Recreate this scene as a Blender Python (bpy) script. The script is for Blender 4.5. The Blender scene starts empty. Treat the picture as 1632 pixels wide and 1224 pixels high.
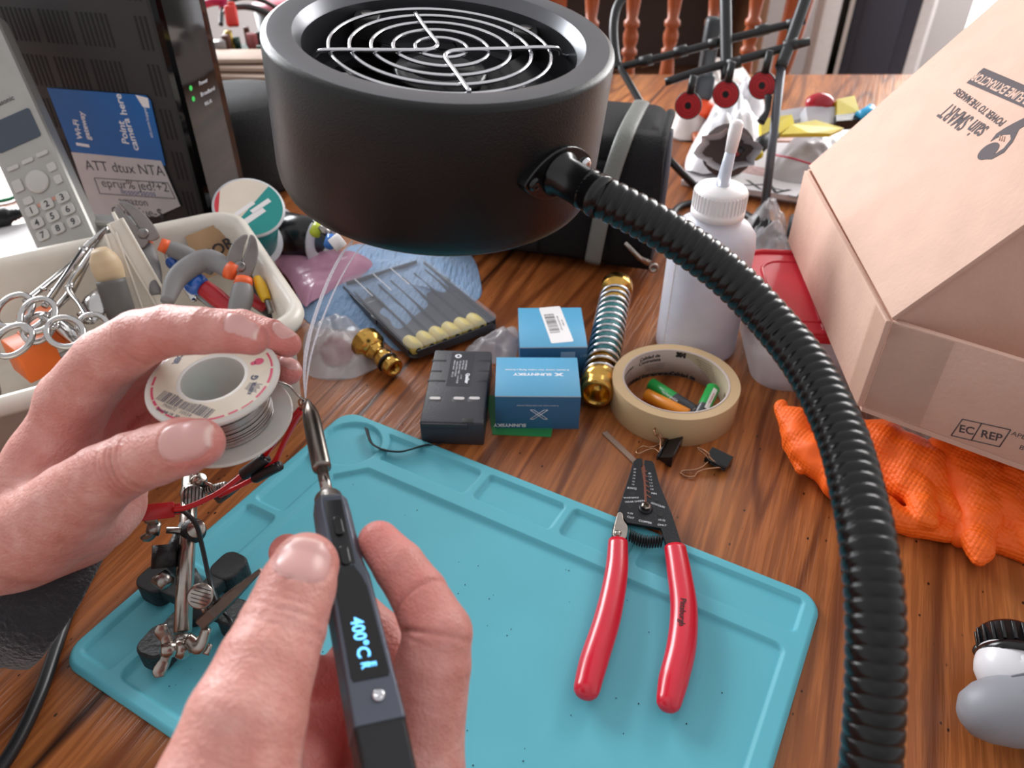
import bpy, bmesh, math, random
import numpy as np
from mathutils import Vector, Matrix, Quaternion

# ------------------------------------------------------------------ camera, light, exposure
S = bpy.context.scene
COL = S.collection
CM = 0.01
FPX, CX, CY, PITCH, CAMH = 1230.0, 816.0, 612.0, math.radians(37.2), 36.0
cam_d = bpy.data.cameras.new('camera')
cam_d.sensor_width = 36.0
cam_d.lens = 36.0 * FPX / 1632.0
cam_d.clip_start = 0.01
cam_d.dof.use_dof = True
cam_d.dof.focus_distance = 0.40
cam_d.dof.aperture_fstop = 12.0
cam = bpy.data.objects.new('camera', cam_d)
COL.objects.link(cam)
cam.location = (0, 0, CAMH * CM)
cam.rotation_euler = (math.radians(90) - PITCH, 0, 0)
S.camera = cam
S.view_settings.view_transform = 'Standard'
S.view_settings.look = 'None'
S.view_settings.gamma = 1.0
S.view_settings.use_curve_mapping = False
S.view_settings.exposure = 0.15

w = bpy.data.worlds.new('room_daylight')
S.world = w
w.use_nodes = True
wn = w.node_tree.nodes
wl = w.node_tree.links
bg = wn['Background']
# soft light of a bright room: brighter on the window side (far, right and left), dimmer behind the camera
tc = wn.new('ShaderNodeTexCoord')
sx = wn.new('ShaderNodeSeparateXYZ')
wl.new(tc.outputs['Generated'], sx.inputs[0])
rampw = wn.new('ShaderNodeValToRGB')
rampw.color_ramp.elements[0].position = 0.25
rampw.color_ramp.elements[0].color = (0.11, 0.105, 0.105, 1)
rampw.color_ramp.elements[1].position = 0.85
rampw.color_ramp.elements[1].color = (0.85, 0.84, 0.86, 1)
mp = wn.new('ShaderNodeMapRange')
mp.inputs['From Min'].default_value = -1
axx = wn.new('ShaderNodeMath'); axx.operation = 'ABSOLUTE'
wl.new(sx.outputs['X'], axx.inputs[0])
mxx = wn.new('ShaderNodeMath'); mxx.operation = 'MULTIPLY'; mxx.inputs[1].default_value = 0.80
wl.new(axx.outputs[0], mxx.inputs[0])
mxy = wn.new('ShaderNodeMath'); mxy.operation = 'MAXIMUM'
wl.new(sx.outputs['Y'], mxy.inputs[0]); wl.new(mxx.outputs[0], mxy.inputs[1])
mxz = wn.new('ShaderNodeMath'); mxz.operation = 'MULTIPLY'; mxz.inputs[1].default_value = 0.65
wl.new(sx.outputs['Z'], mxz.inputs[0])
mxa = wn.new('ShaderNodeMath'); mxa.operation = 'MAXIMUM'
wl.new(mxy.outputs[0], mxa.inputs[0]); wl.new(mxz.outputs[0], mxa.inputs[1])
wl.new(mxa.outputs[0], mp.inputs['Value'])
wl.new(mp.outputs[0], rampw.inputs[0])
wl.new(rampw.outputs[0], bg.inputs[0])
bg.inputs[1].default_value = 0.9


def area(name, loc, target, sx_, sy_, watts, color):
    d = bpy.data.lights.new(name, 'AREA')
    d.shape = 'RECTANGLE'
    d.size, d.size_y = sx_ * CM, sy_ * CM
    d.energy = watts
    d.color = color
    o = bpy.data.objects.new(name, d)
    COL.objects.link(o)
    o.location = Vector(loc) * CM
    v = Vector(target) - Vector(loc)
    o.rotation_euler = v.to_track_quat('-Z', 'Y').to_euler()
    return o


area('window_light_right', (170, 235, 95), (5, 40, 5), 130, 150, 62, (1.0, 0.985, 0.97))
area('window_light_left', (-160, 225, 85), (-5, 35, 10), 150, 130, 100, (0.95, 0.975, 1.0))

# ------------------------------------------------------------------ helpers
pc, ps = math.cos(PITCH), math.sin(PITCH)


def ray(px, py):
    x, y, z = (px - CX) / FPX, (py - CY) / FPX, 1.0
    return Vector((x, -ps * y + pc * z, -pc * y - ps * z))


CAMP = Vector((0, 0, CAMH))


def G(px, py, z=0.0):
    """where the line of sight of a photo point meets the height z (cm)"""
    r = ray(px, py)
    return CAMP + r * ((z - CAMH) / r.z)


def W(px, py, d):
    """the point at distance d (cm, along the view axis) on that line of sight"""
    return CAMP + ray(px, py) * d


def HIT(px, py, p0, n):
    r = ray(px, py)
    n = Vector(n)
    return CAMP + r * ((Vector(p0) - CAMP).dot(n) / r.dot(n))


def V(*a):
    return Vector(a)


def frame(o, x, y=None, z=None):
    """matrix with origin o and given axes (two given, third derived)"""
    x = Vector(x).normalized() if x is not None else None
    y = Vector(y).normalized() if y is not None else None
    z = Vector(z).normalized() if z is not None else None
    if x is None:
        y = (y - z * y.dot(z)).normalized()
        x = y.cross(z)
    elif y is None:
        x = (x - z * x.dot(z)).normalized()
        y = z.cross(x)
    else:
        y = (y - x * x.dot(y)).normalized()
        z = x.cross(y)
    m = Matrix((x, y, z)).transposed().to_4x4()
    m.translation = Vector(o)
    return m


def rotz(o, deg):
    return Matrix.Translation(Vector(o)) @ Matrix.Rotation(math.radians(deg), 4, 'Z')


def lin(c):
    if isinstance(c, str):
        c = [int(c[i:i + 2], 16) / 255 for i in (0, 2, 4)]
    return tuple(x / 12.92 if x <= 0.04045 else ((x + 0.055) / 1.055) ** 2.4 for x in c)


MATS = {}


def mat(name, col='808080', rough=0.5, metal=0.0, var=0.0, vscale=60, bump=0.0, bscale=200, spec=None, trans=0.0,
        ior=None, alpha=None, sss=0.0, emit=None, estr=1.0, coat=0.0, stretch=None, col2=None, sheen=0.0):
    if name in MATS:
        return MATS[name]
    m = bpy.data.materials.new(name)
    MATS[name] = m
    m.use_nodes = True
    nt = m.node_tree
    b = nt.nodes['Principled BSDF']
    c = lin(col)
    b.inputs['Base Color'].default_value = (*c, 1)
    b.inputs['Roughness'].default_value = rough
    b.inputs['Metallic'].default_value = metal
    if spec is not None:
        b.inputs['Specular IOR Level'].default_value = spec
    if trans:
        b.inputs['Transmission Weight'].default_value = trans
    if ior:
        b.inputs['IOR'].default_value = ior
    if alpha is not None:
        b.inputs['Alpha'].default_value = alpha
    if sss:
        b.inputs['Subsurface Weight'].default_value = sss
        b.inputs['Subsurface Radius'].default_value = (1.0, 0.4, 0.25)
        b.inputs['Subsurface Scale'].default_value = 0.004
    if coat:
        b.inputs['Coat Weight'].default_value = coat
        b.inputs['Coat Roughness'].default_value = 0.1
    if sheen:
        b.inputs['Sheen Weight'].default_value = sheen
    if emit:
        b.inputs['Emission Color'].default_value = (*lin(emit), 1)
        b.inputs['Emission Strength'].default_value = estr
    t = nt.nodes.new('ShaderNodeTexCoord')
    mpn = nt.nodes.new('ShaderNodeMapping')
    nt.links.new(t.outputs['Object'], mpn.inputs[0])
    if stretch:
        mpn.inputs['Scale'].default_value = stretch
    # every material gets at least a faint procedural variation
    n = nt.nodes.new('ShaderNodeTexNoise')
    n.inputs['Scale'].default_value = vscale
    n.inputs['Detail'].default_value = 5
    nt.links.new(mpn.outputs[0], n.inputs['Vector'])
    v = var if var else 0.04
    r = nt.nodes.new('ShaderNodeValToRGB')
    r.color_ramp.elements[0].position = 0.3
    r.color_ramp.elements[1].position = 0.7
    c2 = lin(col2) if col2 else tuple(min(1, x * (1 + v)) for x in c)
    c1 = tuple(x * (1 - v) for x in c) if not col2 else c
    r.color_ramp.elements[0].color = (*c1, 1)
    r.color_ramp.elements[1].color = (*c2, 1)
    nt.links.new(n.outputs[0], r.inputs[0])
    nt.links.new(r.outputs[0], b.inputs['Base Color'])
    if bump:
        n2 = nt.nodes.new('ShaderNodeTexNoise')
        n2.inputs['Scale'].default_value = bscale
        n2.inputs['Detail'].default_value = 3
        nt.links.new(mpn.outputs[0], n2.inputs['Vector'])
        bp = nt.nodes.new('ShaderNodeBump')
        bp.inputs['Strength'].default_value = min(1, bump)
        bp.inputs['Distance'].default_value = 0.001 * max(1, bump)
        nt.links.new(n2.outputs[0], bp.inputs['Height'])
        nt.links.new(bp.outputs[0], b.inputs['Normal'])
    return m


def catmull(pts, n=8, closed=False):
    P = [Vector(p) for p in pts]
    out = []
    N = len(P)
    rng = range(N if closed else N - 1)
    for i in rng:
        if closed:
            p0, p1, p2, p3 = P[i - 1], P[i], P[(i + 1) % N], P[(i + 2) % N]
        else:
            p1, p2 = P[i], P[i + 1]
            p0 = P[i - 1] if i else p1 * 2 - p2
            p3 = P[i + 2] if i + 2 < N else p2 * 2 - p1
        for k in range(n):
            t = k / n
            out.append(0.5 * ((2 * p1) + (p2 - p0) * t + (2 * p0 - 5 * p1 + 4 * p2 - p3) * t * t + (3 * p1 - p0 - 3 * p2 + p3) * t ** 3))
    if not closed:
        out.append(P[-1].copy())
    return out


def rrect(w_, h_, r, n=5, cx=0, cy=0):
    """outline of a rounded rectangle"""
    out = []
    for k, (sx_, sy_) in enumerate(((1, 1), (-1, 1), (-1, -1), (1, -1))):
        for i in range(n + 1):
            a = math.pi / 2 * (k + i / n)
            out.append((cx + sx_ * (w_ / 2 - r) + r * math.cos(a), cy + sy_ * (h_ / 2 - r) + r * math.sin(a)))
    return out


_font_cache = {}


def text_geo(s, size, spacing=1.0, bold=0.0):
    key = (s, size, spacing, bold)
    if key in _font_cache:
        return _font_cache[key]
    cu = bpy.data.curves.new('lettering', 'FONT')
    cu.body = s
    cu.size = size
    cu.align_x = 'CENTER'
    cu.align_y = 'CENTER'
    cu.space_character = spacing
    cu.offset = bold
    cu.resolution_u = 3
    o = bpy.data.objects.new('lettering', cu)
    COL.objects.link(o)
    dg = bpy.context.evaluated_depsgraph_get()
    me = bpy.data.meshes.new_from_object(o.evaluated_get(dg))
    vs = [tuple(v.co) for v in me.vertices]
    fs = [tuple(p.vertices) for p in me.polygons]
    bpy.data.objects.remove(o)
    bpy.data.curves.remove(cu)
    bpy.data.meshes.remove(me)
    _font_cache[key] = (vs, fs)
    return vs, fs


class MB:
    """collects shapes (cm, in the scene's frame or through the matrix M) into ONE mesh object"""

    def __init__(s, M=None):
        s.v, s.f, s.mi, s.sm, s.mats = [], [], [], [], []
        s.M = M or Matrix.Identity(4)

    def _m(s, m):
        if m not in s.mats:
            s.mats.append(m)
        return s.mats.index(m)

    def add(s, vs, fs, m, smooth=False, M=None):
        T = s.M @ M if M is not None else s.M
        b = len(s.v)
        s.v += [tuple(T @ Vector(p)) for p in vs]
        k = s._m(m)
        for f in fs:
            s.f.append(tuple(b + i for i in f))
            s.mi.append(k)
            s.sm.append(smooth)
        return s

    def box(s, c, d, m, bev=0.0, M=None, seg=2):
        bm = bmesh.new()
        bmesh.ops.create_cube(bm, size=1)
        for v in bm.verts:
            v.co = Vector((v.co.x * d[0], v.co.y * d[1], v.co.z * d[2]))
        if bev:
            bmesh.ops.bevel(bm, geom=bm.edges[:], offset=bev, segments=seg, profile=0.5, affect='EDGES')
        vs = [tuple(v.co + Vector(c)) for v in bm.verts]
        bm.verts.index_update()
        fs = [tuple(v.index for v in f.verts) for f in bm.faces]
        bm.free()
        return s.add(vs, fs, m, bool(bev), M)

    def lathe(s, prof, m, n=32, M=None, smooth=True, cap=True, a0=0.0, a1=2 * math.pi):
        """profile [(r,z)...] round the z axis"""
        vs, fs = [], []
        full = abs(a1 - a0 - 2 * math.pi) < 1e-6
        nn = n if full else n + 1
        for r, z in prof:
            for i in range(nn):
                a = a0 + (a1 - a0) * i / n
                vs.append((r * math.cos(a), r * math.sin(a), z))
        for j in range(len(prof) - 1):
            for i in range(n):
                i2 = (i + 1) % nn
                fs.append((j * nn + i, j * nn + i2, (j + 1) * nn + i2, (j + 1) * nn + i))
        if cap and full:
            if prof[0][0] > 1e-6:
                fs.append(tuple(range(nn))[::-1])
            if prof[-1][0] > 1e-6:
                fs.append(tuple((len(prof) - 1) * nn + i for i in range(nn)))
        return s.add(vs, fs, m, smooth, M)

    def tube(s, pts, r, m, n=10, closed=False, caps=True, smooth=True, flat=None, up=None, M=None):
        """tube along points; r number or list; flat=(a,b) scales the section"""
        P = [Vector(p) for p in pts]
        N = len(P)
        R = r if isinstance(r, (list, tuple)) else [r] * N
        if len(R) != N:
            R = [R[min(len(R) - 1, int(round(i * (len(R) - 1) / (N - 1))))] if False else
                 (lambda t: R[int(t)] * (1 - (t - int(t))) + R[min(len(R) - 1, int(t) + 1)] * (t - int(t)))(i * (len(R) - 1) / (N - 1))
                 for i in range(N)]
        vs, fs = [], []
        T0 = None
        U = Vector(up) if up else None
        for i, p in enumerate(P):
            if closed:
                t = P[(i + 1) % N] - P[i - 1]
            else:
                t = P[min(i + 1, N - 1)] - P[max(i - 1, 0)]
            if t.length < 1e-9:
                t = T0 or Vector((0, 0, 1))
            t = t.normalized()
            if U is None:
                U = t.orthogonal()
            if T0 is not None and not up:
                q = T0.rotation_difference(t)
                U = q @ U
            ref = Vector(up) if up else U
            u = (ref - t * ref.dot(t))
            u = u.normalized() if u.length > 1e-6 else t.orthogonal().normalized()
            U = u
            w_ = t.cross(u)
            T0 = t
            a_, b_ = flat or (1, 1)
            for k in range(n):
                a = 2 * math.pi * k / n
                vs.append(tuple(p + u * (math.cos(a) * R[i] * b_) + w_ * (math.sin(a) * R[i] * a_)))
        for i in range(N if closed else N - 1):
            j = (i + 1) % N
            for k in range(n):
                k2 = (k + 1) % n
                fs.append((i * n + k, i * n + k2, j * n + k2, j * n + k))
        if caps and not closed:
            fs.append(tuple(range(n))[::-1])
            fs.append(tuple((N - 1) * n + k for k in range(n)))
        return s.add(vs, fs, m, smooth, M)

    def prism(s, outline, z0, z1, m, M=None, smooth=False, bev=0.0, holes=None):
        """extruded outline in xy between z0 and z1"""
        o = [tuple(p) for p in outline]
        ar = sum(o[i][0] * o[(i + 1) % len(o)][1] - o[(i + 1) % len(o)][0] * o[i][1] for i in range(len(o)))
        if ar < 0:
            o = o[::-1]
        bm = bmesh.new()
        vb = [bm.verts.new((x, y, z0)) for x, y in o]
        f = bm.faces.new(vb)
        r = bmesh.ops.extrude_face_region(bm, geom=[f])
        nv = [e for e in r['geom'] if isinstance(e, bmesh.types.BMVert)]
        for v in nv:
            v.co.z = z1
        bmesh.ops.recalc_face_normals(bm, faces=bm.faces[:])
        if bev:
            te = [e for e in bm.edges if abs(e.verts[0].co.z - e.verts[1].co.z) < 1e-6]
            bmesh.ops.bevel(bm, geom=te, offset=bev, segments=2, profile=0.5, affect='EDGES')
        bmesh.ops.triangulate(bm, faces=[f for f in bm.faces if len(f.verts) > 8])
        bm.verts.index_update()
        vs = [tuple(v.co) for v in bm.verts]
        fs = [tuple(v.index for v in f.verts) for f in bm.faces]
        bm.free()
        return s.add(vs, fs, m, smooth, M)

    def grid(s, fn, nu, nv, m, M=None, smooth=True, closeu=False):
        vs = [tuple(fn(i / nu, j / nv)) for j in range(nv + 1) for i in range(nu + (0 if closeu else 1))]
        w_ = nu if closeu else nu + 1
        fs = []
        for j in range(nv):
            for i in range(nu):
                i2 = (i + 1) % w_
                fs.append((j * w_ + i, j * w_ + i2, (j + 1) * w_ + i2, (j + 1) * w_ + i))
        return s.add(vs, fs, m, smooth, M)

    def sphere(s, c, r, m, M=None, n=16, sc=(1, 1, 1)):
        k = n // 2
        prof = [(math.sin(math.pi * i / k) * 1.0 + (1e-5 if i in (0, k) else 0), -math.cos(math.pi * i / k)) for i in range(k + 1)]
        vs, fs = [], []
        for a_, z in prof:
            for i in range(n):
                a = 2 * math.pi * i / n
                vs.append((c[0] + r * sc[0] * a_ * math.cos(a), c[1] + r * sc[1] * a_ * math.sin(a), c[2] + r * sc[2] * z))
        for j in range(k):
            for i in range(n):
                i2 = (i + 1) % n
                fs.append((j * n + i, j * n + i2, (j + 1) * n + i2, (j + 1) * n + i))
        return s.add(vs, fs, m, True, M)

    def text(s, body, size, m, M=None, spacing=1.0, bold=0.0, sx=1.0, bend=None, mirror=False):
        """flat lettering in the xy plane of M, centred; bend=fn(x,y)->(x,y,z)"""
        vs, fs = text_geo(body, size, spacing, bold)
        vs = [((-1 if mirror else 1) * x * sx, y, 0.0) for x, y, z in vs]
        if bend:
            vs = [tuple(bend(x, y)) for x, y, z in vs]
        return s.add(vs, fs, m, False, M)

    def build(s, name, parent=None, origin=None, solid=0.0, sub=0, label=None, bevel=0.0, autosm=None):
        me = bpy.data.meshes.new(name)
        if parent is not None:
            org = PORG[parent.name]
        else:
            org = Vector(origin) if origin is not None else Vector((sum(v[0] for v in s.v) / len(s.v), sum(v[1] for v in s.v) / len(s.v), min(v[2] for v in s.v)))
        me.from_pydata([((v[0] - org.x) * CM, (v[1] - org.y) * CM, (v[2] - org.z) * CM) for v in s.v], [], s.f)
        for m in s.mats:
            me.materials.append(m)
        me.polygons.foreach_set('material_index', s.mi)
        me.polygons.foreach_set('use_smooth', s.sm)
        me.update()
        if autosm:
            bm = bmesh.new()
            bm.from_mesh(me)
            bmesh.ops.recalc_face_normals(bm, faces=bm.faces[:])
            for e in bm.edges:
                if len(e.link_faces) == 2 and e.calc_face_angle(0) > math.radians(autosm):
                    e.smooth = False
            bm.to_mesh(me)
            bm.free()
        o = bpy.data.objects.new(name, me)
        COL.objects.link(o)
        if parent is not None:
            o.parent = parent
        else:
            o.location = org * CM
        PORG[o.name] = org
        if solid:
            md = o.modifiers.new('thickness', 'SOLIDIFY')
            md.thickness = solid * CM
            md.offset = 0
        if bevel:
            md = o.modifiers.new('bevel', 'BEVEL')
            md.width = bevel * CM
            md.segments = 2
            md.limit_method = 'ANGLE'
            md.angle_limit = math.radians(40)
        if sub:
            md = o.modifiers.new('smooth', 'SUBSURF')
            md.levels = md.render_levels = sub
        if label:
            o['label'] = label
        return o


PORG = {}


def thing(name, label, cat, loc, group=None):
    o = bpy.data.objects.new(name, None)
    COL.objects.link(o)
    o.location = Vector(loc) * CM
    o.empty_display_size = 0.01
    PORG[o.name] = Vector(loc)
    o['label'] = label
    o['category'] = cat
    if group:
        o['group'] = group
    return o


def tag(o, label, cat, group=None, kind=None):
    o['label'] = label
    o['category'] = cat
    if group:
        o['group'] = group
    if kind:
        o['kind'] = kind
    return o


def structure(o):
    o['kind'] = 'structure'
    return o


# ------------------------------------------------------------------ implicit surfaces (hands, gloves, bags)
def sd_cone(P, a, b, ra, rb):
    a = np.array(a); b = np.array(b)
    ab = b - a
    L2 = float(ab @ ab) + 1e-12
    t = np.clip(((P - a) @ ab) / L2, 0, 1)
    d = P - a - t[..., None] * ab
    return np.sqrt((d * d).sum(-1)) - (ra + (rb - ra) * t)


def sd_ell(P, c, M3, r):
    q = ((P - np.array(c)) @ M3) / np.array(r)
    k0 = np.sqrt((q * q).sum(-1))
    k1 = np.sqrt(((q / np.array(r)) ** 2).sum(-1)) + 1e-9
    return k0 * (k0 - 1.0) / k1


def smin(a, b, k):
    h = np.clip(0.5 + 0.5 * (b - a) / k, 0, 1)
    return b * (1 - h) + a * h - k * h * (1 - h)


def surface_nets(fn, lo, hi, h):
    lo = np.array(lo, float); hi = np.array(hi, float)
    n = np.ceil((hi - lo) / h).astype(int) + 1
    xs = [lo[i] + h * np.arange(n[i]) for i in range(3)]
    D = np.empty(n, np.float32)
    for i in range(n[0]):
        g = np.stack(np.meshgrid(xs[0][i:i + 1], xs[1], xs[2], indexing='ij'), -1)
        D[i] = fn(g.reshape(-1, 3)).reshape(n[1], n[2])
    s_ = D < 0
    c = s_[:-1, :-1, :-1].astype(np.int8)
    tot = sum(s_[i:n[0] - 1 + i, j:n[1] - 1 + j, k:n[2] - 1 + k].astype(np.int8) for i in (0, 1) for j in (0, 1) for k in (0, 1))
    act = (tot > 0) & (tot < 8)
    idx = -np.ones(act.shape, np.int64)
    cells = np.argwhere(act)
    idx[act] = np.arange(len(cells))
    verts = lo + (cells + 0.5) * h
    faces = []
    for ax in range(3):
        o1, o2 = (ax + 1) % 3, (ax + 2) % 3
        a = np.take(s_, range(n[ax] - 1), ax)
        b = np.take(s_, range(1, n[ax]), ax)
        e = np.argwhere(a != b)
        ok = (e[:, o1] > 0) & (e[:, o2] > 0) & (e[:, o1] < n[o1] - 1) & (e[:, o2] < n[o2] - 1)
        e = e[ok]
        inside = s_[e[:, 0], e[:, 1], e[:, 2]]
        q = []
        for d1, d2 in ((0, 0), (-1, 0), (-1, -1), (0, -1)):
            t = e.copy()
            t[:, o1] += d1
            t[:, o2] += d2
            q.append(idx[t[:, 0], t[:, 1], t[:, 2]])
        q = np.stack(q, 1)
        q[~inside] = q[~inside][:, ::-1]
        faces.append(q)
    faces = np.concatenate(faces)
    verts = relax(fn, verts, h)
    return verts, faces


def grad(fn, P, e=0.01):
    g = np.empty_like(P)
    for i in range(3):
        d = np.zeros(3)
        d[i] = e
        g[:, i] = (fn(P + d) - fn(P - d)) / (2 * e)
    return g


def relax(fn, P, h, n=4):
    for _ in range(n):
        g = grad(fn, P)
        l2 = (g * g).sum(-1) + 1e-9
        st = fn(P) / l2
        P = P - g * np.clip(st, -h, h)[:, None]
    return P
from mathutils import noise as NZ

# ------------------------------------------------------------------ materials of the large surfaces
def wood_material():
    m = bpy.data.materials.new('oak_tabletop')
    m.use_nodes = True
    nt = m.node_tree
    N, L = nt.nodes, nt.links
    b = N['Principled BSDF']
    tc_ = N.new('ShaderNodeTexCoord')
    mp1 = N.new('ShaderNodeMapping')
    mp1.inputs['Rotation'].default_value = (0, 0, math.radians(-66.6))
    L.new(tc_.outputs['Object'], mp1.inputs[0])

    def noisen(scale3, sc, det=4, rough=0.55, dist=0.0):
        mm = N.new('ShaderNodeMapping')
        mm.inputs['Scale'].default_value = scale3
        L.new(mp1.outputs[0], mm.inputs[0])
        n = N.new('ShaderNodeTexNoise')
        n.inputs['Scale'].default_value = sc
        n.inputs['Detail'].default_value = det
        n.inputs['Roughness'].default_value = rough
        n.inputs['Distortion'].default_value = dist
        L.new(mm.outputs[0], n.inputs['Vector'])
        return n.outputs[0]

    def ramp(src, stops):
        r = N.new('ShaderNodeValToRGB')
        e = r.color_ramp.elements
        while len(e) < len(stops):
            e.new(0.5)
        for k, (p, c) in enumerate(stops):
            e[k].position = p
            e[k].color = (*lin(c), 1) if isinstance(c, str) else (c, c, c, 1)
        L.new(src, r.inputs[0])
        return r.outputs[0]

    def mix(a, c, f, mode='MULTIPLY'):
        x = N.new('ShaderNodeMix')
        x.data_type = 'RGBA'
        x.blend_type = mode
        for i_, s_ in ((6, a), (7, c)):
            if isinstance(s_, tuple):
                x.inputs[i_].default_value = s_
            else:
                L.new(s_, x.inputs[i_])
        if isinstance(f, float):
            x.inputs[0].default_value = f
        else:
            L.new(f, x.inputs[0])
        return x.outputs[2]

    base = ramp(noisen((0.25, 1.2, 1), 9, 3), [(0.3, '9c5729'), (0.5, 'b46a38'), (0.72, 'c78248')])
    # cathedral figure: contour bands of a stretched noise
    fig = noisen((0.09, 1.0, 1), 10, 2, 0.5, 0.6)
    mul = N.new('ShaderNodeMath'); mul.operation = 'MULTIPLY'; mul.inputs[1].default_value = 9.0
    L.new(fig, mul.inputs[0])
    fr = N.new('ShaderNodeMath'); fr.operation = 'PINGPONG'; fr.inputs[1].default_value = 0.5
    L.new(mul.outputs[0], fr.inputs[0])
    band = ramp(fr.outputs[0], [(0.0, 0.0), (0.34, 0.05), (0.46, 1.0)])
    fine = ramp(noisen((0.05, 1.0, 1), 260, 3, 0.6), [(0.42, 0.0), (0.56, 1.0)])
    c1 = mix(base, (*lin('5e2a10'), 1), band, 'MIX')
    # fine pores break the bands up
    g1 = N.new('ShaderNodeMath'); g1.operation = 'MULTIPLY'
    L.new(band, g1.inputs[0]); g1.inputs[1].default_value = 0.72
    c1 = mix(base, (*lin('5a280f'), 1), g1.outputs[0], 'MIX')
    g2 = N.new('ShaderNodeMath'); g2.operation = 'MULTIPLY'
    L.new(fine, g2.inputs[0]); g2.inputs[1].default_value = 0.42
    c2 = mix(c1, (*lin('6b3214'), 1), g2.outputs[0], 'MIX')
    long_ = ramp(noisen((0.03, 1.0, 1), 55, 4, 0.6), [(0.40, 0.55), (0.62, 1.0)])
    c3 = mix(c2, long_, 0.55)
    # worm-hole marks and nicks of the antiqued finish
    v = N.new('ShaderNodeTexVoronoi')
    v.inputs['Scale'].default_value = 105
    mv = N.new('ShaderNodeMapping'); mv.inputs['Scale'].default_value = (0.7, 1.2, 1)
    L.new(mp1.outputs[0], mv.inputs[0]); L.new(mv.outputs[0], v.inputs['Vector'])
    sp = ramp(v.outputs['Distance'], [(0.065, 1.0), (0.10, 0.0)])
    gate = ramp(noisen((1, 1, 1), 22, 2), [(0.40, 0.0), (0.46, 1.0)])
    spg = N.new('ShaderNodeMath'); spg.operation = 'MULTIPLY'
    L.new(sp, spg.inputs[0]); L.new(gate, spg.inputs[1])
    c4 = mix(c3, (*lin('260f08'), 1), spg.outputs[0], 'MIX')
    # the seam between two boards
    sep = N.new('ShaderNodeSeparateXYZ'); L.new(mp1.outputs[0], sep.inputs[0])
    ad = N.new('ShaderNodeMath'); ad.operation = 'ADD'; ad.inputs[1].default_value = SEAM
    L.new(sep.outputs['Y'], ad.inputs[0])
    ab = N.new('ShaderNodeMath'); ab.operation = 'ABSOLUTE'; L.new(ad.outputs[0], ab.inputs[0])
    se = ramp(ab.outputs[0], [(0.0003, 1.0), (0.0009, 0.0)])
    c5 = mix(c4, (*lin('220d06'), 1), se, 'MIX')
    L.new(c5, b.inputs['Base Color'])
    b.inputs['Roughness'].default_value = 0.34
    b.inputs['Specular IOR Level'].default_value = 0.45
    bp = N.new('ShaderNodeBump')
    bp.inputs['Strength'].default_value = 0.25
    bp.inputs['Distance'].default_value = 0.0006
    hs = mix(fine, se, 0.5, 'ADD')
    L.new(hs, bp.inputs['Height']); bp.invert = True
    L.new(bp.outputs[0], b.inputs['Normal'])
    return m


SEAM = -0.097
wood = wood_material()
wall_m = mat('painted_wall', 'd8d2d0', 0.8, var=0.03, vscale=3)
trim_m = mat('white_trim', 'e6dfdc', 0.5)
black_pl = mat('black_plastic', '141416', 0.42, bump=0.2, bscale=900)
black_sm = mat('black_smooth_plastic', '0d0d0f', 0.22)
chrome = mat('chrome', 'd9d9dc', 0.12, 1.0)
steel = mat('brushed_steel', '9b9792', 0.3, 1.0, var=0.12, vscale=90, bump=0.3, bscale=500)
nickel = mat('worn_nickel', 'a39a92', 0.24, 1.0, var=0.15, vscale=150)
dark_iron = mat('black_cast_iron', '17181a', 0.5, 0.0, var=0.2, vscale=120, bump=0.6, bscale=300)
copper = mat('copper_wire', 'b5886a', 0.25, 1.0)
white_pl = mat('white_plastic', 'e9e4df', 0.35, sss=0.0)
paper = mat('white_paper', 'e6e2e2', 0.7, var=0.03, vscale=30)
print_blk = mat('black_print', '1c1b1e', 0.6)
print_wht = mat('white_print', 'e8eaf0', 0.5)
red_pl = mat('red_plastic', 'b3141c', 0.3)
film = mat('clear_film', 'd9dbe0', 0.12, alpha=0.22, bump=1.0, bscale=90)
film2 = mat('milky_film', 'd3cfd2', 0.22, alpha=0.42, bump=1.0, bscale=80)

# ------------------------------------------------------------------ room
def struct_box(name, c, d, m, bev=0):
    b = MB()
    b.box(c, d, m, bev)
    return structure(b.build(name, origin=(c[0], c[1], c[2] - d[2] / 2)))


YW = 300.0
struct_box('floor', (0, 130, -77), (700, 480, 4), mat('carpet_floor', '8e8078', 0.9, var=0.15, vscale=25, bump=1, bscale=400))
# back wall with its opening for the glass door on the right
b = MB()
b.box((-120, YW + 6, 40), (520, 12, 230), wall_m)
b.box((300, YW + 6, 40), (60, 12, 230), wall_m)
b.box((205, YW + 6, 130), (130, 12, 50), wall_m)
structure(b.build('wall_back', origin=(0, YW, -75)))
# window_1: bright glass door
b = MB()
sky_out = mat('overcast_daylight', 'ffffff', 0.9, emit='f6f8ff', estr=2.6)
for x in (143, 203, 267):
    b.box((x, YW + 4, 15), (7, 6, 180), trim_m, 0.5)
for z in (-66, 20, 100):
    b.box((205, YW + 4, z), (128, 6, 10), trim_m, 0.5)
wf = structure(b.build('window_1', origin=(205, YW, -75)))
b = MB()
b.box((205, YW + 9, 15), (122, 0.6, 170), sky_out)
structure(b.build('window_1_daylight', parent=wf))
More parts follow.
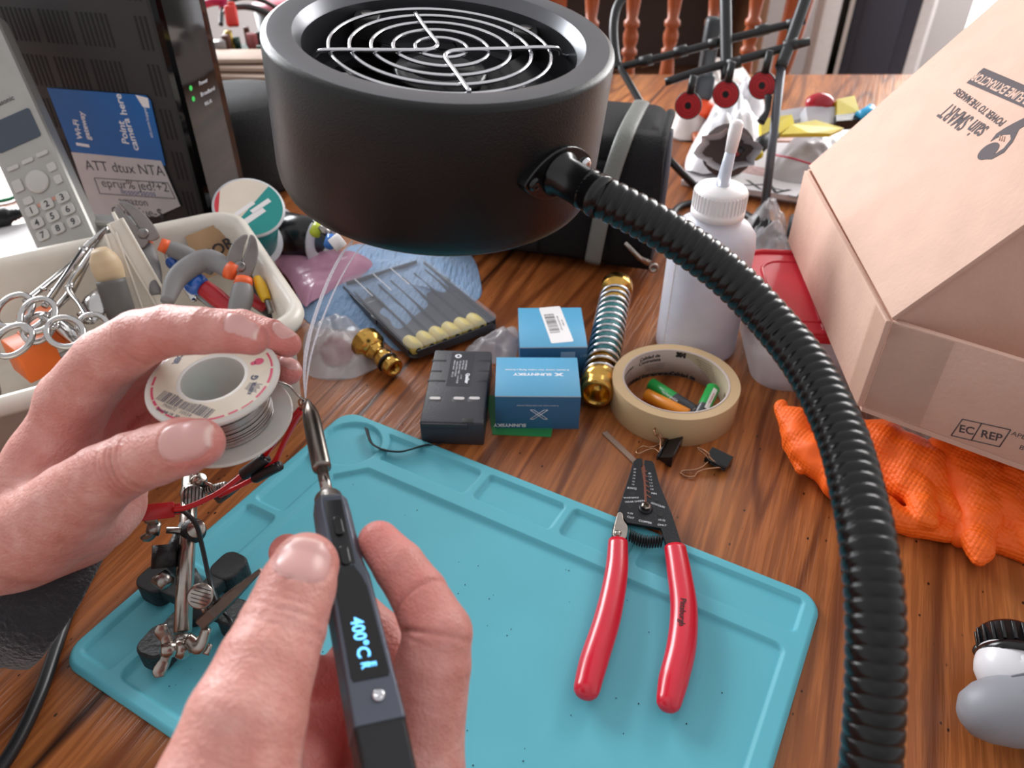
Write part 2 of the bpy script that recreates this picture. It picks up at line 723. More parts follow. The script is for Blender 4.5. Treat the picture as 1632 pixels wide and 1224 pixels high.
# the dark door in its white casing
dm = mat('charcoal_door', '3a3a46', 0.45)
b = MB()
dA, dB = W(1345, 60, 255), W(1452, 60, 235)
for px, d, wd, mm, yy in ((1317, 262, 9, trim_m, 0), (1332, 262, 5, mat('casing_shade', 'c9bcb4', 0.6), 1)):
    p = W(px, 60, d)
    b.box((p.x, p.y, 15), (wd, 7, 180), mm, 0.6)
structure(b.build('trim_1', origin=(W(1320, 60, 262).x, W(1320, 60, 262).y, -75)))
b = MB()
p1, p2 = W(1348, 60, 262), W(1455, 60, 250)
dx = (p2 - p1)
M = frame(((p1 + p2) / 2).xy.to_3d(), dx.xy.to_3d(), None, (0, 0, 1))
L_ = dx.xy.length
b.box((0, 0, 15), (L_, 4, 180), dm, 0.4, M=M)
for z0 in (-40, 40):
    b.box((0, -2.1, z0), (L_ * 0.6, 0.8, 55), dm, 0.3, M=M)
d1 = structure(b.build('door_1', origin=(p1.x, p1.y, -75)))
b = MB()
M2 = frame((p2.x + 1, p2.y, 0), dx.xy.to_3d(), None, (0, 0, 1))
b.box((1.2, 0, 15), (3.5, 5, 180), trim_m, 0.3, M=M2)
structure(b.build('trim_2', origin=(p2.x, p2.y, -75)))
# white wall stub right of the door
b = MB()
p3 = W(1500, 40, 250)
b.box((p3.x - 2, p3.y + 2, 20), (20, 5, 190), wall_m, 0.3)
structure(b.build('wall_right', origin=(p3.x, p3.y, -75)))
# low wooden cabinet behind the chairs, with a dark picture-like opening: a bookcase
cab_m = mat('brown_cabinet_wood', '7a5238', 0.5, var=0.25, vscale=14, stretch=(1, 1, 0.1))
t = thing('bookcase', 'brown wooden bookcase with dark shelves standing behind the spindle chair', 'bookcase', (32, 262, -75))
b = MB()
b.box((32, 272, -73), (90, 30, 4), cab_m, 0.3)
b.build('plinth', t)
b = MB(); b.box((32, 272, 30), (90, 30, 3), cab_m, 0.3); b.build('top_board', t)
for x in (-13, 77):
    b = MB(); b.box((x, 272, -22), (3, 30, 102), cab_m, 0.3); b.build('side_panel', t)
b = MB(); b.box((32, 286, -22), (88, 2, 100), mat('dark_back_panel', '4a3a34', 0.7)); b.build('back_panel', t)
b = MB(); b.box((32, 273, -40), (87, 26, 2), cab_m, 0.2); b.build('shelf', t)
b = MB(); b.box((32, 273, -8), (87, 26, 2), cab_m, 0.2); b.build('shelf', t)

# ------------------------------------------------------------------ table
t = thing('dining_table', 'oak dining table with antiqued orange-brown grain under the whole workbench clutter', 'table', (0, 45, -75))
b = MB()
b.prism(rrect(230, 175, 12, 6, 5, 44), -3.2, 0, wood, bev=0.35)
top = b.build('tabletop', t)
for sx_ in (-1, 1):
    for sy_ in (-1, 1):
        b = MB(rotz((5 + sx_ * 95, 44 + sy_ * 70, -75), 0))
        b.lathe([(2.5, 0), (3.4, 6), (2.6, 12), (4.4, 30), (5, 45), (3.2, 54), (4.6, 58), (4.6, 71.8)], wood, 20)
        b.build('leg', t)
b = MB()
for sy_ in (-1, 1):
    b.box((5, 44 + sy_ * 66, -7.2), (190, 2.5, 8), wood, 0.2)
for sx_ in (-1, 1):
    b.box((5 + sx_ * 92, 44, -7.2), (2.5, 130, 8), wood, 0.2)
b.build('apron', t)

# ------------------------------------------------------------------ chair behind the table
chair_w = mat('chestnut_turned_wood', '9a4f2c', 0.3, var=0.18, vscale=30, stretch=(1, 1, 0.15))
CY_ = 141.0


def chair(ox, ang, label):
    t = thing('spindle_chair', label, 'chair', (ox, CY_, -75))
    R_ = rotz((ox, CY_, 0), ang)
    b = MB(R_)
    b.prism(rrect(46, 42, 9, 6, 0, 20), -33, -29.5, chair_w, bev=0.8)
    b.build('seat', t)
    for i in range(5):
        x = -14 + 7.0 * i
        b = MB(R_ @ Matrix.Translation((x, 1.5, 0)))
        b.lathe([(0.8, -30), (1.0, -20), (1.35, -12), (1.5, -6), (1.1, -1), (0.9, 0), (1.35, .4), (1.35, 1.1), (0.95, 1.5), (1.25, 2.6), (1.3, 3.6), (0.95, 4.6), (1.35, 5), (1.35, 5.7),
                 (0.9, 6.2), (1.2, 9), (1.45, 14), (1.3, 20), (0.8, 31)], chair_w, 18)
        b.build('spindle', t)
    for s_ in (-1, 1):
        b = MB(R_)
        pts = [V(s_ * 19, 2, -31), V(s_ * 19.8, 1, -10), V(s_ * 20.6, 0, 5), V(s_ * 21.2, -3, 33)]
        b.tube(catmull(pts, 10), [1.5, 2.1, 1.5, 2.2, 1.6, 2.0, 2.3, 2.0, 1.6], chair_w, 16)
        b.build('back_post', t)
    b = MB(R_)
    b.box((0, -1.8, 35), (48, 2.4, 9), chair_w, 1.0)
    b.build('crest_rail', t)
    for s_ in (-1, 1):
        for y in (3, 36):
            b = MB(R_)
            b.tube(catmull([V(s_ * 15, y, -32), V(s_ * 18, y + (2 if y > 20 else -2), -75)], 8), [1.6, 2.2, 1.4, 2.0, 1.3], chair_w, 14)
            b.build('leg', t)
    return t


chair(27.5, 3, 'chestnut spindle-back chair behind the table, beyond the black target stand')

# ------------------------------------------------------------------ silicone mat
mat_m = mat('turquoise_silicone', '60b6c6', 0.5, var=0.03, vscale=20, spec=0.4)
MO = V(-12.13, 43.95, 0)
MU = V(math.cos(math.radians(-29.5)), math.sin(math.radians(-29.5)), 0)
MM = frame(MO, MU, None, (0, 0, 1))  # local x along the long side, local y away; v = -y
MW, MH = 34.0, 23.6


def rsd(x, y, x0, y0, x1, y1, r):
    cx, cy, hx, hy = (x0 + x1) / 2, (y0 + y1) / 2, (x1 - x0) / 2 - r, (y1 - y0) / 2 - r
    qx, qy = abs(x - cx) - hx, abs(y - cy) - hy
    return math.hypot(max(qx, 0), max(qy, 0)) + min(max(qx, qy), 0) - r


def mat_h(x, v):
    out = rsd(x, v, 0, 0, MW, MH, 1.4)
    d = 9.0
    circ = math.hypot(x - 2.65, v - 2.85) - 2.15
    keep = math.hypot(x - 2.65, v - 2.85) - 2.75
    d = min(d, circ)
    for r in ((3.6, .8, 12.1, 3.1), (12.75, .8, 18.3, 3.1), (18.95, .8, 23.2, 3.1), (23.9, .8, 33.1, 3.1)):
        d = min(d, max(rsd(x, v, *r, 0.3), -keep))
    for r in ((.75, 4.2, 3.05, 10.0), (.75, 10.6, 3.05, 15.6), (.75, 16.2, 3.05, 22.75)):
        d = min(d, max(rsd(x, v, *r, 0.3), -keep))
    main = max(rsd(x, v, 3.75, 4.3, 32.9, 22.75, 0.5), -(x - 3.75 + v - 4.3 - 1.6) / 1.414)
    d = min(d, max(main, -keep))
    f = min(1, max(0, (d + 0.05) / 0.09))
    f = f * f * (3 - 2 * f)
    z = 0.14 + 0.26 * f
    if out > -0.25:
        z *= max(0.35, math.sqrt(max(0.0, 1 - ((out + 0.25) / 0.25) ** 2)))
    return z


b = MB(MM)
st = 0.105
nx, ny = int(MW / st), int(MH / st)
vs, fs, idm = [], [], {}
for j in range(ny + 1):
    for i in range(nx + 1):
        x, v = MW * i / nx, MH * j / ny
        # pull the outermost points onto the rounded outline
        o_ = rsd(x, v, 0, 0, MW, MH, 1.4)
        if o_ > 0:
            cx, cv = min(max(x, 1.4), MW - 1.4), min(max(v, 1.4), MH - 1.4)
            l_ = math.hypot(x - cx, v - cv)
            x, v = cx + (x - cx) / l_ * 1.4, cv + (v - cv) / l_ * 1.4
        vs.append((x, -v, mat_h(x, v)))
W1 = nx + 1
for j in range(ny):
    for i in range(nx):
        fs.append((j * W1 + i, (j + 1) * W1 + i, (j + 1) * W1 + i + 1, j * W1 + i + 1))
b.add(vs, fs, mat_m, True)
# skirt down to the table
ring = [i for i in range(W1)] + [j * W1 + nx for j in range(1, ny + 1)] + [ny * W1 + i for i in range(nx - 1, -1, -1)] + [j * W1 for j in range(ny - 1, 0, -1)]
vv = [vs[i] for i in ring] + [(vs[i][0], vs[i][1], 0.01) for i in ring]
nr = len(ring)
b.add(vv, [(k, (k + 1) % nr, nr + (k + 1) % nr, nr + k) for k in range(nr)] + [tuple(range(nr, 2 * nr))], mat_m, False)
o = b.build('work_mat', origin=MO)
tag(o, 'turquoise silicone work mat with raised compartments lying on the oak table', 'mat')
# fine grain crumbs of solder on the mat

# ------------------------------------------------------------------ fume extractor
ext_m = mat('matt_black_metal', '0b0a0b', 0.33, 0.0, spec=0.4, bump=0.15, bscale=1400, var=0.05)
ext_top = mat('black_rim_painted_sheen', '66676b', 0.33, 0.85, var=0.04)  # same black as the housing; its sky reflection is put into this grey
FC = V(-3.0, 35.39, 28.05)
FA = V(.088, -.108, 1).normalized()
FM = frame(FC, (1, 0, 0), None, FA)
t = thing('fume_extractor', 'black round fume extractor head with chrome fan grille on a ribbed gooseneck', 'fume extractor', (8, 9, 0))
b = MB(FM)
prof = [(5.6, -6.2), (6.6, -6.75), (7.0, -6.7), (7.3, -6.45), (7.44, -6.1), (7.5, -5.6), (7.5, -0.22), (7.46, -0.1), (7.36, -0.02), (7.22, 0.02)]
b.lathe(prof, ext_m, 96, cap=False)
b.lathe([(5.2, -6.0), (5.6, -6.2)], ext_m, 96, cap=False)
b.build('housing', t, autosm=50)
b = MB(FM)
b.lathe([(7.22, 0.02), (6.28, 0.02), (6.22, 0), (5.93, -0.45), (5.9, -0.52), (5.88, -2.6), (5.3, -2.65), (5.2, -6.0)], ext_top, 96, cap=False)
b.build('rim', t, autosm=20)
# fan
b = MB(FM)
b.lathe([(0.001, -1.5), (1.9, -1.5), (2.1, -1.6), (2.15, -1.8), (2.15, -3.4), (0.001, -3.4)], black_sm, 40)
b.lathe([(0.001, -1.49), (1.5, -1.485)], mat('fan_label', '252529', 0.5), 30)
for k in range(7):
    a = 2 * math.pi * k / 7

    def bl(u, v, a=a):
        r = 2.1 + 3.0 * u
        th = a + 0.75 * (v - 0.5) + 0.35 * u
        return (r * math.cos(th), r * math.sin(th), -2.9 + 1.2 * v)
    b.grid(bl, 6, 5, black_sm)
    b.grid(lambda u, v, bl=bl: (bl(u, v)[0], bl(u, v)[1], bl(u, v)[2] - 0.12), 6, 5, black_sm)
b.build('fan', t)
b = MB(FM)
for k in range(4):
    a = math.pi / 4 + k * math.pi / 2
    b.box((5.25 * math.cos(a), 5.25 * math.sin(a), -1.6), (1.2, 1.2, 1.6), black_pl, 0.1)
    b.lathe([(0.001, -.72), (0.3, -.72), (0.32, -.8)], steel, 16, M=Matrix.Translation((5.25 * math.cos(a), 5.25 * math.sin(a), 0)))
b.lathe([(5.85, -4.3), (0.01, -4.3)], black_pl, 48, cap=False)
b.build('fan_frame', t)
# chrome finger guard
b = MB()
GZ = -0.55
gc = HIT(703, 84, FC + FA * GZ, FA)
gc = FM @ V((FM.inverted() @ gc).x * 0.35, (FM.inverted() @ gc).y * 0.35, GZ)
gx, gy = FM.to_3x3() @ V(1, 0, 0), FM.to_3x3() @ V(0, 1, 0)
for r in (4.75, 3.88, 2.98, 2.05, 1.12):
    pts = [gc + gx * (r * math.cos(a)) + gy * (r * math.sin(a)) for a in np.linspace(0, 2 * math.pi, 73)[:-1]]
    b.tube(pts, 0.085, chrome, 8, closed=True)
b.build('finger_guard', t)


def gpt(px, py, dz=0.14):
    return HIT(px, py, FC + FA * (GZ + dz), FA)


b = MB()
w1 = [gpt(500, 92, -.9), gpt(505, 86, -.2), gpt(520, 80), gpt(600, 80), gpt(665, 80), gpt(690, 78), gpt(697, 70), gpt(688, 57), gpt(676, 42), gpt(662, 21)]
w2 = [gpt(908, 92, -.8), gpt(893, 86, -.3), gpt(882, 76), gpt(800, 78), gpt(735, 80), gpt(714, 84), gpt(710, 92), gpt(722, 109), gpt(735, 127), gpt(748, 146)]
for w_ in (w1, w2):
    b.tube(catmull(w_, 6), 0.095, chrome, 8)
b.build('guard_spoke', t)
# oval flange with two screws, then the gooseneck
ph = math.radians(133)
dd = (FM.to_3x3() @ V(-math.cos(ph), -math.sin(ph), 0))
fu = FA
p_f = FC + dd * 7.5 - FA * 3.2
FL = frame(p_f, None, fu, dd)  # z outwards, y up
b = MB(FL)
ol = []
for k in range(40):
    a = 2 * math.pi * k / 40
    x = 1.95 * math.cos(a)
    y = 1.1 * math.sin(a) * (0.62 + 0.38 * (1 - abs(math.cos(a)) ** 2))
    ol.append((x, y))
b.prism(ol, -0.35, 0.18, black_sm, bev=0.05)
b.lathe([(0.98, 0.1), (0.95, .3), (0.8, .5), (0.8, 2.2), (0.86, 2.25), (0.86, 2.5)], black_sm, 28)
b.build('flange', t)
for s_ in (-1, 1):
    b = MB(FL @ Matrix.Translation((s_ * 1.48, 0, 0.16)))
    b.lathe([(0.30, 0), (0.30, .1), (0.23, .2), (0.08, .22), (0.0001, .12)], chrome if s_ > 0 else black_sm, 16)
    b.build('screw', t)
neck = [p_f + dd * 0.6, p_f + dd * 1.6] + [W(*q) for q in ((1050, 362, 30.6), (1150, 432, 30.6), (1225, 507, 30.0), (1290, 590, 28.4), (1340, 690, 26.2), (1368, 790, 24.4),
                                             (1384, 870, 23.3), (1394, 960, 22.6), (1396, 1052, 22.2), (1393, 1150, 22.0), (1387, 1230, 21.9), (1379, 1320, 21.8), (1373, 1410, 21.8))] + \
    [V(10.9, 8.0, 7.6), V(13.2, 6.4, 4.0), V(14, 6, 1.6)]
NP = catmull(neck, 24)
# resample evenly
acc = [0.0]
for i in range(1, len(NP)):
    acc.append(acc[-1] + (NP[i] - NP[i - 1]).length)


def along(s_):
    import bisect
    i = min(max(bisect.bisect_left(acc, s_), 1), len(acc) - 1)
    k = (s_ - acc[i - 1]) / max(1e-6, acc[i] - acc[i - 1])
    return NP[i - 1].lerp(NP[i], k)


pitch_n = 0.42
pts, rr = [], []
s_ = 0.9
while s_ < acc[-1] - 0.05:
    for k, r_ in enumerate((0.775, 0.825, 0.845, 0.85, 0.85, 0.845, 0.825)):
        pts.append(along(s_ + pitch_n * k / 7))
        rr.append(r_)
    s_ += pitch_n
b = MB()
b.tube(pts, rr, mat('ribbed_black_sleeve', '070708', 0.24, spec=0.4), 28)
b.build('gooseneck', t)
b = MB(rotz((14, 6, 0), 10))
b.lathe([(4.2, 0), (4.4, .3), (4.4, 1.2), (4.2, 1.5), (1.3, 1.7), (1.2, 2.1), (0.9, 2.3)], black_pl, 40)
b.build('base', t)

# ------------------------------------------------------------------ soldering iron
IA, IB = W(490, 637, 32.0), W(612, 1215, 21.5)
ID = (IB - IA)
IL = ID.length
IDn = ID.normalized()


def ist(py):
    k = (py - CY) / FPX
    y0 = (637 - CY) / FPX * 32.0
    y1 = (1215 - CY) / FPX * 21.5
    s = (k * 32.0 - y0) / ((y1 - y0) + 10.5 * k)
    return s * IL


mid = (IA + IB) / 2
nrm = (CAMP - mid)
nrm = (nrm - IDn * nrm.dot(IDn)).normalized()
nrm = Quaternion(IDn, math.radians(-12)) @ nrm
IM = frame(IA, None, nrm, IDn)  # z along the iron towards the grip end, y towards the eye, x across
if (IM.to_3x3() @ V(1, 0, 0)).x < 0:
    XS = -1
else:
    XS = 1
gun = mat('gunmetal_grey_shell', '575b66', 0.36, 0.55, var=0.05, bump=0.1, bscale=1200)
gun_d = mat('dark_side_shell', '17181b', 0.4, 0.2)
t = thing('soldering_iron', 'slim gunmetal soldering iron with a lit blue temperature display held in the right hand', 'soldering iron', IA)
s745, s800, s925, s1100, s1165 = ist(747), ist(800), ist(925), ist(1100), ist(1168)
b = MB(IM)
b.lathe([(0.001, -0.05), (0.06, 0.0), (0.16, .3), (0.30, .75), (0.345, 1.1), (0.36, 1.6), (0.36, s745 - .1), (0.34, s745), (0.2, s745 + .02)], mat('heated_tip_steel', '8f8983', 0.28, 1.0, var=0.25, vscale=40, col2='6f655c'), 28)
b.build('tip', t)
b = MB(IM)
b.lathe([(0.215, s745 - .1), (0.215, s800 - .05)], nickel, 20)
b.build('heater_shaft', t)
b = MB(IM)
b.lathe([(0.3, s800 - .32), (0.44, s800 - .3), (0.5, s800 - .2), (0.52, s800 + .05), (0.56, s800 + .12)], steel, 32)
b.build('collar', t)


def octo(w_, h_, c):
    return [(w_ - c, h_), (w_, h_ - c), (w_, -h_ + c), (w_ - c, -h_), (-w_ + c, -h_), (-w_, -h_ + c), (-w_, h_ - c), (-w_ + c, h_)]


def loft(b_, secs, m, smooth=False):
    vs, fs = [], []
    n = len(secs[0][1])
    for z, o_ in secs:
        vs += [(x, y, z) for x, y in o_]
    for j in range(len(secs) - 1):
        for i in range(n):
            fs.append((j * n + i, j * n + (i + 1) % n, (j + 1) * n + (i + 1) % n, (j + 1) * n + i))
    fs.append(tuple(range(n))[::-1])
    fs.append(tuple((len(secs) - 1) * n + i for i in range(n)))
    b_.add(vs, fs, m, smooth)


b = MB(IM)
loft(b, [(s800 + .05, octo(.50, .50, .20)), (s800 + .25, octo(.58, .58, .22)), (s800 + .8, octo(.60, .60, .2)), (s925 - .7, octo(.62, .60, .2)), (s925 - .15, octo(.64, .6, .12)),
         (s925 + .3, octo(.70, .62, .08)), (s1100, octo(.74, .64, .07)), (s1165, octo(.76, .66, .07))], gun)
b.build('grip', t, bevel=0.03)
b = MB(IM)
loft(b, [(s1165, octo(.75, .65, .07)), (s1165 + .1, octo(.74, .64, .09)), (IL + .9, octo(.72, .6, .1)), (IL + 2.2, octo(.6, .5, .15))], gun_d)
b.build('end_cap', t, bevel=0.03)
# dark button plate and the two buttons, screen, screw
b = MB(IM)
b.box((0, .60, (s800 + .45 + s925 - .2) / 2), (.62, .03, s925 - s800 - .65), gun_d, .012)
b.build('button_plate', t)
for py in (858, 905):
    z = ist(py)
    b = MB(IM @ Matrix.Translation((0, .61, z)))
    o_ = rrect(.3, .78, .14, 6)
    b.prism([(x, y) for x, y in o_], 0, .11, black_sm, M=Matrix.Rotation(math.radians(-90), 4, 'X'), bev=.03)
    b.build('button', t)
b = MB(IM)
sc = [(.22, s925 - .1), (.40, s925 + .35), (.50, s925 + .8), (.57, s1100 - .15), (.52, s1100), (-.52, s1100), (-.57, s1100 - .15), (-.50, s925 + .8), (-.40, s925 + .35), (-.22, s925 - .1)]
R_ = Matrix(((1, 0, 0, 0), (0, 0, 1, 0), (0, 1, 0, 0), (0, 0, 0, 1)))  # (x,y)->(x, ., y)
b.prism(sc, .60, .665, mat('display_glass', '07080b', 0.08), M=R_)
disp = b.build('display', t)
b = MB(IM)
blue = mat('display_blue', '6fc4ff', 0.5, emit='62bcff', estr=1.6)
TM = frame((-.02, .672, ist(1030)), (0, 0, 1), (XS * 1.0, 0, 0), None) if False else Matrix.Identity(4)
# lettering runs along the iron; its top faces right
xt = V(0, 0, 1)
yt = V(XS, 0, 0)
zt = V(0, 1, 0)
TM = Matrix((xt, yt, zt)).transposed().to_4x4()
TM.translation = V(-.08 * XS, .671, ist(1034))
b.text('400°C', .54, blue, M=TM, bold=.012, mirror=False)
TM2 = TM.copy()
TM2.translation = V(-.10 * XS, .671, ist(1078))
b.text('R', .34, blue, M=TM2, bold=.012)
TM3 = TM.copy(); TM3.translation = V(.12 * XS, .671, ist(1078))
b.text('E', .3, blue, M=TM3, bold=.012)
b.build('display_reading', t)
b = MB(IM @ Matrix.Translation((.1 * XS, .655, ist(1128))) @ Matrix.Rotation(math.radians(-90), 4, 'X'))
b.lathe([(.19, 0), (.19, .05), (.15, .09), (.09, .09), (.085, .03), (0.001, .03)], chrome, 24)
b.build('screw', t)

# ------------------------------------------------------------------ solder spool
SC = V(-11.62, 24.0, 18.05)
SA = V(-.028, -.128, .991).normalized()
SXa = (HIT(424, 585, SC, SA) - SC).normalized()
SM = frame(SC, SXa, None, SA)
spm = mat('translucent_white_plastic', 'd9d6cf', 0.35, sss=0.3)
t = thing('solder_spool', 'white plastic spool wound with solder wire held in the left hand', 'solder spool', SC - SA * 2.4)
b = MB(SM)
b.lathe([(1.22, .02), (1.34, .03), (2.44, .03), (2.53, .0), (2.56, -.08), (2.53, -.16), (1.3, -.2), (1.3, -2.2), (2.5, -2.25), (2.56, -2.33), (2.5, -2.42), (1.22, -2.42), (1.2, -1.2), (1.22, .02)],
        spm, 72, cap=False)
b.build('bobbin', t, autosm=40)
b = MB(SM)
hel = []
sol_m = mat('solder_wire', 'a39c98', 0.25, 1.0, var=0.1, vscale=200)
prf = []
k = 0
z = -.24
lay = 1.78
rowz = np.arange(-.28, -2.14, -.083)
for i, z in enumerate(rowz):
    jr = lay + .03 * math.sin(i * 1.7) + (.05 if i % 7 == 3 else 0)
    tl = .03 * math.sin(i * 2.3)
    pts = [V(jr * math.cos(a), jr * math.sin(a), z + tl * math.cos(a + i)) for a in np.linspace(0, 2 * math.pi, 49)[:-1]]
    b.tube(pts, .052, sol_m, 6, closed=True)
b.lathe([(1.7, -.2), (1.74, -1.2), (1.7, -2.2)], sol_m, 40, cap=False)
b.build('solder_wire', t)
# paper label of the upper flange with its printing
lab = mat('cream_label_paper', 'd8cdb9', 0.6, var=0.08, vscale=70)
pink = mat('pink_print', 'd0486c', 0.6)
navy = mat('navy_print', '2b3052', 0.6)
b = MB(SM @ Matrix.Translation((0, 0, .034)))
b.lathe([(1.36, 0), (2.36, 0)], lab, 72, cap=False)
ft = MB(SM @ Matrix.Translation((0, 0, .04)))


def arc_patch(a0, a1, r0, r1, m_, mb=None, z=.004):
    n = max(2, int(abs(a1 - a0) / 4))
    vs = []
    for i in range(n + 1):
        a = math.radians(a0 + (a1 - a0) * i / n)
        vs += [(r0 * math.cos(a), r0 * math.sin(a), z), (r1 * math.cos(a), r1 * math.sin(a), z)]
    (mb or b).add(vs, [(2 * i, 2 * i + 1, 2 * i + 3, 2 * i + 2) for i in range(n)], m_)


rnd = random.Random(3)
a = -200
while a < 60:
    l_ = rnd.uniform(8, 26)
    arc_patch(a, a + l_, 2.25 - rnd.uniform(.0, .05), 2.31, pink)
    a += l_ + rnd.uniform(1, 5)


def spang(px, py):
    q = SM.inverted() @ HIT(px, py, SC, SA)
    return math.degrees(math.atan2(q.y, q.x)), math.hypot(q.x, q.y)


# barcode: parallel bars on the near side of the label
pm = SM.inverted() @ HIT(300, 640, SC, SA)
pm.z = 0
pm = pm.normalized() * 1.80
pt_ = V(-pm.y, pm.x, 0).normalized()
if (SM.to_3x3() @ pt_).x < 0:
    pt_ = -pt_
p0, p1 = pm - pt_ * 1.25, pm + pt_ * 1.25
bd = (p1 - p0)
bl_ = bd.length
bd.normalize()
bn = V(-bd.y, bd.x, 0)
if (p0 + bn).length > p0.length:
    bn = -bn
x = 0.0
while x < bl_ + .1:
    w_ = rnd.choice((.02, .03, .05))
    q = p0 + bd * (x - .05)
    top_ = .5
    while (q + bn * top_).length < 1.40 and top_ > .1:
        top_ -= .03
    if q.length < 2.2:
        vs = [q, q + bd * w_, q + bd * w_ + bn * top_, q + bn * top_]
        b.add([(v.x, v.y, .004) for v in vs], [(0, 1, 2, 3)], navy)
    x += w_ + rnd.choice((.025, .035, .05))
tm = frame(p0 + bd * 1.2 - bn * .12 + V(0, 0, .005), bd, bn)
b.text('790072  10554', .21, navy, M=tm, spacing=1.1)
b.text('Batch# 14  50', .19, navy, M=frame(p0 + bd * 1.0 - bn * .36 + V(0, 0, .005), bd, bn), bold=.004)


def atxt(s, px, py, px2, py2, size, m_, **k):
    q0, q1 = SM.inverted() @ HIT(px, py, SC, SA), SM.inverted() @ HIT(px2, py2, SC, SA)
    d = (q1 - q0).normalized()
    n_ = V(-d.y, d.x, 0)
    b.text(s, size, m_, M=frame(q0.lerp(q1, .5) + V(0, 0, .005), d, n_), **k)


atxt('SOLDER', 300, 548, 276, 585, .30, navy, bold=.02)
atxt('.032 (1/32 IN)', 278, 548, 254, 592, .13, pink)
atxt('KESTER', 392, 640, 412, 600, .2, navy, bold=.01)
atxt('G', 400, 612, 412, 594, .36, navy, bold=.02)
for i in range(6):
    p_, q_ = SM.inverted() @ HIT(370 + i * 3, 640 - 0 * i, SC, SA), SM.inverted() @ HIT(392 + i * 2.4, 606, SC, SA)
for px, py, r_ in ((405, 558, .17), (413, 577, .2), (396, 552, .13), (404, 580, .12)):
    q = SM.inverted() @ HIT(px, py, SC, SA)
    b.lathe([(0.001, .004), (r_, .004)], pink, 12, M=Matrix.Translation((q.x, q.y, 0)), cap=False)
q = SM.inverted() @ HIT(395, 625, SC, SA)
for i in range(7):
    aa = -25 + i * 2.0
    arc_patch(aa - 16, aa - 15.2, 1.55, 2.1 - .05 * (i % 3), navy)
b.build('label', t)
b = MB()
fe = [SM @ V(1.75, .9, -1.0), W(443, 607, 31.2), W(462, 616, 31.6), W(475, 630, 31.9), W(484, 637, 32)]
b.tube(catmull(fe, 8), .05, sol_m, 8)
b.build('loose_solder_end', t)

# ------------------------------------------------------------------ smoke from the joint
sm_m = bpy.data.materials.new('white_smoke')
sm_m.use_nodes = True
pb = sm_m.node_tree.nodes['Principled BSDF']
pb.inputs['Base Color'].default_value = (.9, .9, .95, 1)
pb.inputs['Roughness'].default_value = 1
pb.inputs['Specular IOR Level'].default_value = 0
nn_ = sm_m.node_tree.nodes.new('ShaderNodeTexNoise')
nn_.inputs['Scale'].default_value = 50
mr_ = sm_m.node_tree.nodes.new('ShaderNodeMapRange')
mr_.inputs['To Min'].default_value = .3
mr_.inputs['To Max'].default_value = .75
sm_m.node_tree.links.new(nn_.outputs[0], mr_.inputs['Value'])
sm_m.node_tree.links.new(mr_.outputs[0], pb.inputs['Alpha'])
b = MB()
path = [W(*q) for q in ((487, 637, 32), (485, 600, 32.2), (488, 560, 32.6), (500, 510, 33), (522, 450, 33.4), (545, 405, 33.8), (562, 384, 34))]
b.tube(catmull(path, 8), [.03, .06, .09, .08, .07, .06, .05], sm_m, 12, flat=(1, .5))
path2 = [p + V(.12, .02, 0) * i * 1.0 for i, p in enumerate(path)]
b.tube(catmull(path2, 8), [.02, .04, .04, .04, .03, .03, .03], sm_m, 10)
o = b.build('smoke_wisp')
tag(o, 'thin white wisp of smoke rising from the hot solder joint', 'smoke', kind='stuff')

# ------------------------------------------------------------------ helping hands stand
t = thing('helping_hands_stand', 'black cast iron helping hands stand with nickel bar and alligator clips on the mat', 'helping hands', (-16.5, 25.5, .4))
pn, pf = W(291, 1008, 35.5), W(304, 742, 40)
bdir = (pf - pn).normalized()
b = MB()
# cast base: three rounded feet on webs round a boss
feet = [G(258, 945, .4), G(262, 1045, .4), G(372, 925, .4), G(385, 1000, .4)]
bc = sum(feet, Vector()) / 4
for f_ in feet:
    M_ = frame((f_.x, f_.y, .4), (f_ - bc).xy.to_3d(), None, (0, 0, 1))
    b.prism(rrect(1.9, 1.7, .6, 5), 0, 1.35, dark_iron, M=M_, bev=.12)
    b.prism([(-((f_ - bc).length), -.45), (-.3, -.55), (-.3, .55), (-((f_ - bc).length), .45)], .5, 1.3, dark_iron, M=M_, bev=.1)
b.lathe([(1.2, .8), (1.1, 1.5), (.75, 1.9), (.6, 3.6), (.001, 3.7)], dark_iron, 24, M=Matrix.Translation((bc.x, bc.y, 0)))
b.build('base', t)
post_top = W(272, 890, 37.4)
b = MB()
b.tube([V(bc.x, bc.y, 4.0), post_top, pn.lerp(pf, .62)], [.5, .45, .4], dark_iron, 16)
b.tube([W(262, 868, 37.2), W(262, 905, 37.0)], [.55, .6], dark_iron, 16)
b.tube([W(245, 925, 36.8), W(262, 925, 36.6), W(276, 925, 36.8)], [.18, .5, .2], steel, 12)
b.build('post', t)
b = MB()
b.tube([pn, pf], .40, nickel, 28)
b.build('crossbar', t)


def wing(b_, c, ax, up, m_, sz=.9):
    """wing nut: boss and two curled wings"""
    M_ = frame(c, None, up, ax)
    b_.lathe([(.28, -.3), (.36, -.25), (.34, .15), (.25, .3), (.2, .32)], m_, 20, M=M_)
    for s_ in (-1, 1):
        pts = [V(0, s_ * .2, 0), V(.05, s_ * .55, .12), V(.0, s_ * .85, .3), V(-.05, s_ * 1.15, .3)]
        b_.tube([M_ @ (p * sz) for p in catmull(pts, 6)], [.2, .2, .23, .25, .16], m_, 12, flat=(.42, 1.25), up=list(M_.to_3x3() @ V(0, .3, 1)))


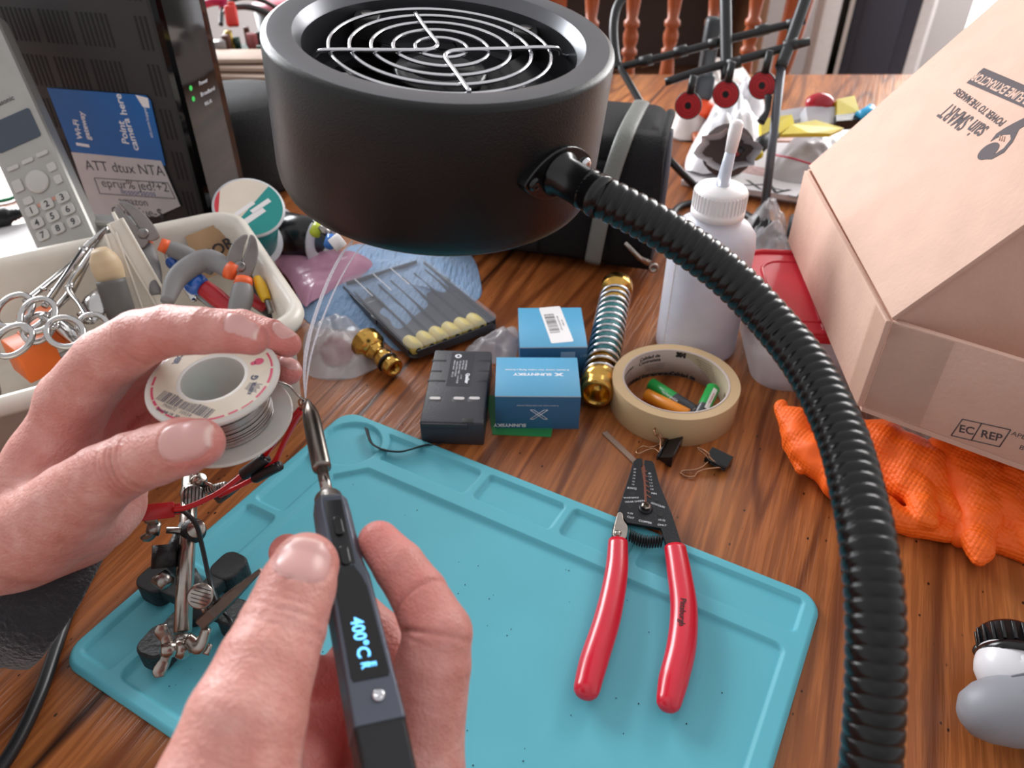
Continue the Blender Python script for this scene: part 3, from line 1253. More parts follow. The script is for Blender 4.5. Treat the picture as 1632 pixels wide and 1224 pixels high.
b = MB()
b.tube([pn - bdir * .1, pn - bdir * .5], [.33, .3], steel, 20)
M_ = frame(pn - bdir * .75, (1, 0, 0), None, bdir)
b.sphere((0, 0, 0), .52, nickel, M=M_, sc=(.8, 1, .9))
b.box((.7, 0, .1), (.9, .22, .7), nickel, .1, M=M_)
b.build('ball_joint', t)
b = MB()
jn = pn - bdir * .75
wing(b, W(268, 1035, 34.6), W(250, 1040, 34.5) - jn, W(252, 1075, 34.5) - W(262, 1000, 34.7), nickel, 1.0)
b.build('wing_nut', t)
b = MB()
mid_j = W(308, 846, 38.0)
b.sphere(tuple(mid_j), .62, dark_iron, n=20)
b.lathe([(.001, .06), (.40, .06), (.44, 0), (.44, -.3), (.2, -.4)], nickel, 24, M=frame(W(313, 843, 37.2), None, (0, 1, 0), CAMP - W(313, 843, 37.2)))
b.lathe([(.46, .01), (.46, -.1)], mat('knurled_ring', '8a8580', .4, 1.0), 24, M=frame(W(313, 843, 37.2), None, (0, 1, 0), CAMP - W(313, 843, 37.2)), cap=False)
b.build('clamp_knob', t)
b = MB()
b.tube([mid_j, W(265, 845, 37.5)], [.2, .16], steel, 12)
wing(b, W(245, 842, 37.2), W(235, 842, 37.2) - mid_j, (0, 0, 1), steel, .8)
b.build('wing_nut', t)
# upper joint
b = MB()
uj = W(305, 786, 38.8)
b.sphere(tuple(uj), .55, nickel, n=20)
M_ = frame(W(308, 790, 38.2), None, (1, 0, 0), CAMP - uj)
b.lathe([(.001, .3), (.5, .3), (.56, .22), (.56, -.1), (.3, -.3)], steel, 24, M=M_)
for k in range(6):
    b.box((0, -.42 + k * .17, .31), (.9, .05, .03), dark_iron, 0, M=M_)
b.build('clamp_knob', t)
b = MB()
wing(b, W(318, 765, 38.4), W(330, 760, 38) - uj, W(306, 750, 38) - W(325, 775, 38), nickel, .9)
b.build('wing_nut', t)
b = MB()
sp = [W(330 + 3.0 * i + (0), 782 - .8 * i, 38.4 - .03 * i) for i in range(12)]
hel = []
ax = (sp[-1] - sp[0])
M_ = frame(sp[0], None, (0, 0, 1), ax)
for i in range(81):
    a = i / 10 * 2 * math.pi
    hel.append(M_ @ V(.2 * math.cos(a), .2 * math.sin(a), ax.length * i / 80))
b.tube(hel, .045, steel, 6)
b.tube([uj, sp[-1]], .1, steel, 10)
b.build('spring', t)


def clip(a, e, m_, name='alligator_clip', spread=.35, up=None):
    """crocodile clip from a (handles) to e (nose)"""
    d = (e - a)
    L_ = d.length
    u_ = (up or (CAMP - a))
    M_ = frame(a, None, u_, d)
    bb = MB(M_)
    for s_ in (-1, 1):
        secs = []
        for k, (z, w_, o_) in enumerate(((0, .28, .42), (L_ * .22, .32, .42), (L_ * .4, .3, .30), (L_ * .7, .2, .16), (L_ * .96, .1, .09), (L_, .08, .06))):
            hh = .07 if s_ > 0 else .07
            y0 = s_ * o_
            secs.append((z, [(w_, y0 - s_ * .14), (w_ * .7, y0), (-w_ * .7, y0), (-w_, y0 - s_ * .14), (-w_ * .8, y0 - s_ * .16), (-w_ * .6, y0 - s_ * .06), (w_ * .6, y0 - s_ * .06), (w_ * .8, y0 - s_ * .16)]))
        loft(bb, secs, m_)
    bb.lathe([(.16, -.28), (.16, .28)], m_, 14, M=Matrix.Translation((0, 0, L_ * .4)) @ Matrix.Rotation(math.radians(90), 4, 'Y'))
    hx = [V(.1 * math.cos(i * .8), .12 * math.sin(i * .8), L_ * .34 + i * .012) for i in range(30)]
    bb.tube(hx, .03, steel, 6)
    for k in range(6):
        z = L_ * (.72 + .045 * k)
        for s_ in (-1, 1):
            bb.box((0, s_ * .05, z), (.16, .06, .05), m_, 0)
    return bb.build(name, t)


cl_m = mat('aged_bronze_clip', '6a5a52', 0.35, 1.0, var=.2, vscale=100)
clip(W(325, 990, 34.6), W(416, 908, 33.6), cl_m)
b = MB()
b.lathe([(.001, .12), (.5, .12), (.56, .06), (.56, -.08), (.3, -.14)], nickel, 28, M=frame(W(320, 950, 33.9), None, W(320, 920, 34) - W(318, 950, 34), CAMP - W(320, 950, 34)))
Mk = frame(W(320, 950, 33.9), None, W(330, 920, 34) - W(318, 950, 34), CAMP - W(320, 950, 34))
for k in range(5):
    b.box((0, -.32 + .16 * k, .125), (.85 - .1 * abs(k - 2), .035, .02), dark_iron, 0, M=Mk)
b.tube([W(322, 960, 34.0), W(330, 985, 34.5)], [.12, .16], nickel, 12)
b.build('thumb_screw', t)
b = MB()
ju = [W(300, 1020, 35.0), W(318, 1030, 34.6), W(330, 1000, 34.5)]
b.tube(catmull(ju, 6), [.3, .34, .26], nickel, 14, flat=(.7, 1.1))
b.tube([W(316, 1036, 34.7), W(330, 1038, 34.6), W(333, 1026, 34.6)], [.12, .22, .2], nickel, 10, flat=(.5, 1))
b.build('clip_bracket', t)
clip(W(352, 790, 38.0), W(418, 738, 36.0), cl_m)

# ------------------------------------------------------------------ wires being soldered
red_w = mat('red_silicone_wire', 'c4141c', 0.35)
blk_w = mat('black_silicone_wire', '18181b', 0.35)
t = thing('battery_lead', 'short red and black wire lead with a red plug clipped in the helping hands', 'wire', W(265, 812, 36))
cp = W(222, 818, 34.6)
ce = W(277, 812, 34.9)
b = MB(frame(cp, ce - cp, None, CAMP - cp))
L_ = (ce - cp).length
b.box((L_ / 2, 0, 0), (L_, .72, .42), red_pl, .05)
b.box((L_ + .12, .0, 0), (.3, .5, .3), red_pl, .04)
b.box((L_ * .45, 0, .22), (L_ * .8, .5, .04), red_pl, .015)
b.build('plug', t)
b = MB()
b.tube(catmull([ce, W(300, 808, 35), W(340, 790, 35.3), W(370, 770, 35.6), W(396, 748, 35.8), W(402, 744, 35.8)], 8), .125, red_w, 12)
b.build('red_wire', t)
b = MB()
b.tube(catmull([ce + V(0, 0, -.1), W(292, 815, 35.2), W(312, 835, 35.6), W(322, 870, 36), W(333, 920, 36.2), W(345, 960, 35.6), W(365, 985, 34.8), W(372, 1003, 34.6)], 8), .11, blk_w, 12)
b.build('black_wire', t)
jt = W(486, 640, 32.0)
b = MB()
for q in (((404, 742, 35.8), (425, 722, 35.2), (455, 680, 33.4), (478, 652, 32.3)), ((424, 744, 35.4), (438, 735, 35.0), (455, 700, 34), (479, 655, 32.4))):
    b.tube(catmull([W(*k) for k in q], 8), .12, red_w, 12)
b.tube(catmull([W(350, 790, 36.8), W(400, 765, 36.2), W(432, 742, 35.4)], 8), .12, red_w, 12)
b.build('red_pigtail', t)
b = MB()
for k, q in enumerate((((478, 652, 32.3), (482, 644, 32.1), (488, 636, 31.95)), ((479, 655, 32.4), (484, 650, 32.1), (489, 640, 31.95)), ((480, 650, 32.2), (476, 640, 32.1), (484, 632, 32)))):
    b.tube(catmull([W(*k_) for k_ in q], 6), .05, copper, 8)
b.sphere(tuple(jt), .13, sol_m, n=12)
b.build('bare_joint', t)
hs = mat('black_heat_shrink', '16171b', 0.45, bump=.5, bscale=200)
for q0, q1, r_ in (((386, 758, 35.9), (424, 730, 35.2), .30), ((404, 764, 35.7), (446, 742, 34.9), .24)):
    b = MB()
    a_, e_ = W(*q0), W(*q1)
    b.tube([a_, a_.lerp(e_, .1), a_.lerp(e_, .9), e_, a_.lerp(e_, .97)], [r_ * .7, r_, r_, r_ * .95, r_ * .7], hs, 18)
    b.build('heat_shrink', t)

# ------------------------------------------------------------------ the person's two hands
def skin_material():
    m = bpy.data.materials.new('skin')
    m.use_nodes = True
    nt = m.node_tree
    N, L = nt.nodes, nt.links
    b_ = N['Principled BSDF']
    tcn = N.new('ShaderNodeTexCoord')

    def noise(sc, det=3):
        n = N.new('ShaderNodeTexNoise')
        n.inputs['Scale'].default_value = sc
        n.inputs['Detail'].default_value = det
        L.new(tcn.outputs['Object'], n.inputs['Vector'])
        return n.outputs[0]

    def ramp(src, st):
        r = N.new('ShaderNodeValToRGB')
        e = r.color_ramp.elements
        while len(e) < len(st):
            e.new(.5)
        for k, (p, c) in enumerate(st):
            e[k].position = p
            e[k].color = (*lin(c), 1) if isinstance(c, str) else (c, c, c, 1)
        L.new(src, r.inputs[0])
        return r.outputs[0]

    def mix(a, c, f, mode='MIX'):
        x = N.new('ShaderNodeMix')
        x.data_type = 'RGBA'
        x.blend_type = mode
        for i_, s_ in ((6, a), (7, c)):
            if isinstance(s_, tuple):
                x.inputs[i_].default_value = s_
            else:
                L.new(s_, x.inputs[i_])
        if isinstance(f, float):
            x.inputs[0].default_value = f
        else:
            L.new(f, x.inputs[0])
        return x.outputs[2]

    base = ramp(noise(60, 4), [(.3, 'c68579'), (.5, 'd6988c'), (.72, 'e2aca1')])
    blot = ramp(noise(180, 3), [(.35, .0), (.7, .35)])
    base = mix(base, (*lin('c4776e'), 1), blot)
    at = N.new('ShaderNodeAttribute'); at.attribute_name = 'flush'
    base = mix(base, (*lin('cf706a'), 1), at.outputs['Fac'])
    an = N.new('ShaderNodeAttribute'); an.attribute_name = 'nail'
    nf = ramp(an.outputs['Fac'], [(.4, .0), (.6, 1.0)])
    base = mix(base, (*lin('d8a6a0'), 1), nf)
    al = N.new('ShaderNodeAttribute'); al.attribute_name = 'lunula'
    base = mix(base, (*lin('ecccc2'), 1), al.outputs['Fac'])
    L.new(base, b_.inputs['Base Color'])
    rg = ramp(nf, [(0, .47), (1, .30)])
    L.new(rg, b_.inputs['Roughness'])
    b_.inputs['Subsurface Weight'].default_value = 0.22
    b_.inputs['Subsurface Radius'].default_value = (1.0, .35, .2)
    b_.inputs['Subsurface Scale'].default_value = 0.004
    b_.inputs['Specular IOR Level'].default_value = .45
    # pores and fine skin lines
    v = N.new('ShaderNodeTexVoronoi')
    v.inputs['Scale'].default_value = 900
    L.new(tcn.outputs['Object'], v.inputs['Vector'])
    nb = noise(330, 5)
    sc_ = N.new('ShaderNodeMath'); sc_.operation = 'MULTIPLY'; sc_.inputs[1].default_value = .35
    L.new(v.outputs['Distance'], sc_.inputs[0])
    ad = N.new('ShaderNodeMath'); ad.operation = 'ADD'
    L.new(sc_.outputs[0], ad.inputs[0]); L.new(nb, ad.inputs[1])
    inv = N.new('ShaderNodeMath'); inv.operation = 'SUBTRACT'; inv.inputs[0].default_value = 1
    L.new(nf, inv.inputs[1])
    st = N.new('ShaderNodeMath'); st.operation = 'MULTIPLY'; st.inputs[1].default_value = .55
    L.new(inv.outputs[0], st.inputs[0])
    bp = N.new('ShaderNodeBump')
    bp.inputs['Distance'].default_value = .0011
    L.new(st.outputs[0], bp.inputs['Strength'])
    L.new(ad.outputs[0], bp.inputs['Height'])
    L.new(bp.outputs[0], b_.inputs['Normal'])
    return m


skin = skin_material()


def hand_mesh(name, parent, chains, palm, nails, creases, flush, h, lo, hi, label=None, kf=.10, kp=.45, clip_fn=None):
    """chains: lists of (px,py,d,r) joints; palm: [((px,py,d,r),(px,py,d,r))...]; one continuous surface"""
    C_ = [[(np.array(W(*j[:3])), j[3]) for j in c] for c in chains]
    Pm = [[(np.array(W(*j[:3])), j[3]) for j in c] for c in palm]

    def fn(P):
        dp = None
        for c in Pm:
            for (a, ra), (e, re) in zip(c[:-1], c[1:]):
                d = sd_cone(P, a, e, ra, re)
                dp = d if dp is None else smin(dp, d, .9)
        fs_ = None
        for c in C_:
            dc = None
            for i, ((a, ra), (e, re)) in enumerate(zip(c[:-1], c[1:])):
                d = sd_cone(P, a, e, ra, re)
                dc = d if dc is None else smin(dc, d, .10)
            fs_ = dc if fs_ is None else smin(fs_, dc, kf)
        return smin(fs_, dp, kp)

    V_, F_ = surface_nets(fn, lo, hi, h)
    g = grad(fn, V_)
    nrm_ = g / (np.linalg.norm(g, axis=1)[:, None] + 1e-9)
    nailA = np.zeros(len(V_)); lun = np.zeros(len(V_)); fl = np.zeros(len(V_))
    disp_ = np.zeros(len(V_))
    tot = np.zeros(len(V_))
    for (c0, along_, up_, L_, Wd, raise_) in nails:
        c0 = np.array(c0); al = np.array(along_) / np.linalg.norm(along_)
        up_ = np.array(up_, float); up_ -= al * (up_ @ al); up_ /= np.linalg.norm(up_)
        sd_ = np.cross(al, up_)
        q = V_ - c0
        x, y, z = q @ sd_, q @ al, q @ up_
        facing = (nrm_ @ up_)
        # rounded-rectangle patch: straight sides, round cuticle, gently round free edge
        ax_, ay_ = np.abs(x) / (Wd / 2), y / (L_ / 2)
        e = np.maximum(ax_ ** 2.6 + np.abs(np.where(ay_ < 0, ay_, ay_ * .97)) ** 2.8, 0)
        sgn = (1 - e) * min(Wd, L_) / 4   # >0 inside
        ok = (facing > .05) & (np.abs(z) < 1.3)
        inside = np.clip(sgn / .05 * .5 + .5, 0, 1) * ok
        nailA = np.maximum(nailA, inside)
        lun = np.maximum(lun, inside * np.clip((ay_ - .86) / .1, 0, 1))
        fall = np.exp(-(sgn / .055) ** 2) * ok * (ay_ < .9)
        disp_ -= .07 * fall
        disp_ += raise_ * inside
        # flesh fold beside the nail
        disp_ += .02 * np.exp(-((sgn + .11) / .07) ** 2) * ok * (ay_ < .6)
    for (p, al, up_, wd, dep, reach, cur) in creases:
        p = np.array(p); al = np.array(al) / np.linalg.norm(al)
        up_ = np.array(up_, float); up_ /= np.linalg.norm(up_)
        sd_ = np.cross(al, up_)
        q = V_ - p
        y, x = q @ al, q @ sd_
        y = y - cur * x * x
        r_ = np.linalg.norm(q, axis=1)
        m_ = np.clip(1.3 - r_ / reach, 0, 1) * np.clip((nrm_ @ up_) * 2.2 + .3, 0, 1)
        disp_ -= 1.5 * dep * np.exp(-(y / wd) ** 2) * m_
    for (p, rad, amt) in flush:
        d = np.linalg.norm(V_ - np.array(p), axis=1)
        fl = np.maximum(fl, amt * np.clip(1.2 - d / rad, 0, 1))
    V_ = V_ + nrm_ * disp_[:, None]
    b_ = MB()
    b_.v = [tuple(v) for v in V_]
    b_.f = [tuple(int(i) for i in f) for f in F_]
    b_.mi = [0] * len(F_)
    b_.sm = [True] * len(F_)
    b_.mats = [skin]
    o_ = b_.build(name, parent, label=label, autosm=170)
    me = o_.data
    for nm, arr in (('nail', nailA), ('lunula', lun), ('flush', fl)):
        a = me.attributes.new(nm, 'FLOAT', 'POINT')
        a.data.foreach_set('value', arr.astype(np.float32))
    return o_


person = thing('person', 'person seen only as two hands, one holding a solder spool, the other a soldering iron', 'person', (-12, 12, 6))

# left hand: thumb in front of the spool, index and middle finger over its rim
lch = [
    # index
    [(118, 640, 32.5, 1.45), (170, 575, 31, 1.30), (222, 540, 29.4, 1.10), (268, 527, 28.6, .96), (322, 527, 28.0, .86), (368, 530, 27.9, .74), (402, 540, 27.9, .60)],
    # middle
    [(150, 620, 34.8, 1.3), (240, 545, 33.5, 1.1), (320, 525, 32.6, .92), (385, 524, 32.0, .80), (430, 535, 31.6, .68), (458, 548, 31.4, .56)],
    # ring
    [(160, 670, 36.2, 1.2), (260, 590, 35.4, 1.0), (350, 570, 34.4, .88), (420, 578, 33.4, .74), (460, 592, 33.0, .58)],
    # little
    [(170, 720, 36.6, 1.1), (250, 670, 36.2, .9), (330, 640, 35.6, .75), (400, 632, 35, .6)],
    # thumb
    [(60, 850, 32, 2.0), (120, 800, 30.8, 1.65), (165, 762, 29.6, 1.32), (212, 738, 28.6, 1.17), (250, 725, 28.0, 1.10), (290, 712, 27.4, 1.04), (318, 706, 27.2, .88)],
]
lpalm = [
    [(118, 640, 32.8, 1.35), (80, 745, 33.2, 1.7), (30, 850, 33.6, 2.2), (-60, 900, 34.5, 2.7), (-260, 980, 36, 2.9)],
    [(150, 640, 35.2, 1.3), (130, 740, 35.6, 1.6), (60, 830, 35.6, 2.2)],
    [(170, 690, 36.6, 1.2), (170, 780, 36.0, 1.55), (120, 840, 35.2, 1.7), (20, 880, 35, 2.3)],
    [(90, 830, 32.2, 1.7), (150, 818, 32.4, 1.45), (182, 800, 33.2, 1.3)],
]
tu = CAMP - W(300, 710, 27)
tal = W(318, 706, 27.2) - W(230, 732, 28.2)
lnails = [(W(287, 702, 26.4), tal, tu + V(0, 0, 6), 1.55, 1.45, .02),
          (W(385, 512, 27.4), W(402, 532, 27.6) - W(330, 522, 27.9), V(.05, .55, .8), 1.15, .95, .015),
          (W(452, 530, 31.3), W(458, 548, 31.4) - W(400, 524, 31.9), V(.1, .5, .8), 1.0, .85, .015),
          (W(462, 578, 32.8), W(460, 592, 33) - W(430, 580, 33.3), V(.5, -.5, 1), .9, .75, .015)]
ith = W(212, 738, 28.6)
lcr = []
for k, (px, py, dep) in enumerate(((190, 747, .08), (203, 743, .11), (216, 739, .13), (229, 734, .11), (241, 730, .08), (178, 751, .06))):
    lcr.append((W(px, py, 28.4), tal, tu, .06, dep, 1.5, .10 if k % 2 else -.06))
ial = W(300, 525, 28.2) - W(222, 540, 29.4)
for px, py, dep, d in ((216, 540, .07, 29.4), (208, 536, .04, 29.5), (322, 527, .03, 28), (330, 527, .03, 28), (345, 520, .02, 28)):
    lcr.append((W(px, py, d), ial, V(0, -.3, 1), .06, dep, 1.4, .1))
lcr.append((W(268, 560, 28.4), ial, V(.1, -1, .1), .05, .05, 1.0, .0))
lcr.append((W(232, 580, 29), ial + V(0, 0, .3), V(.1, -1, .0), .07, .08, 1.0, .0))
# web and wrist folds
for k in range(9):
    lcr.append((W(60 + 6 * k, 740 + 9 * k, 31.8), V(.35, 0, -1 + .06 * k), CAMP - W(60, 780, 32), .05, .035, 1.9, .04 * (k - 4)))
lfl = [(W(318, 706, 27.2), 1.2, .75), (W(402, 540, 27.9), 1.3, .7), (W(458, 548, 31.4), 1.4, .8), (W(460, 592, 33), 1.4, .8), (W(180, 680, 34), 3.0, .75), (W(268, 540, 28.6), 1.6, .35), (W(130, 720, 33), 2.4, .4)]
allp = [np.array(W(*j[:3])) for c in lch + lpalm for j in c]
lo = np.min(allp, 0) - 3.2
hi = np.max(allp, 0) + 2.8
lo[0] = max(lo[0], -27.5)
hand_mesh('hand', person, lch, lpalm, lnails, lcr, lfl, .095, lo, hi, label='left hand pinching the solder spool')

# right hand: thumb left of the iron, index finger right of it, the others curled underneath
rch = [
    # index
    [(655, 1330, 24.4, 1.9), (668, 1180, 25.0, 1.46), (690, 1060, 25.2, 1.24), (698, 1010, 25.3, 1.12), (668, 948, 25.9, .96), (636, 902, 26.4, .88), (604, 864, 26.9, .74)],
    # middle
    [(620, 1330, 25.5, 1.5), (650, 1200, 26.8, 1.25), (650, 1090, 27.6, 1.05), (600, 1010, 28.2, .92), (520, 930, 28.2, .80), (458, 880, 28.2, .66)],
    # ring
    [(590, 1340, 26.5, 1.4), (630, 1240, 27.8, 1.2), (620, 1130, 28.6, 1.0), (560, 1090, 28.6, .88), (490, 1075, 27.6, .72)],
    # little
    [(560, 1350, 25, 1.2), (600, 1280, 27, 1.0), (585, 1210, 28, .85), (535, 1185, 28, .75), (500, 1180, 27.6, .62)],
    # thumb
    [(330, 1400, 20.6, 2.2), (362, 1260, 20.8, 1.95), (392, 1150, 21.4, 1.66), (425, 1060, 22.4, 1.42), (450, 1000, 23.2, 1.30), (474, 935, 24.0, 1.18), (487, 902, 24.5, 1.05)],
]
rpalm = [
    [(655, 1330, 24.4, 1.8), (560, 1430, 23, 2.3), (460, 1520, 19, 2.9), (420, 1700, 18, 3.0)],
    [(600, 1340, 25.4, 1.6), (520, 1430, 22.5, 2.2), (450, 1520, 21, 2.6)],
    [(350, 1380, 21.2, 2.1), (420, 1470, 21, 2.6)],
    [(560, 1350, 25, 1.3), (480, 1420, 24.5, 1.8), (430, 1500, 23, 2.2)],
    [(430, 1300, 24.5, 1.5), (520, 1150, 28.5, 1.2), (560, 1060, 29.0, 1.0)],
    [(480, 1420, 25, 1.6), (540, 1240, 28.6, 1.4), (600, 1180, 28.6, 1.2)],
]
rtu = CAMP - W(480, 900, 24)
rtal = W(487, 902, 24.5) - W(462, 968, 23.7)
rnails = [(W(484, 893, 23.6), W(492, 880, 24.6) - W(476, 935, 24.0), rtu + V(-.5, 0, 0), 1.45, 1.75, .02)]
rcr = []
for k, (px, py, dep) in enumerate(((462, 965, .03), (455, 985, .06), (450, 1000, .04), (444, 1016, .05), (438, 1030, .03), (466, 952, .02))):
    rcr.append((W(px, py, 23), rtal, rtu, .05, dep, 1.6, .12 if k % 2 else -.05))
ia = W(636, 902, 26.4) - W(698, 1010, 24.5)
rcr.append((W(668, 948, 25.4), W(636, 902, 26.4) - W(690, 990, 24.8), rtu + V(-.4, 0, .3), .06, .07, 1.3, 0))
rcr.append((W(672, 1010, 25.0), V(.1, .55, .3), rtu + V(-.5, 0, 0), .07, .14, 1.4, .0))
rcr.append((W(662, 1022, 25.0), V(.25, .5, .3), rtu + V(-.5, 0, 0), .06, .05, 1.2, .0))
rcr.append((W(650, 1140, 24.6), V(.2, .8, .1), rtu, .06, .03, 1.4, .0))
rfl = [(W(604, 864, 26.9), 2.0, .75), (W(660, 960, 25.4), 2.0, .55), (W(487, 902, 24.5), 1.2, .35), (W(458, 880, 28.2), 2.0, .8), (W(540, 1120, 27), 3.5, .9), (W(640, 1060, 25), 2.0, .4)]
allp = [np.array(W(*j[:3])) for c in rch + rpalm for j in c]
lo = np.min(allp, 0) - 3.0
hi = np.max(allp, 0) + 2.4
hand_mesh('hand', person, rch, rpalm, rnails, rcr, rfl, .095, lo, hi, label='right hand holding the iron like a pen')

# dark sleeve cuff round the left wrist
slv = mat('charcoal_knit_sleeve', '222227', 0.9, var=.2, vscale=200, bump=2, bscale=500, sheen=.4)
b = MB()
pts = [W(78, 955, 35.5), W(20, 945, 35.2), W(-60, 960, 35.2), W(-180, 1010, 35.6), W(-330, 1050, 36)]


def slf(u, v):
    a = 2 * math.pi * u
    P = catmull(pts, 6)
    s = v * (len(P) - 1)
    i = min(int(s), len(P) - 2)
    p = P[i].lerp(P[i + 1], s - i)
    t_ = (P[i + 1] - P[i]).normalized()
    uu = t_.cross(V(0, 0, 1)).normalized()
    ww = uu.cross(t_)
    r_ = 2.75 + .9 * v + .12 * math.sin(5 * a + 9 * v) + .10 * math.sin(14 * v + 2 * a)
    q = p + uu * math.cos(a) * r_ * 1.0 + ww * math.sin(a) * r_ * .95 - V(0, 0, .3)
    # the cuff is cut at a slant: the lower edge reaches further along the hand
    q -= t_ * (max(0, 1 - v * 4)) * (-.2 + 1.0 * (math.sin(a) * .5 + .5) * 2.0)
    return q


slf0 = slf
b.grid(lambda u, v: slf0(u, v), 48, 24, slv, closeu=True)
b.build('sleeve', person, solid=.25, sub=1)

# ------------------------------------------------------------------ things lying on the table
def PF(px0, py0, px1, py1, z=0.0, z1=None):
    a, e = G(px0, py0, z), G(px1, py1, z if z1 is None else z1)
    m = frame(a, e - a, None, (0, 0, 1))
    return m, (e - a).length


def outl(px, z=0.0):
    return [(p.x, p.y) for p in (G(x, y, z) for x, y in px)]


def rim_smooth(pts, n=3, closed=True):
    return [(p.x, p.y) for p in catmull([V(x, y, 0) for x, y in pts], n, closed)]


def blob(name, outline_xy, hgt, m, seed=0, amp=.35, fs=.35, nr=14, na=72, power=2.2, base=0.02, parent=None, facets=0.0):
    """crumpled soft thing lying inside an outline"""
    P = catmull([V(x, y, 0) for x, y in outline_xy], max(1, na // len(outline_xy)), True)
    c = sum(P, Vector()) / len(P)
    n = len(P)
    vs, fs_ = [], []
    for j in range(nr + 1):
        r = j / nr
        for p in P:
            q = c.lerp(p, r)
            k = V(q.x * fs, q.y * fs, seed)
            nz_ = NZ.noise(k) + .5 * NZ.noise(k * 2.3)
            if facets:
                d_ = NZ.voronoi(k * 1.3)[0]
                nz_ += facets * (d_[1] - d_[0]) * 1.5 - facets * .3
            e = 1 - r ** power
            z = base + hgt * e * (1 + amp * nz_ * 1.6) + amp * .25 * hgt * (nz_ + .4) * r
            vs.append((q.x, q.y, max(base, z)))
    for j in range(nr):
        for i in range(n):
            fs_.append((j * n + i, (j + 1) * n + i, (j + 1) * n + (i + 1) % n, j * n + (i + 1) % n))
    b_ = MB()
    b_.add(vs, fs_, m, True)
    b_.add([(p.x, p.y, base - .01) for p in P], [tuple(range(n))[::-1]], m)
    return b_.build(name, parent)


# --- wire strippers
blk_st = mat('black_oxide_steel', '1d1e21', 0.38, .5, bump=.2, bscale=900)
red_grip = mat('red_vinyl_grip', 'd31330', 0.28, spec=.6, coat=.2)
t = thing('wire_stripper', 'wire stripper with black jaws and red dipped handles lying half on the turquoise mat', 'wire stripper', G(1030, 900, .4))
zj = .95
b = MB()
L1_ = outl([(1009.7, 735), (1015.6, 730), (1023.7, 730.6), (1024.6, 739), (1022, 744), (1026, 770), (1028, 800), (1030, 812), (1045, 822), (1055, 842), (999.4, 833), (992, 823), (984.7, 814), (1001, 762.6)], zj)
b.prism(L1_, zj - .22, zj, blk_st, bev=.03)
b.build('jaw', t)
b = MB()
R1_ = outl([(1026.6, 732.5), (1039, 734), (1042.5, 738), (1052, 773), (1070, 815.6), (1089, 873), (1063, 874), (1055, 845), (1040, 826), (1028, 812), (1028, 780), (1026.5, 760), (1025.5, 745)], zj)
b.prism(R1_, zj - .24, zj - .02, blk_st, bev=.03)
b.build('jaw', t)
b = MB()
R1_ = outl([(985, 815), (999, 832), (1000, 860), (974, 862), (976, 840)], zj - .1)
b.prism(R1_, zj - .4, zj - .2, blk_st, bev=.03)
b.build('tang', t)
b = MB()
notch = mat('bare_notch_steel', '7a4a3e', 0.45, .7)
for k in range(6):
    p = G(1022.5 + 1.6 * k, 748 + 8.2 * k, zj)
    M_, l_ = PF(1022 + 1.2 * k, 746 + 8.2 * k, 1031 + 1.2 * k, 752 + 8.2 * k, zj + .008)
    b.box((l_ / 2, 0, 0), (l_, .09, .01), notch, 0, M=M_)
M_, l_ = PF(1026, 742, 1029, 800, zj + .006)
b.box((l_ / 2, 0, 0), (l_, .14, .01), notch, 0, M=M_)
for px, py, r_ in ((1008, 787, .16), (1003.5, 807, .17), (1053, 820, .19), (1046, 797, .12), (1072, 864, .14)):
    p = G(px, py, zj)
    b.lathe([(.001, .004), (r_, .004)], black_sm, 16, M=Matrix.Translation((p.x, p.y, zj)), cap=False)


def gtext(b_, s, px, py, px2, py2, z, size, m_, **k):
    """lettering on a level surface, reading from the first to the second photo point"""
    M_, l_ = PF(px, py, px2, py2, z)
    b_.text(s, size, m_, M=M_ @ Matrix.Translation((l_ / 2, 0, 0)), **k)


for k, s in enumerate(('20', '18', '16', '14', '12', '10')):
    gtext(b, s, 1008.5 - .6 * k, 747.5 + 4.9 * k, 1015 - .6 * k, 748 + 4.9 * k, zj + .006, .17, print_wht)
for k, s in enumerate(('.80', '1.0', '1.3', '1.6', '2.0', '2.6')):
    gtext(b, s, 1031 + .8 * k, 754 + 5 * k, 1039 + .8 * k, 755 + 5 * k, zj + .006, .17, print_wht)
gtext(b, 'AWG', 1000, 777.5, 1014, 779, zj + .006, .25, print_wht)
gtext(b, 'MM', 1037, 786, 1047.5, 787.5, zj + .006, .22, print_wht)
gtext(b, 'WARNING!', 992, 793.5, 1020, 793, zj + .006, .19, print_wht)
gtext(b, 'WEAR SAFETY', 991, 800.5, 1033, 798, zj + .006, .2, print_wht)
gtext(b, 'GOGGLES', 1034, 800, 1063, 810, zj + .006, .2, print_wht)
gtext(b, '6-32', 999, 817, 1010, 819, zj + .006, .19, print_wht)
gtext(b, '10-32', 1047, 828, 1062, 830, zj + .006, .19, print_wht)
gtext(b, 'CUT', 999, 823, 1011, 826.5, zj + .006, .22, print_wht)
gtext(b, 'COPPER', 1016, 829, 1041, 834.5, zj + .006, .22, print_wht)
gtext(b, 'ONLY', 1047, 836, 1063, 837.5, zj + .006, .2, print_wht)
b.build('jaw_marking', t)
p = G(1029, 811, zj)
b = MB(rotz((p.x, p.y, zj - .05), 12))
b.lathe([(.44, 0), (.44, .1), (.34, .16), (.3, .16)], blk_st, 28)
b.lathe([(.3, .1), (.3, .34), (.2, .38), (.18, .2), (.001, .2)], nickel, 6, smooth=False)
b.build('pivot_nut', t)
b = MB()
lt = outl([(985, 817), (992, 818.5), (994, 830), (1000, 839), (998, 857), (986, 860), (977, 854), (979, 838)], zj + .1)
b.prism(rim_smooth(lt, 3), zj, zj + .12, nickel, bev=.03)
p = G(984.5, 850, zj + .1)
b.lathe([(.22, 0), (.22, .16), (.12, .22), (.001, .22)], nickel, 20, M=Matrix.Translation((p.x, p.y, zj)))
b.build('lock_latch', t)
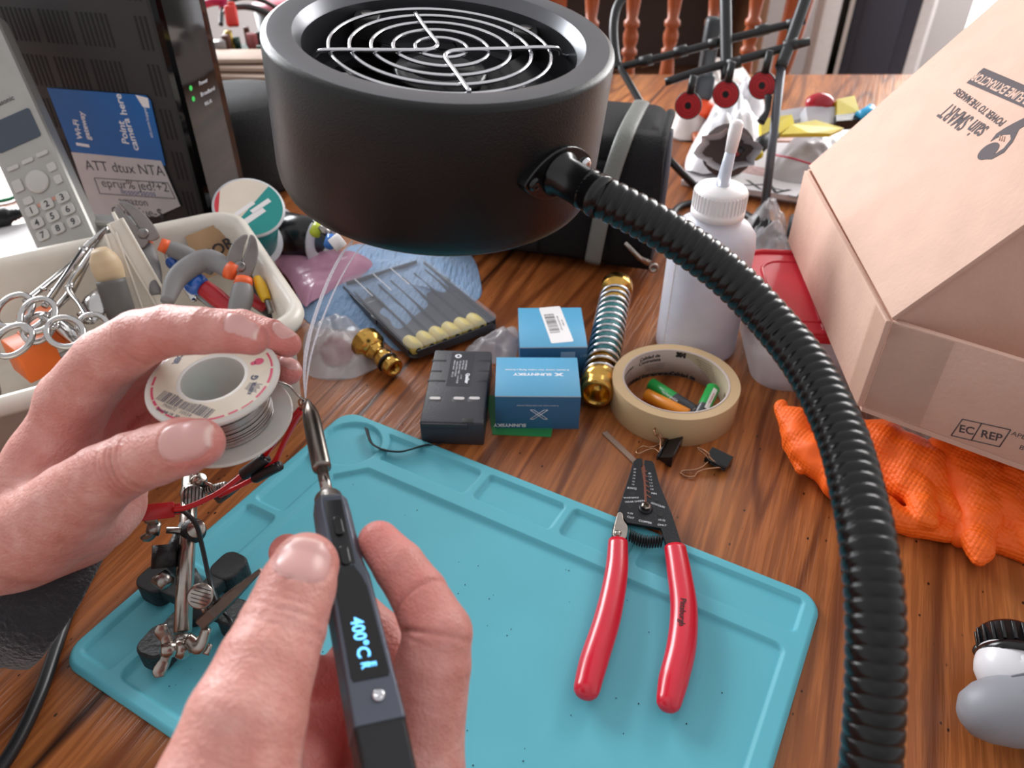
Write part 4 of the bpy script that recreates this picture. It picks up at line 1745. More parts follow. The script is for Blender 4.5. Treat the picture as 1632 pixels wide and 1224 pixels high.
b = MB()
A_, B_ = G(1002, 852, .85), G(1056, 862, .85)
Ms = frame(A_, B_ - A_, None, (0, 0, 1))
ls = (B_ - A_).length
hel = [Ms @ V(ls * i / 260, .34 * math.cos(i / 20 * 2 * math.pi) - .3 * math.sin(math.pi * i / 260), .34 * math.sin(i / 20 * 2 * math.pi)) for i in range(261)]
b.tube(hel, .05, blk_st, 6)
b.build('spring', t)


def handle(pts, wd):
    P = [G(x, y, .95) for x, y in pts]
    P = [V(p.x, p.y, .95) for p in P]
    Q = catmull(P, 8)
    R_ = []
    for i in range(len(Q)):
        s = i / (len(Q) - 1) * (len(wd) - 1)
        k = min(int(s), len(wd) - 2)
        R_.append(wd[k] + (wd[k + 1] - wd[k]) * (s - k))
    # rounded tip
    d = (Q[-1] - Q[-2]).normalized()
    for e, f in ((.25, .9), (.45, .62), (.55, .25)):
        Q.append(Q[len(Q) - 1] + d * .01 if False else P[-1] + d * e)
        R_.append(wd[-1] * f)
    b_ = MB()
    b_.tube(Q, R_, red_grip, 24, flat=(1.0, .78), up=(0, 0, 1))
    return b_


h1 = handle([(985, 863), (982, 915), (968, 985), (946, 1055), (935, 1098)], [.58, .66, .72, .74, .66])
h1.build('handle', t)
h2 = handle([(1076, 873), (1083, 915), (1090, 970), (1086, 1030), (1073, 1085), (1066, 1118)], [.64, .70, .74, .76, .74, .62])
gtext(h2, 'Pittsburgh', 1089, 948, 1086, 1003, 1.545, .44, mat('dark_logo_print', '3a0d16', .5), bold=.012)
h2.build('handle', t)

# --- thin wooden stick by the strippers
b = MB()
M_, l_ = PF(963, 690, 1013, 738, .0)
b.box((l_ / 2, 0, .06), (l_, .42, .12), mat('grey_brown_strip', '9b8070', .6, var=.1), .02, M=M_)
tag(b.build('wooden_strip'), 'thin flat grey-brown strip pointing at the black stripper jaws', 'strip')


# --- binder clips
def binder(label, c0, c1, hA, hB):
    """c0->c1 spine direction (photo points); hA lying handle end, hB raised handle end (point, height)"""
    M_, l_ = PF(*c0, *c1, 0)
    cc = M_ @ V(l_ / 2, 0, 0)
    t_ = thing('binder_clip', label, 'clip', cc, 'binder clips by the masking tape')
    bb = MB(M_)
    w_ = l_
    # triangular spring-steel body: spine at +y, jaws at -y... closed jaw edge faces the handles
    sec = [(.46, .02), (.50, .10), (.50, .88), (.44, .95), (-.42, .56), (-.50, .60), (-.50, .52), (-.44, .46), (-.50, .40), (-.50, .34), (-.42, .38)]
    vs = [(0, y, z) for y, z in sec] + [(w_, y, z) for y, z in sec]
    n = len(sec)
    bb.add(vs, [(i, (i + 1) % n, n + (i + 1) % n, n + i) for i in range(n)] + [tuple(range(n)), tuple(range(n, 2 * n))[::-1]], mat('black_enamel_clip', '121214', .18))
    for z_, in ((.58,), (.38,)):
        bb.tube([(0, -.5, z_), (w_, -.5, z_)], .09, MATS['black_enamel_clip'], 8)
    bb.build('body', t_)
    for (e, z_) in (hA, hB):
        end = M_.inverted() @ G(*e, z_)
        x0, x1 = w_ * .2, w_ * .8
        s_ = V((x0 + x1) / 2, -.5, .48)
        dv = (end - s_)
        sd = V(1, 0, 0)
        p_ = [V(x0, -.5, .48), s_ + dv * .35 + sd * -.16, s_ + dv * .62 + sd * -.16, s_ + dv * .85 + sd * -.42, s_ + dv * 1.0 + sd * -.22, s_ + dv * 1.0 + sd * .22, s_ + dv * .85 + sd * .42,
              s_ + dv * .62 + sd * .16, s_ + dv * .35 + sd * .16, V(x1, -.5, .48)]
        b2 = MB(M_)
        b2.tube(catmull(p_, 6), .062, copper, 8)
        b2.build('handle', t_)


binder('small black binder clip close to the stripper jaws, one wire handle raised', (1078, 703), (1058, 742), ((1016, 718), .25), ((1045, 682), 1.3))
binder('small black binder clip on bare oak farther from the stripper jaws, below the tape roll', (1127, 734), (1160, 750), ((1090, 757), .12), ((1118, 716), 1.0))

# --- masking tape roll with three batteries inside
tan = mat('masking_tape', 'c2a57d', 0.6, var=.06, vscale=25)
t = thing('masking_tape_roll', 'roll of tan masking tape lying flat with three small batteries inside it', 'tape', (11.9, 44.8, 0))
TP = Matrix.Translation((11.9, 44.8, 0))
b = MB(TP)
prof = [(4.57, 0.0), (4.6, .04), (4.6, 2.36), (4.57, 2.4)]
for k in range(7):
    r_ = 4.5 - k * .1
    prof += [(r_, 2.405), (r_ - .05, 2.395)]
prof += [(3.86, 2.4), (3.86, 0)]
b.lathe(prof, tan, 96, cap=False)
b.build('tape', t, autosm=45)
b = MB(TP)
cream = mat('cream_core_paper', 'b8aa90', .7)
core = mat('tape_core_liner', 'b9a9a2', .7, var=.05)
b.lathe([(3.86, 2.42), (3.8, 2.42), (3.72, 2.4), (3.72, 0.02), (3.86, .02)], core, 96, cap=False)
# diagonal tan overlap of the liner on the right
ov = []
for i in range(25):
    a = math.radians(80 - i * 5.2)
    z1_ = 2.36
    z0_ = max(.04, 2.36 - i * .125 * 1.3)
    ov += [(3.71 * math.cos(a), 3.71 * math.sin(a), z0_), (3.71 * math.cos(a), 3.71 * math.sin(a), z1_)]
b.add(ov, [(2 * i, 2 * i + 1, 2 * i + 3, 2 * i + 2) for i in range(24)], cream)
b.build('core', t)
b = MB(TP)


def inner(s_, size, ang, z, m_=print_blk, spacing=1.0, bold=0.0, r=3.70):
    """lettering on the inside of the core, seen from the front"""
    def bend(x, y):
        a = math.radians(ang) - x / r
        return (r * math.cos(a), r * math.sin(a), z + y)
    b.text(s_, size, m_, bend=bend, spacing=spacing, bold=bold)


inner('Calidad de', .42, 112, 1.95, bold=.012)
inner('Contratista', .42, 112, 1.58, bold=.012)
inner('Entrepreneur', .36, 152, 1.72, bold=.01)
inner('Calidad Entrepreneur', .46, 112, .22, bold=.02)
inner('Calidad de', .46, 68, .25, bold=.02)
inner('3M', .56, 74, 2.05, bold=.05)
for k in range(4):
    inner('masking tape for general purpose use ' [:30 - 2 * k], .14, 104, 1.22 - .17 * k)
    inner('keep dry and store below', .13, 150, 1.36 - .18 * k)
for k in range(6):
    inner('general purpose masking', .13, 44 - k * 2, 2.05 - .2 * k, spacing=1.1)
b.build('core_printing', t)

bat_g = mat('green_battery_wrap', '1f9a45', .3)
bat_b = mat('dark_battery_wrap', '3a3c40', .3)
bat_o = mat('orange_battery_wrap', 'e48a22', .32)


def battery(label, a, e, r_, ma, mb_, split, extra=None):
    t_ = thing('battery', label, 'battery', (a + e) / 2 - V(0, 0, r_), 'batteries inside the tape roll')
    L_ = (e - a).length
    M_ = frame(a, None, CAMP - a, e - a)
    b_ = MB(M_)
    b_.lathe([(.001, 0), (r_ * .8, 0), (r_, .05), (r_, L_ * split)], ma, 28, cap=False)
    b_.lathe([(r_, L_ * split), (r_, L_ - .12), (r_ * .85, L_ - .04), (r_ * .7, L_ - .02)], mb_, 28, cap=False)
    if extra:
        extra(b_, L_, r_)
    b_.build('wrapper', t_)
    b_ = MB(M_)
    b_.lathe([(r_ * .86, L_ - .05), (r_ * .84, L_ + .0), (r_ * .4, L_ + .01), (r_ * .36, L_ + .1), (.001, L_ + .11)], steel, 24, cap=False)
    b_.build('terminal', t_)


def wraptxt(s_, size, m_, zc, off=0.0, rr=None):
    def f(b_, L_, r_):
        def bend(x, y):
            a = math.pi / 2 + off - y / r_
            return ((r_ + .008) * math.cos(a), (r_ + .008) * math.sin(a), L_ * zc + x)
        b_.text(s_, size, m_, bend=bend)
    return f


battery('green and black battery lying behind the orange one inside the tape roll', G(1037, 612, .55), G(1108, 657, .55), .5, bat_g, bat_b, .55, wraptxt('rechargeable', .3, print_wht, .5))
battery('plain orange battery inside the tape roll', G(1029, 629, .5), G(1098, 663, .5), .5, bat_o, bat_o, .8)


def redlab(b_, L_, r_):
    vs = []
    for i in range(7):
        a = math.pi / 2 - .75 + .12 * i
        vs += [((r_ + .006) * math.cos(a), (r_ + .006) * math.sin(a), L_ * .12), ((r_ + .006) * math.cos(a), (r_ + .006) * math.sin(a), L_ * .75)]
    b_.add(vs, [(2 * i, 2 * i + 1, 2 * i + 3, 2 * i + 2) for i in range(6)], paper)
    wraptxt('WARNING', .22, mat('red_print', 'b5272c', .6), .42, -.4)(b_, L_, r_ + .008)


battery('short green battery with a white and red warning strip leaning on the roll inside', G(1137, 618, 1.25), G(1113, 668, .55), .5, bat_g, bat_b, .62, redlab)

# --- squeeze bottle
hd = mat('translucent_bottle_plastic', 'dcdce6', .4, trans=.25, sss=.4)
cap_m = mat('white_cap_plastic', 'eeeaea', .45, sss=.2)
t = thing('squeeze_bottle', 'translucent white squeeze bottle with a nozzle cap standing behind the tape roll', 'bottle', (15.1, 52.8, 0))
BM_ = rotz((15.1, 52.8, 0), -12)
b = MB(BM_)
b.lathe([(.001, .1), (2.6, .1), (3.0, .02), (3.2, .25), (3.22, .6), (3.2, 5), (3.18, 9.4), (3.05, 10.2), (2.6, 10.8), (1.9, 11.2), (1.75, 11.4), (1.75, 11.8)], hd, 64, cap=False)
b.build('bottle_body', t)
b = MB(BM_)
for k in range(16):
    z = .9 + k * .55
    for a0 in (218,):
        w_ = 9 if k % 4 == 0 else 5
        vs = []
        for i in range(4):
            a = math.radians(a0 + w_ * i / 3)
            vs += [(3.235 * math.cos(a), 3.235 * math.sin(a), z - .03), (3.235 * math.cos(a), 3.235 * math.sin(a), z + .03)]
        b.add(vs, [(2 * i, 2 * i + 2, 2 * i + 3, 2 * i + 1) for i in range(3)], cap_m)
a = math.radians(217.5)
b.box((3.22 * math.cos(a), 3.22 * math.sin(a), 5.2), (.04, .04, 9), cap_m, 0)
b.build('graduation', t)
b = MB(BM_)
b.lathe([(1.75, 11.6), (1.95, 11.65), (1.95, 12.1), (1.9, 12.15), (1.88, 13.5), (1.75, 13.7), (.6, 13.85), (.45, 13.9)], cap_m, 48)
for k in range(40):
    a = 2 * math.pi * k / 40
    b.box((1.92 * math.cos(a), 1.92 * math.sin(a), 12.85), (.06, .1, 1.2), cap_m, 0)
b.build('cap', t)
b = MB(BM_)
b.tube([V(0, 0, 13.6), V(.1, .05, 15.2), V(.22, .1, 16.8)], [.52, .42, .34], mat('clear_nozzle', 'dfe6f2', .2, trans=.3), 20)
b.build('nozzle', t)
b = MB(BM_)
b.tube([V(.18, .08, 16.3), V(.24, .12, 17.4), V(.28, .14, 18.3), V(.29, .15, 18.5)], [.4, .46, .46, .25], cap_m, 20)
b.build('nozzle_tip', t)

# --- brass hose protector with a coil spring
brass = mat('polished_brass', 'c59a4e', .22, 1.0, var=.12, vscale=120)
teal = mat('teal_braided_hose', '0f6f74', .25, var=.25, vscale=300, bump=1, bscale=900)
a_, e_ = V(6.15, 44.3, 1.42), V(9.4, 60.2, 1.42)
t = thing('hose_protector', 'brass hose fitting with teal braided hose inside a shiny coil spring', 'hose fitting', ((a_ + e_) / 2).xy.to_3d())
M_ = frame(a_, None, (0, 0, 1), e_ - a_)
L_ = (e_ - a_).length
b = MB(M_)
b.lathe([(.95, 0), (1.15, 0), (1.22, .15), (1.2, .3), (1.24, .38), (1.18, .5), (1.24, .6), (1.18, .72), (1.24, .82), (1.18, .95), (1.3, 1.05), (1.3, 2.3), (1.15, 2.5), (1.1, 4.0)], brass, 48, cap=False)
b.lathe([(.95, 0), (.62, .5), (.6, 1.2), (.001, 1.25)], brass, 32, cap=False)
b.build('threaded_end', t)
b = MB(M_)
b.lathe([(.82, 3.4), (.95, 3.6), (.95, L_ - 3), (.82, L_ - 2.8)], teal, 32)
b.build('hose', t)
b = MB(M_)
b.lathe([(1.1, L_ - 3.8), (1.1, L_ - 1.3), (1.36, L_ - 1.2), (1.42, L_ - 1.0), (1.42, L_ - .25), (1.32, L_), (.9, L_)], brass, 48)
b.build('collar', t)
b = MB(M_)
turns = 14
hel = [V(1.24 * math.cos(k / 24 * 2 * math.pi), 1.24 * math.sin(k / 24 * 2 * math.pi), 2.0 + (L_ - 3.6) * k / (24 * turns)) for k in range(24 * turns + 1)]
b.tube(hel, .125, chrome, 10)
b.build('coil_spring', t)

# --- small brass quick connector
p0_, p1_ = G(590, 552, 1.35), G(626, 585, 1.0)
t = thing('brass_connector', 'small brass hose connector with a black o-ring between the plastic bag and camcorder battery', 'hose fitting', p0_.xy.to_3d())
L_ = 4.6
M_ = frame(V(p0_.x, p0_.y, 1.35), None, (0, 0, 1), V(p1_.x - p0_.x, p1_.y - p0_.y, -.35))
b = MB(M_)
b.lathe([(.9, -.9), (1.2, -.85), (1.3, -.7), (1.22, -.6), (1.3, -.5), (1.22, -.4), (1.3, -.3), (1.22, -.15), (1.25, .1), (.95, .35), (.85, .6)], brass, 40)
b.lathe([(.85, .3), (.82, .9)], brass, 6, smooth=False)
b.lathe([(.78, .8), (.66, 1.1), (.66, 1.5), (.8, 1.6), (.8, 2.3), (.68, 2.45), (.66, 3.1)], brass, 32, cap=False)
b.lathe([(.7, 2.5), (.8, 2.55), (.8, 3.3), (.72, 3.4), (.5, 3.4), (.48, 2.4)], brass, 32, cap=False)
b.build('body', t)
b = MB(M_)
pts = [V(.78 * math.cos(x), .78 * math.sin(x), 2.42) for x in np.linspace(0, 2 * math.pi, 33)[:-1]]
b.tube(pts, .11, black_sm, 8, closed=True)
b.build('o_ring', t)

# --- camcorder battery
bt = mat('camcorder_battery_plastic', '35343a', .48, bump=.3, bscale=900)
t = thing('camcorder_battery', 'black camcorder battery pack with three silver contacts beside the small blue box', 'battery', (-3.9, 44.6, 0))
QM = rotz((-3.95, 44.75, 0), -2.5)
b = MB(QM)
b.box((0, 0, 1.0), (4.4, 8.7, 2.0), bt, .13)
b.box((-.5, -4.36, 1.72), (3.2, .2, .42), bt, .04)
b.build('shell', t)
slot = mat('slot_black', '0b0b0d', .6)
for x, y, w_ in ((-1.7, 2.9, 1.1), (-1.75, 1.55, .8), (-1.6, .35, 1.3), (1.6, 3.05, 1.15), (1.75, 1.75, .85), (1.75, .5, .85)):
    b = MB(QM)
    b.box((x, y, 1.985), (w_, .2, .05), slot, .01)
    b.build('slot', t)
b = MB(QM)
b.box((1.1, -4.05, 1.86), (.8, .5, .3), slot, .03)
b.build('notch', t)
for x, lab_ in ((-1.45, 1), (.25, 2), (1.35, 3)):
    b = MB(QM)
    o_ = rrect(.78, .3, .14, 4, x, -1.75 + .06 * lab_)
    b.prism(o_, 1.96, 2.02, mat('silver_contact', 'd9d4d2', .3, .6))
    b.box((x, -1.78, 1.985), (.95, .55, .04), bt, .01)
    b.build('contact', t)
b = MB(QM)
b.box((0.05, 1.9, 2.004), (1.75, 4.2, .012), mat('battery_label', '2b2a30', .3), 0)
lt_ = lambda s_, x, y, sz, **k: b.text(s_, sz, print_wht, M=Matrix.Translation((x, y, 2.014)) @ Matrix.Rotation(math.radians(-90), 4, 'Z'), **k)
lt_('QuaStar', .62, .75, .36, bold=.022)
lt_('RECHARGEABLE', .38, 2.4, .17); lt_('BATTERY PACK', .15, 2.4, .17)
lt_('6 V DC', .15, .9, .17)
lt_('FOR USE WITH VIDEO', -.08, 2.1, .17); lt_('CAMCORDER', -.08, .6, .16)
lt_('NICKEL METAL HYDRIDE', -.3, 1.9, .17); lt_('RECYCLE', -.52, 1.2, .16); lt_('MADE IN CHINA', -.52, 2.4, .16)
b.lathe([(.001, 0), (.26, 0)], print_wht, 20, M=Matrix.Translation((-.3, 3.55, 2.014)), cap=False)
b.prism([(-.1, -.12), (.1, -.12), (.1, .06), (0, .16), (-.1, .06)], 0, .004, bt, M=Matrix.Translation((-.3, 3.55, 2.015)))
b.build('label', t)

# --- two blue motor boxes
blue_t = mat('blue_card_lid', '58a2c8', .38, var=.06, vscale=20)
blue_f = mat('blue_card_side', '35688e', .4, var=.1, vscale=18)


def motor_box(name, label, c, size, rz):
    t_ = thing(name, label, 'box', (c[0], c[1], 0), 'blue motor boxes')
    M_ = rotz((c[0], c[1], 0), rz)
    b_ = MB(M_)
    w_, d_, h_ = size
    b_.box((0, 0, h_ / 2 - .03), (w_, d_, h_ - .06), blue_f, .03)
    b_.build('body', t_)
    b_ = MB(M_)
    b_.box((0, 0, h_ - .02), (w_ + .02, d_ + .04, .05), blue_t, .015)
    b_.box((0, -d_ / 2 - .02, h_ - .04), (w_, .015, .05), paper, 0)
    b_.build('lid', t_)
    return t_, M_


t, M_ = motor_box('motor_box', 'small blue card box printed with a white X, beside the camcorder battery', (1.82, 44.4), (5.95, 4.6, 3.0), -.5)
b = MB(M_ @ Matrix.Translation((0, 0, 3.012)) @ Matrix.Rotation(math.pi, 4, 'Z'))
b.text('A motor motor that makes flying a breeze', .27, print_wht, M=Matrix.Translation((0, -.75, 0)), bold=.004)
b.text('SUNNYSKY', .42, print_wht, M=Matrix.Translation((.35, -.22, 0)), sx=1.3, bold=.016)
b.text('X', .46, print_wht, M=Matrix.Translation((-1.55, -.22, 0)), sx=1.6, bold=.03)
b.build('lid_printing', t)
b = MB(M_ @ Matrix.Translation((0, -2.318, 0)) @ Matrix.Rotation(math.radians(90), 4, 'X') @ Matrix.Rotation(math.pi, 4, 'Z'))
b.text('SUNNYSKY', .40, print_wht, M=Matrix.Translation((1.95, -.36, 0)), sx=1.15, bold=.012)
b.text('A motor motor that makes flying a breeze', .17, print_wht, M=Matrix.Translation((0, -2.15, 0)))
for sgn in (1, -1):
    xs = [(-.62, -.42), (-.36, -.42), (.62, .42), (.36, .42)]
    for (x, y), (x2, y2) in ((xs[0], xs[3]), (xs[1], xs[2])):
        M2_ = Matrix.Translation((-.1, -1.35, 0))
        b.tube([V(x * sgn, y, 0), V(x2 * sgn, y2, 0)], .022, print_wht, 6, M=M2_)
    for y in (-.42, .42):
        b.tube([V(sgn * .36, y, 0), V(sgn * .62, y, 0)], .022, print_wht, 6, M=Matrix.Translation((-.1, -1.35, 0)))
b.build('side_printing', t)
t, M_ = motor_box('motor_box', 'blue card box with a white barcode sticker, farther back beside the brass spring', (3.1, 50.9), (5.1, 5.6, 3.0), 1)
b = MB(M_ @ Matrix.Translation((.35, .35, 3.01)) @ Matrix.Rotation(math.radians(-82), 4, 'Z'))
b.prism(rrect(5.2, 1.75, .15, 3), 0, .01, paper)
rnd = random.Random(8)
x = -1.5
while x < 1.3:
    w_ = rnd.choice((.03, .05, .08))
    b.box((x, -.28, .014), (w_, .8, .006), print_blk, 0)
    x += w_ + rnd.choice((.05, .07, .1))
b.text('X001 SUNNYSKY X2212', .2, print_blk, M=Matrix.Translation((-.1, .32, .016)))
b.text('NEW 980KV', .18, print_blk, M=Matrix.Translation((-.1, .58, .016)))
b.build('barcode_sticker', t)
b = MB(M_ @ Matrix.Translation((1.1, -2.83, 2.2)) @ Matrix.Rotation(math.radians(90), 4, 'X') @ Matrix.Rotation(math.pi, 4, 'Z'))
b.prism(rrect(1.1, .7, .05, 2), 0, .01, mat('pale_blue_print', '8fb0cc', .5))
b.text('SKY', .35, mat('pale_blue_print', '8fb0cc', .5), M=Matrix.Translation((-1.2, 0, 0)))
b.build('side_printing', t)
b = MB()
b.prism(outl([(775, 630), (785, 693), (878, 697), (884, 668), (850, 640)], 0), 0.01, .06, mat('green_card', '2f8a4c', .5))
tag(b.build('green_card'), 'green card sticking out under the small blue box', 'card')

# --- assortment case with yellow-tipped pieces
lidm = mat('clear_case_lid', 'b9bcc4', .12, alpha=.13)
cm = mat('smoke_case_tray', '38383c', .3, alpha=.85)
M_ = frame(V(-11.5, 55.0, .75), V(7.6, -11.1, 0), None, (.03, .02, 1))
t = thing('plastic_case', 'flat clear plastic case holding a row of yellow bullet-shaped pieces', 'case', (-8.2, 57.6, .4))
CC = frame(V(-8.25, 57.6, .9), V(7.6, -11.1, 0), None, (0, 0, 1))
b = MB(CC)
b.prism(rrect(13.4, 8.4, .8, 5), -.35, -.25, cm)
for s_ in (-1, 1):
    b.box((0, s_ * 4.12, .0), (12.2, .12, .7), cm, .03)
    b.box((s_ * 6.62, 0, .0), (.12, 7.2, .7), cm, .03)
for k in range(7):
    b.box((.5, -3.6 + 1.2 * k, -.05), (11, .08, .4), cm, 0)
b.build('tray', t)
b = MB(CC)
b.prism(rrect(13.4, 8.4, .8, 5), .62, .70, lidm)
b.box((-1.6, 0, .72), (.14, 8.0, .06), lidm, .02)
for y in (-3.0, -1.2, .6):
    b.box((-4.2, y, .72), (3.6, .08, .05), mat('lid_rib_white', 'd6d6da', .3), 0)
b.build('lid', t)
for y in (-3.4, 3.4):
    b = MB(CC)
    b.box((0.2 if y < 0 else -2.0, y * 1.24, .1), (1.0, .16, .5), cm, .04)
    b.build('latch', t)
yel = mat('yellow_foam', 'd9c46a', .6, var=.06)
for k in range(6):
    y = -3.35 + 1.2 * k + .05
    tt = thing('yellow_bullet', 'yellow bullet-shaped piece in the row inside the clear case', 'fishing float', CC @ V(5.6, y, -.25), 'yellow pieces in the clear case')
    bb = MB(CC @ Matrix.Translation((5.2, y, .06)) @ Matrix.Rotation(math.radians(90), 4, 'Y'))
    bb.lathe([(.2, 1.05), (.48, 1.0), (.58, .8), (.61, .3), (.59, -.3), (.45, -.8), (.2, -1.05), (.001, -1.1)], yel, 20)
    bb.build('foam', tt)
    bb = MB(CC @ Matrix.Translation((5.2, y, .06)) @ Matrix.Rotation(math.radians(90), 4, 'Y'))
    bb.lathe([(.001, 1.02), (.24, 1.06), (.22, 1.1), (.001, 1.12)], black_sm, 14)
    bb.build('socket', tt)

# ------------------------------------------------------------------ cardboard carton with its lid ajar
card = mat('kraft_cardboard', 'cfaa98', .75, var=.05, vscale=40, bump=.3, bscale=300)
card_p = mat('carton_print', '4d4346', .7)
ZB = 6.25
Bb, Ab = G(1375, 648, ZB), G(1262, 385, ZB)
HB = 6.2
bx = thing('cardboard_carton', 'open kraft cardboard carton with printed lid and taped corner resting on the red-lidded tub', 'box', (Bb + Ab) / 2)
up_ = V(0, 0, 1)
fdir = V(math.cos(math.radians(-36.4)), math.sin(math.radians(-36.4)), 0)
ab = (Ab - Bb).normalized()
AL = (Ab - Bb).length


def panel(M_, w_, h_, m_, th=.35):
    b_ = MB(M_)
    b_.box((w_ / 2, h_ / 2, -th / 2), (w_, h_, th), m_, .04)
    return b_


# long side
Ml = frame(Bb, ab, up_)
b = panel(Ml, AL, HB, card)
b.build('side_wall', bx)
Mf = frame(Bb, fdir, up_)
FLN = 17.0
b = panel(Mf, FLN, HB, card)


def wpt(M_, px, py):
    p = HIT(px, py, M_.translation, M_.to_3x3() @ V(0, 0, 1))
    q = M_.inverted() @ p
    return q


def wtext(b_, M_, s, px, py, px2, py2, size, m_, dz=.012, **k):
    a, e = wpt(M_, px, py), wpt(M_, px2, py2)
    d = (e - a).normalized()
    m2 = frame(((a + e) / 2) + V(0, 0, dz), d, V(-d.y, d.x, 0))
    b_.text(s, size, m_, M=m2, **k)


q = [wpt(Mf, *p_) for p_ in ((1534, 668), (1611, 685), (1593, 712), (1516, 694))]
for i in range(4):
    b.tube([q[i] + V(0, 0, .0), q[(i + 1) % 4] + V(0, 0, .0)], .035, card_p, 6)
qa, qb = wpt(Mf, 1565, 674), wpt(Mf, 1548, 702)
b.tube([qa, qb], .035, card_p, 6)
wtext(b, Mf, 'EC', 1529, 683, 1552, 688, .72, card_p, bold=.015, sx=.9)
wtext(b, Mf, 'REP', 1563, 691, 1597, 699, .72, card_p, bold=.015, sx=.9)
for k, s in enumerate(('APEX CE SPECIALISTS', 'LIMITED', 'BUSINESS PARK', 'T23 AT2P')):
    a0 = wpt(Mf, 1612 - 2.5 * k, 690 + 8 * k)
    b.text(s, .42, card_p, M=frame(a0 + V(2.0, 0, .012), (1, 0, 0), (0, 1, 0)))
b.build('front_wall', bx)
b = MB(Mf @ Matrix.Translation((0, 0, .03)))
tp = mat('clear_packing_tape', 'c7a995', .1, alpha=.18)
b.box((1.6, HB / 2, 0), (3.4, HB - .2, .02), tp, 0)
b.build('packing_tape', bx)
b = MB(Ml @ Matrix.Translation((0, 0, -.38)))
b.box((1.0, HB / 2, -.02), (2.0, HB - .2, .02), tp, 0)
b.build('packing_tape', bx)
# other two walls and the bottom
perp = V(-ab.y, ab.x, 0)
if perp.x < 0:
    perp = -perp
Cb = Ab + perp * 20
Db = Bb + fdir * FLN
Mr = frame(Db, (Cb - Db), up_)
b = panel(Mr, (Cb - Db).length, HB, card); b.build('side_wall', bx)
Mk = frame(Ab, perp, up_)
b = panel(Mk, 20, HB, card); b.build('back_wall', bx)
b = MB(); b.prism([(p.x, p.y) for p in (Ab, Bb, Db, Cb)], ZB - .35, ZB, card); b.build('bottom', bx)
# lid hinged along the long side, raised
LA = math.radians(51)
lid_n = perp * math.cos(LA) + up_ * math.sin(LA)
Bt, At = Bb + up_ * (HB + .1), Ab + up_ * (HB + .3)
Mlid = frame(Bt, (At - Bt), lid_n)      # x along hinge, y up the lid
nz = Mlid.to_3x3() @ V(0, 0, 1)
LW = 20.0
flip = nz.dot(CAMP - Bt) < 0
b = MB(Mlid)
b.box((AL / 2, LW / 2, 0), (AL, LW, .3), card, .04)
Mp = Mlid if not flip else frame(Bt + lid_n * 0, (At - Bt) * -1, lid_n)
outn = 1 if not flip else -1
Ml2 = frame(Bt + (nz * outn) * .165, (Bt - At) if flip else (At - Bt), lid_n)


def lwtext(s, px, py, px2, py2, size, m_, **k):
    wtext(b, Ml2, s, px, py, px2, py2, size, m_, dz=.01, **k)


gp_ = card_p
b.build('lid', bx)
b = MB(Ml2)
# grey banner
q = [wpt(Ml2, *p_) for p_ in ((1568, 108), (1540, 132), (1665, 186), (1690, 160))]
b.add([(p_.x, p_.y, .006) for p_ in q], [(0, 1, 2, 3)], gp_)
lwtext('STATIC FUME EXTRACTOR', 1668, 172, 1556, 122, .78, card, sx=.93, bold=.02)
lwtext('POWER TO THE MAKERS', 1600, 197, 1524, 144, .62, gp_, bold=.015)
lwtext('sain SMART', 1580, 222, 1494, 166, 1.55, gp_, sx=.72, bold=.02)
# bowl-and-spoon swoosh
cq = wpt(Ml2, 1575, 241)
cr = wpt(Ml2, 1590, 232)
b.lathe([(.001, .008), (.62, .008)], gp_, 28, M=Matrix.Translation((cq.x, cq.y, 0)), cap=False)
sw = [wpt(Ml2, *p_) for p_ in ((1568, 252), (1592, 250), (1612, 226), (1628, 200), (1645, 188), (1650, 196), (1632, 218), (1618, 205), (1600, 212), (1586, 222), (1574, 228))]
sw = [wpt(Ml2, *p_) for p_ in ((1560, 246), (1566, 254), (1580, 254), (1600, 243), (1614, 226), (1624, 206), (1650, 190), (1640, 184), (1616, 196), (1600, 205), (1588, 213), (1578, 226),
                               (1586, 221), (1598, 215), (1610, 214), (1611, 222), (1600, 236), (1588, 244), (1574, 250))]
b.prism([(p_.x, p_.y) for p_ in sw], .004, .01, gp_)
for k in range(3):
    p_, p2_ = wpt(Ml2, 1594 + 3.5 * k, 216 + .8 * k), wpt(Ml2, 1592.5 + 3.5 * k, 224 + .8 * k)
    b.tube([p_ + V(0, 0, .01), p2_ + V(0, 0, .01)], .03, card, 5)
b.build('lid_printing', bx)
# side flap of the lid hanging into the box
b = MB()
T1 = Bt + lid_n * LW
low = V(0, 0, -1)
pts = [Bt + perp * .1, Bt + lid_n * LW, V(T1.x + 3, T1.y, ZB + 3.0) + ab * 0, V(Bt.x + 1.5, Bt.y, ZB + 3.0)]
pts = [p_ + ab * .25 for p_ in pts]
vs = [tuple(p_) for p_ in pts] + [tuple(p_ + ab * .3) for p_ in pts]
b.add(vs, [(0, 1, 2, 3), (7, 6, 5, 4), (0, 4, 5, 1), (1, 5, 6, 2), (2, 6, 7, 3), (3, 7, 4, 0)], card)
b.build('lid_flap', bx)

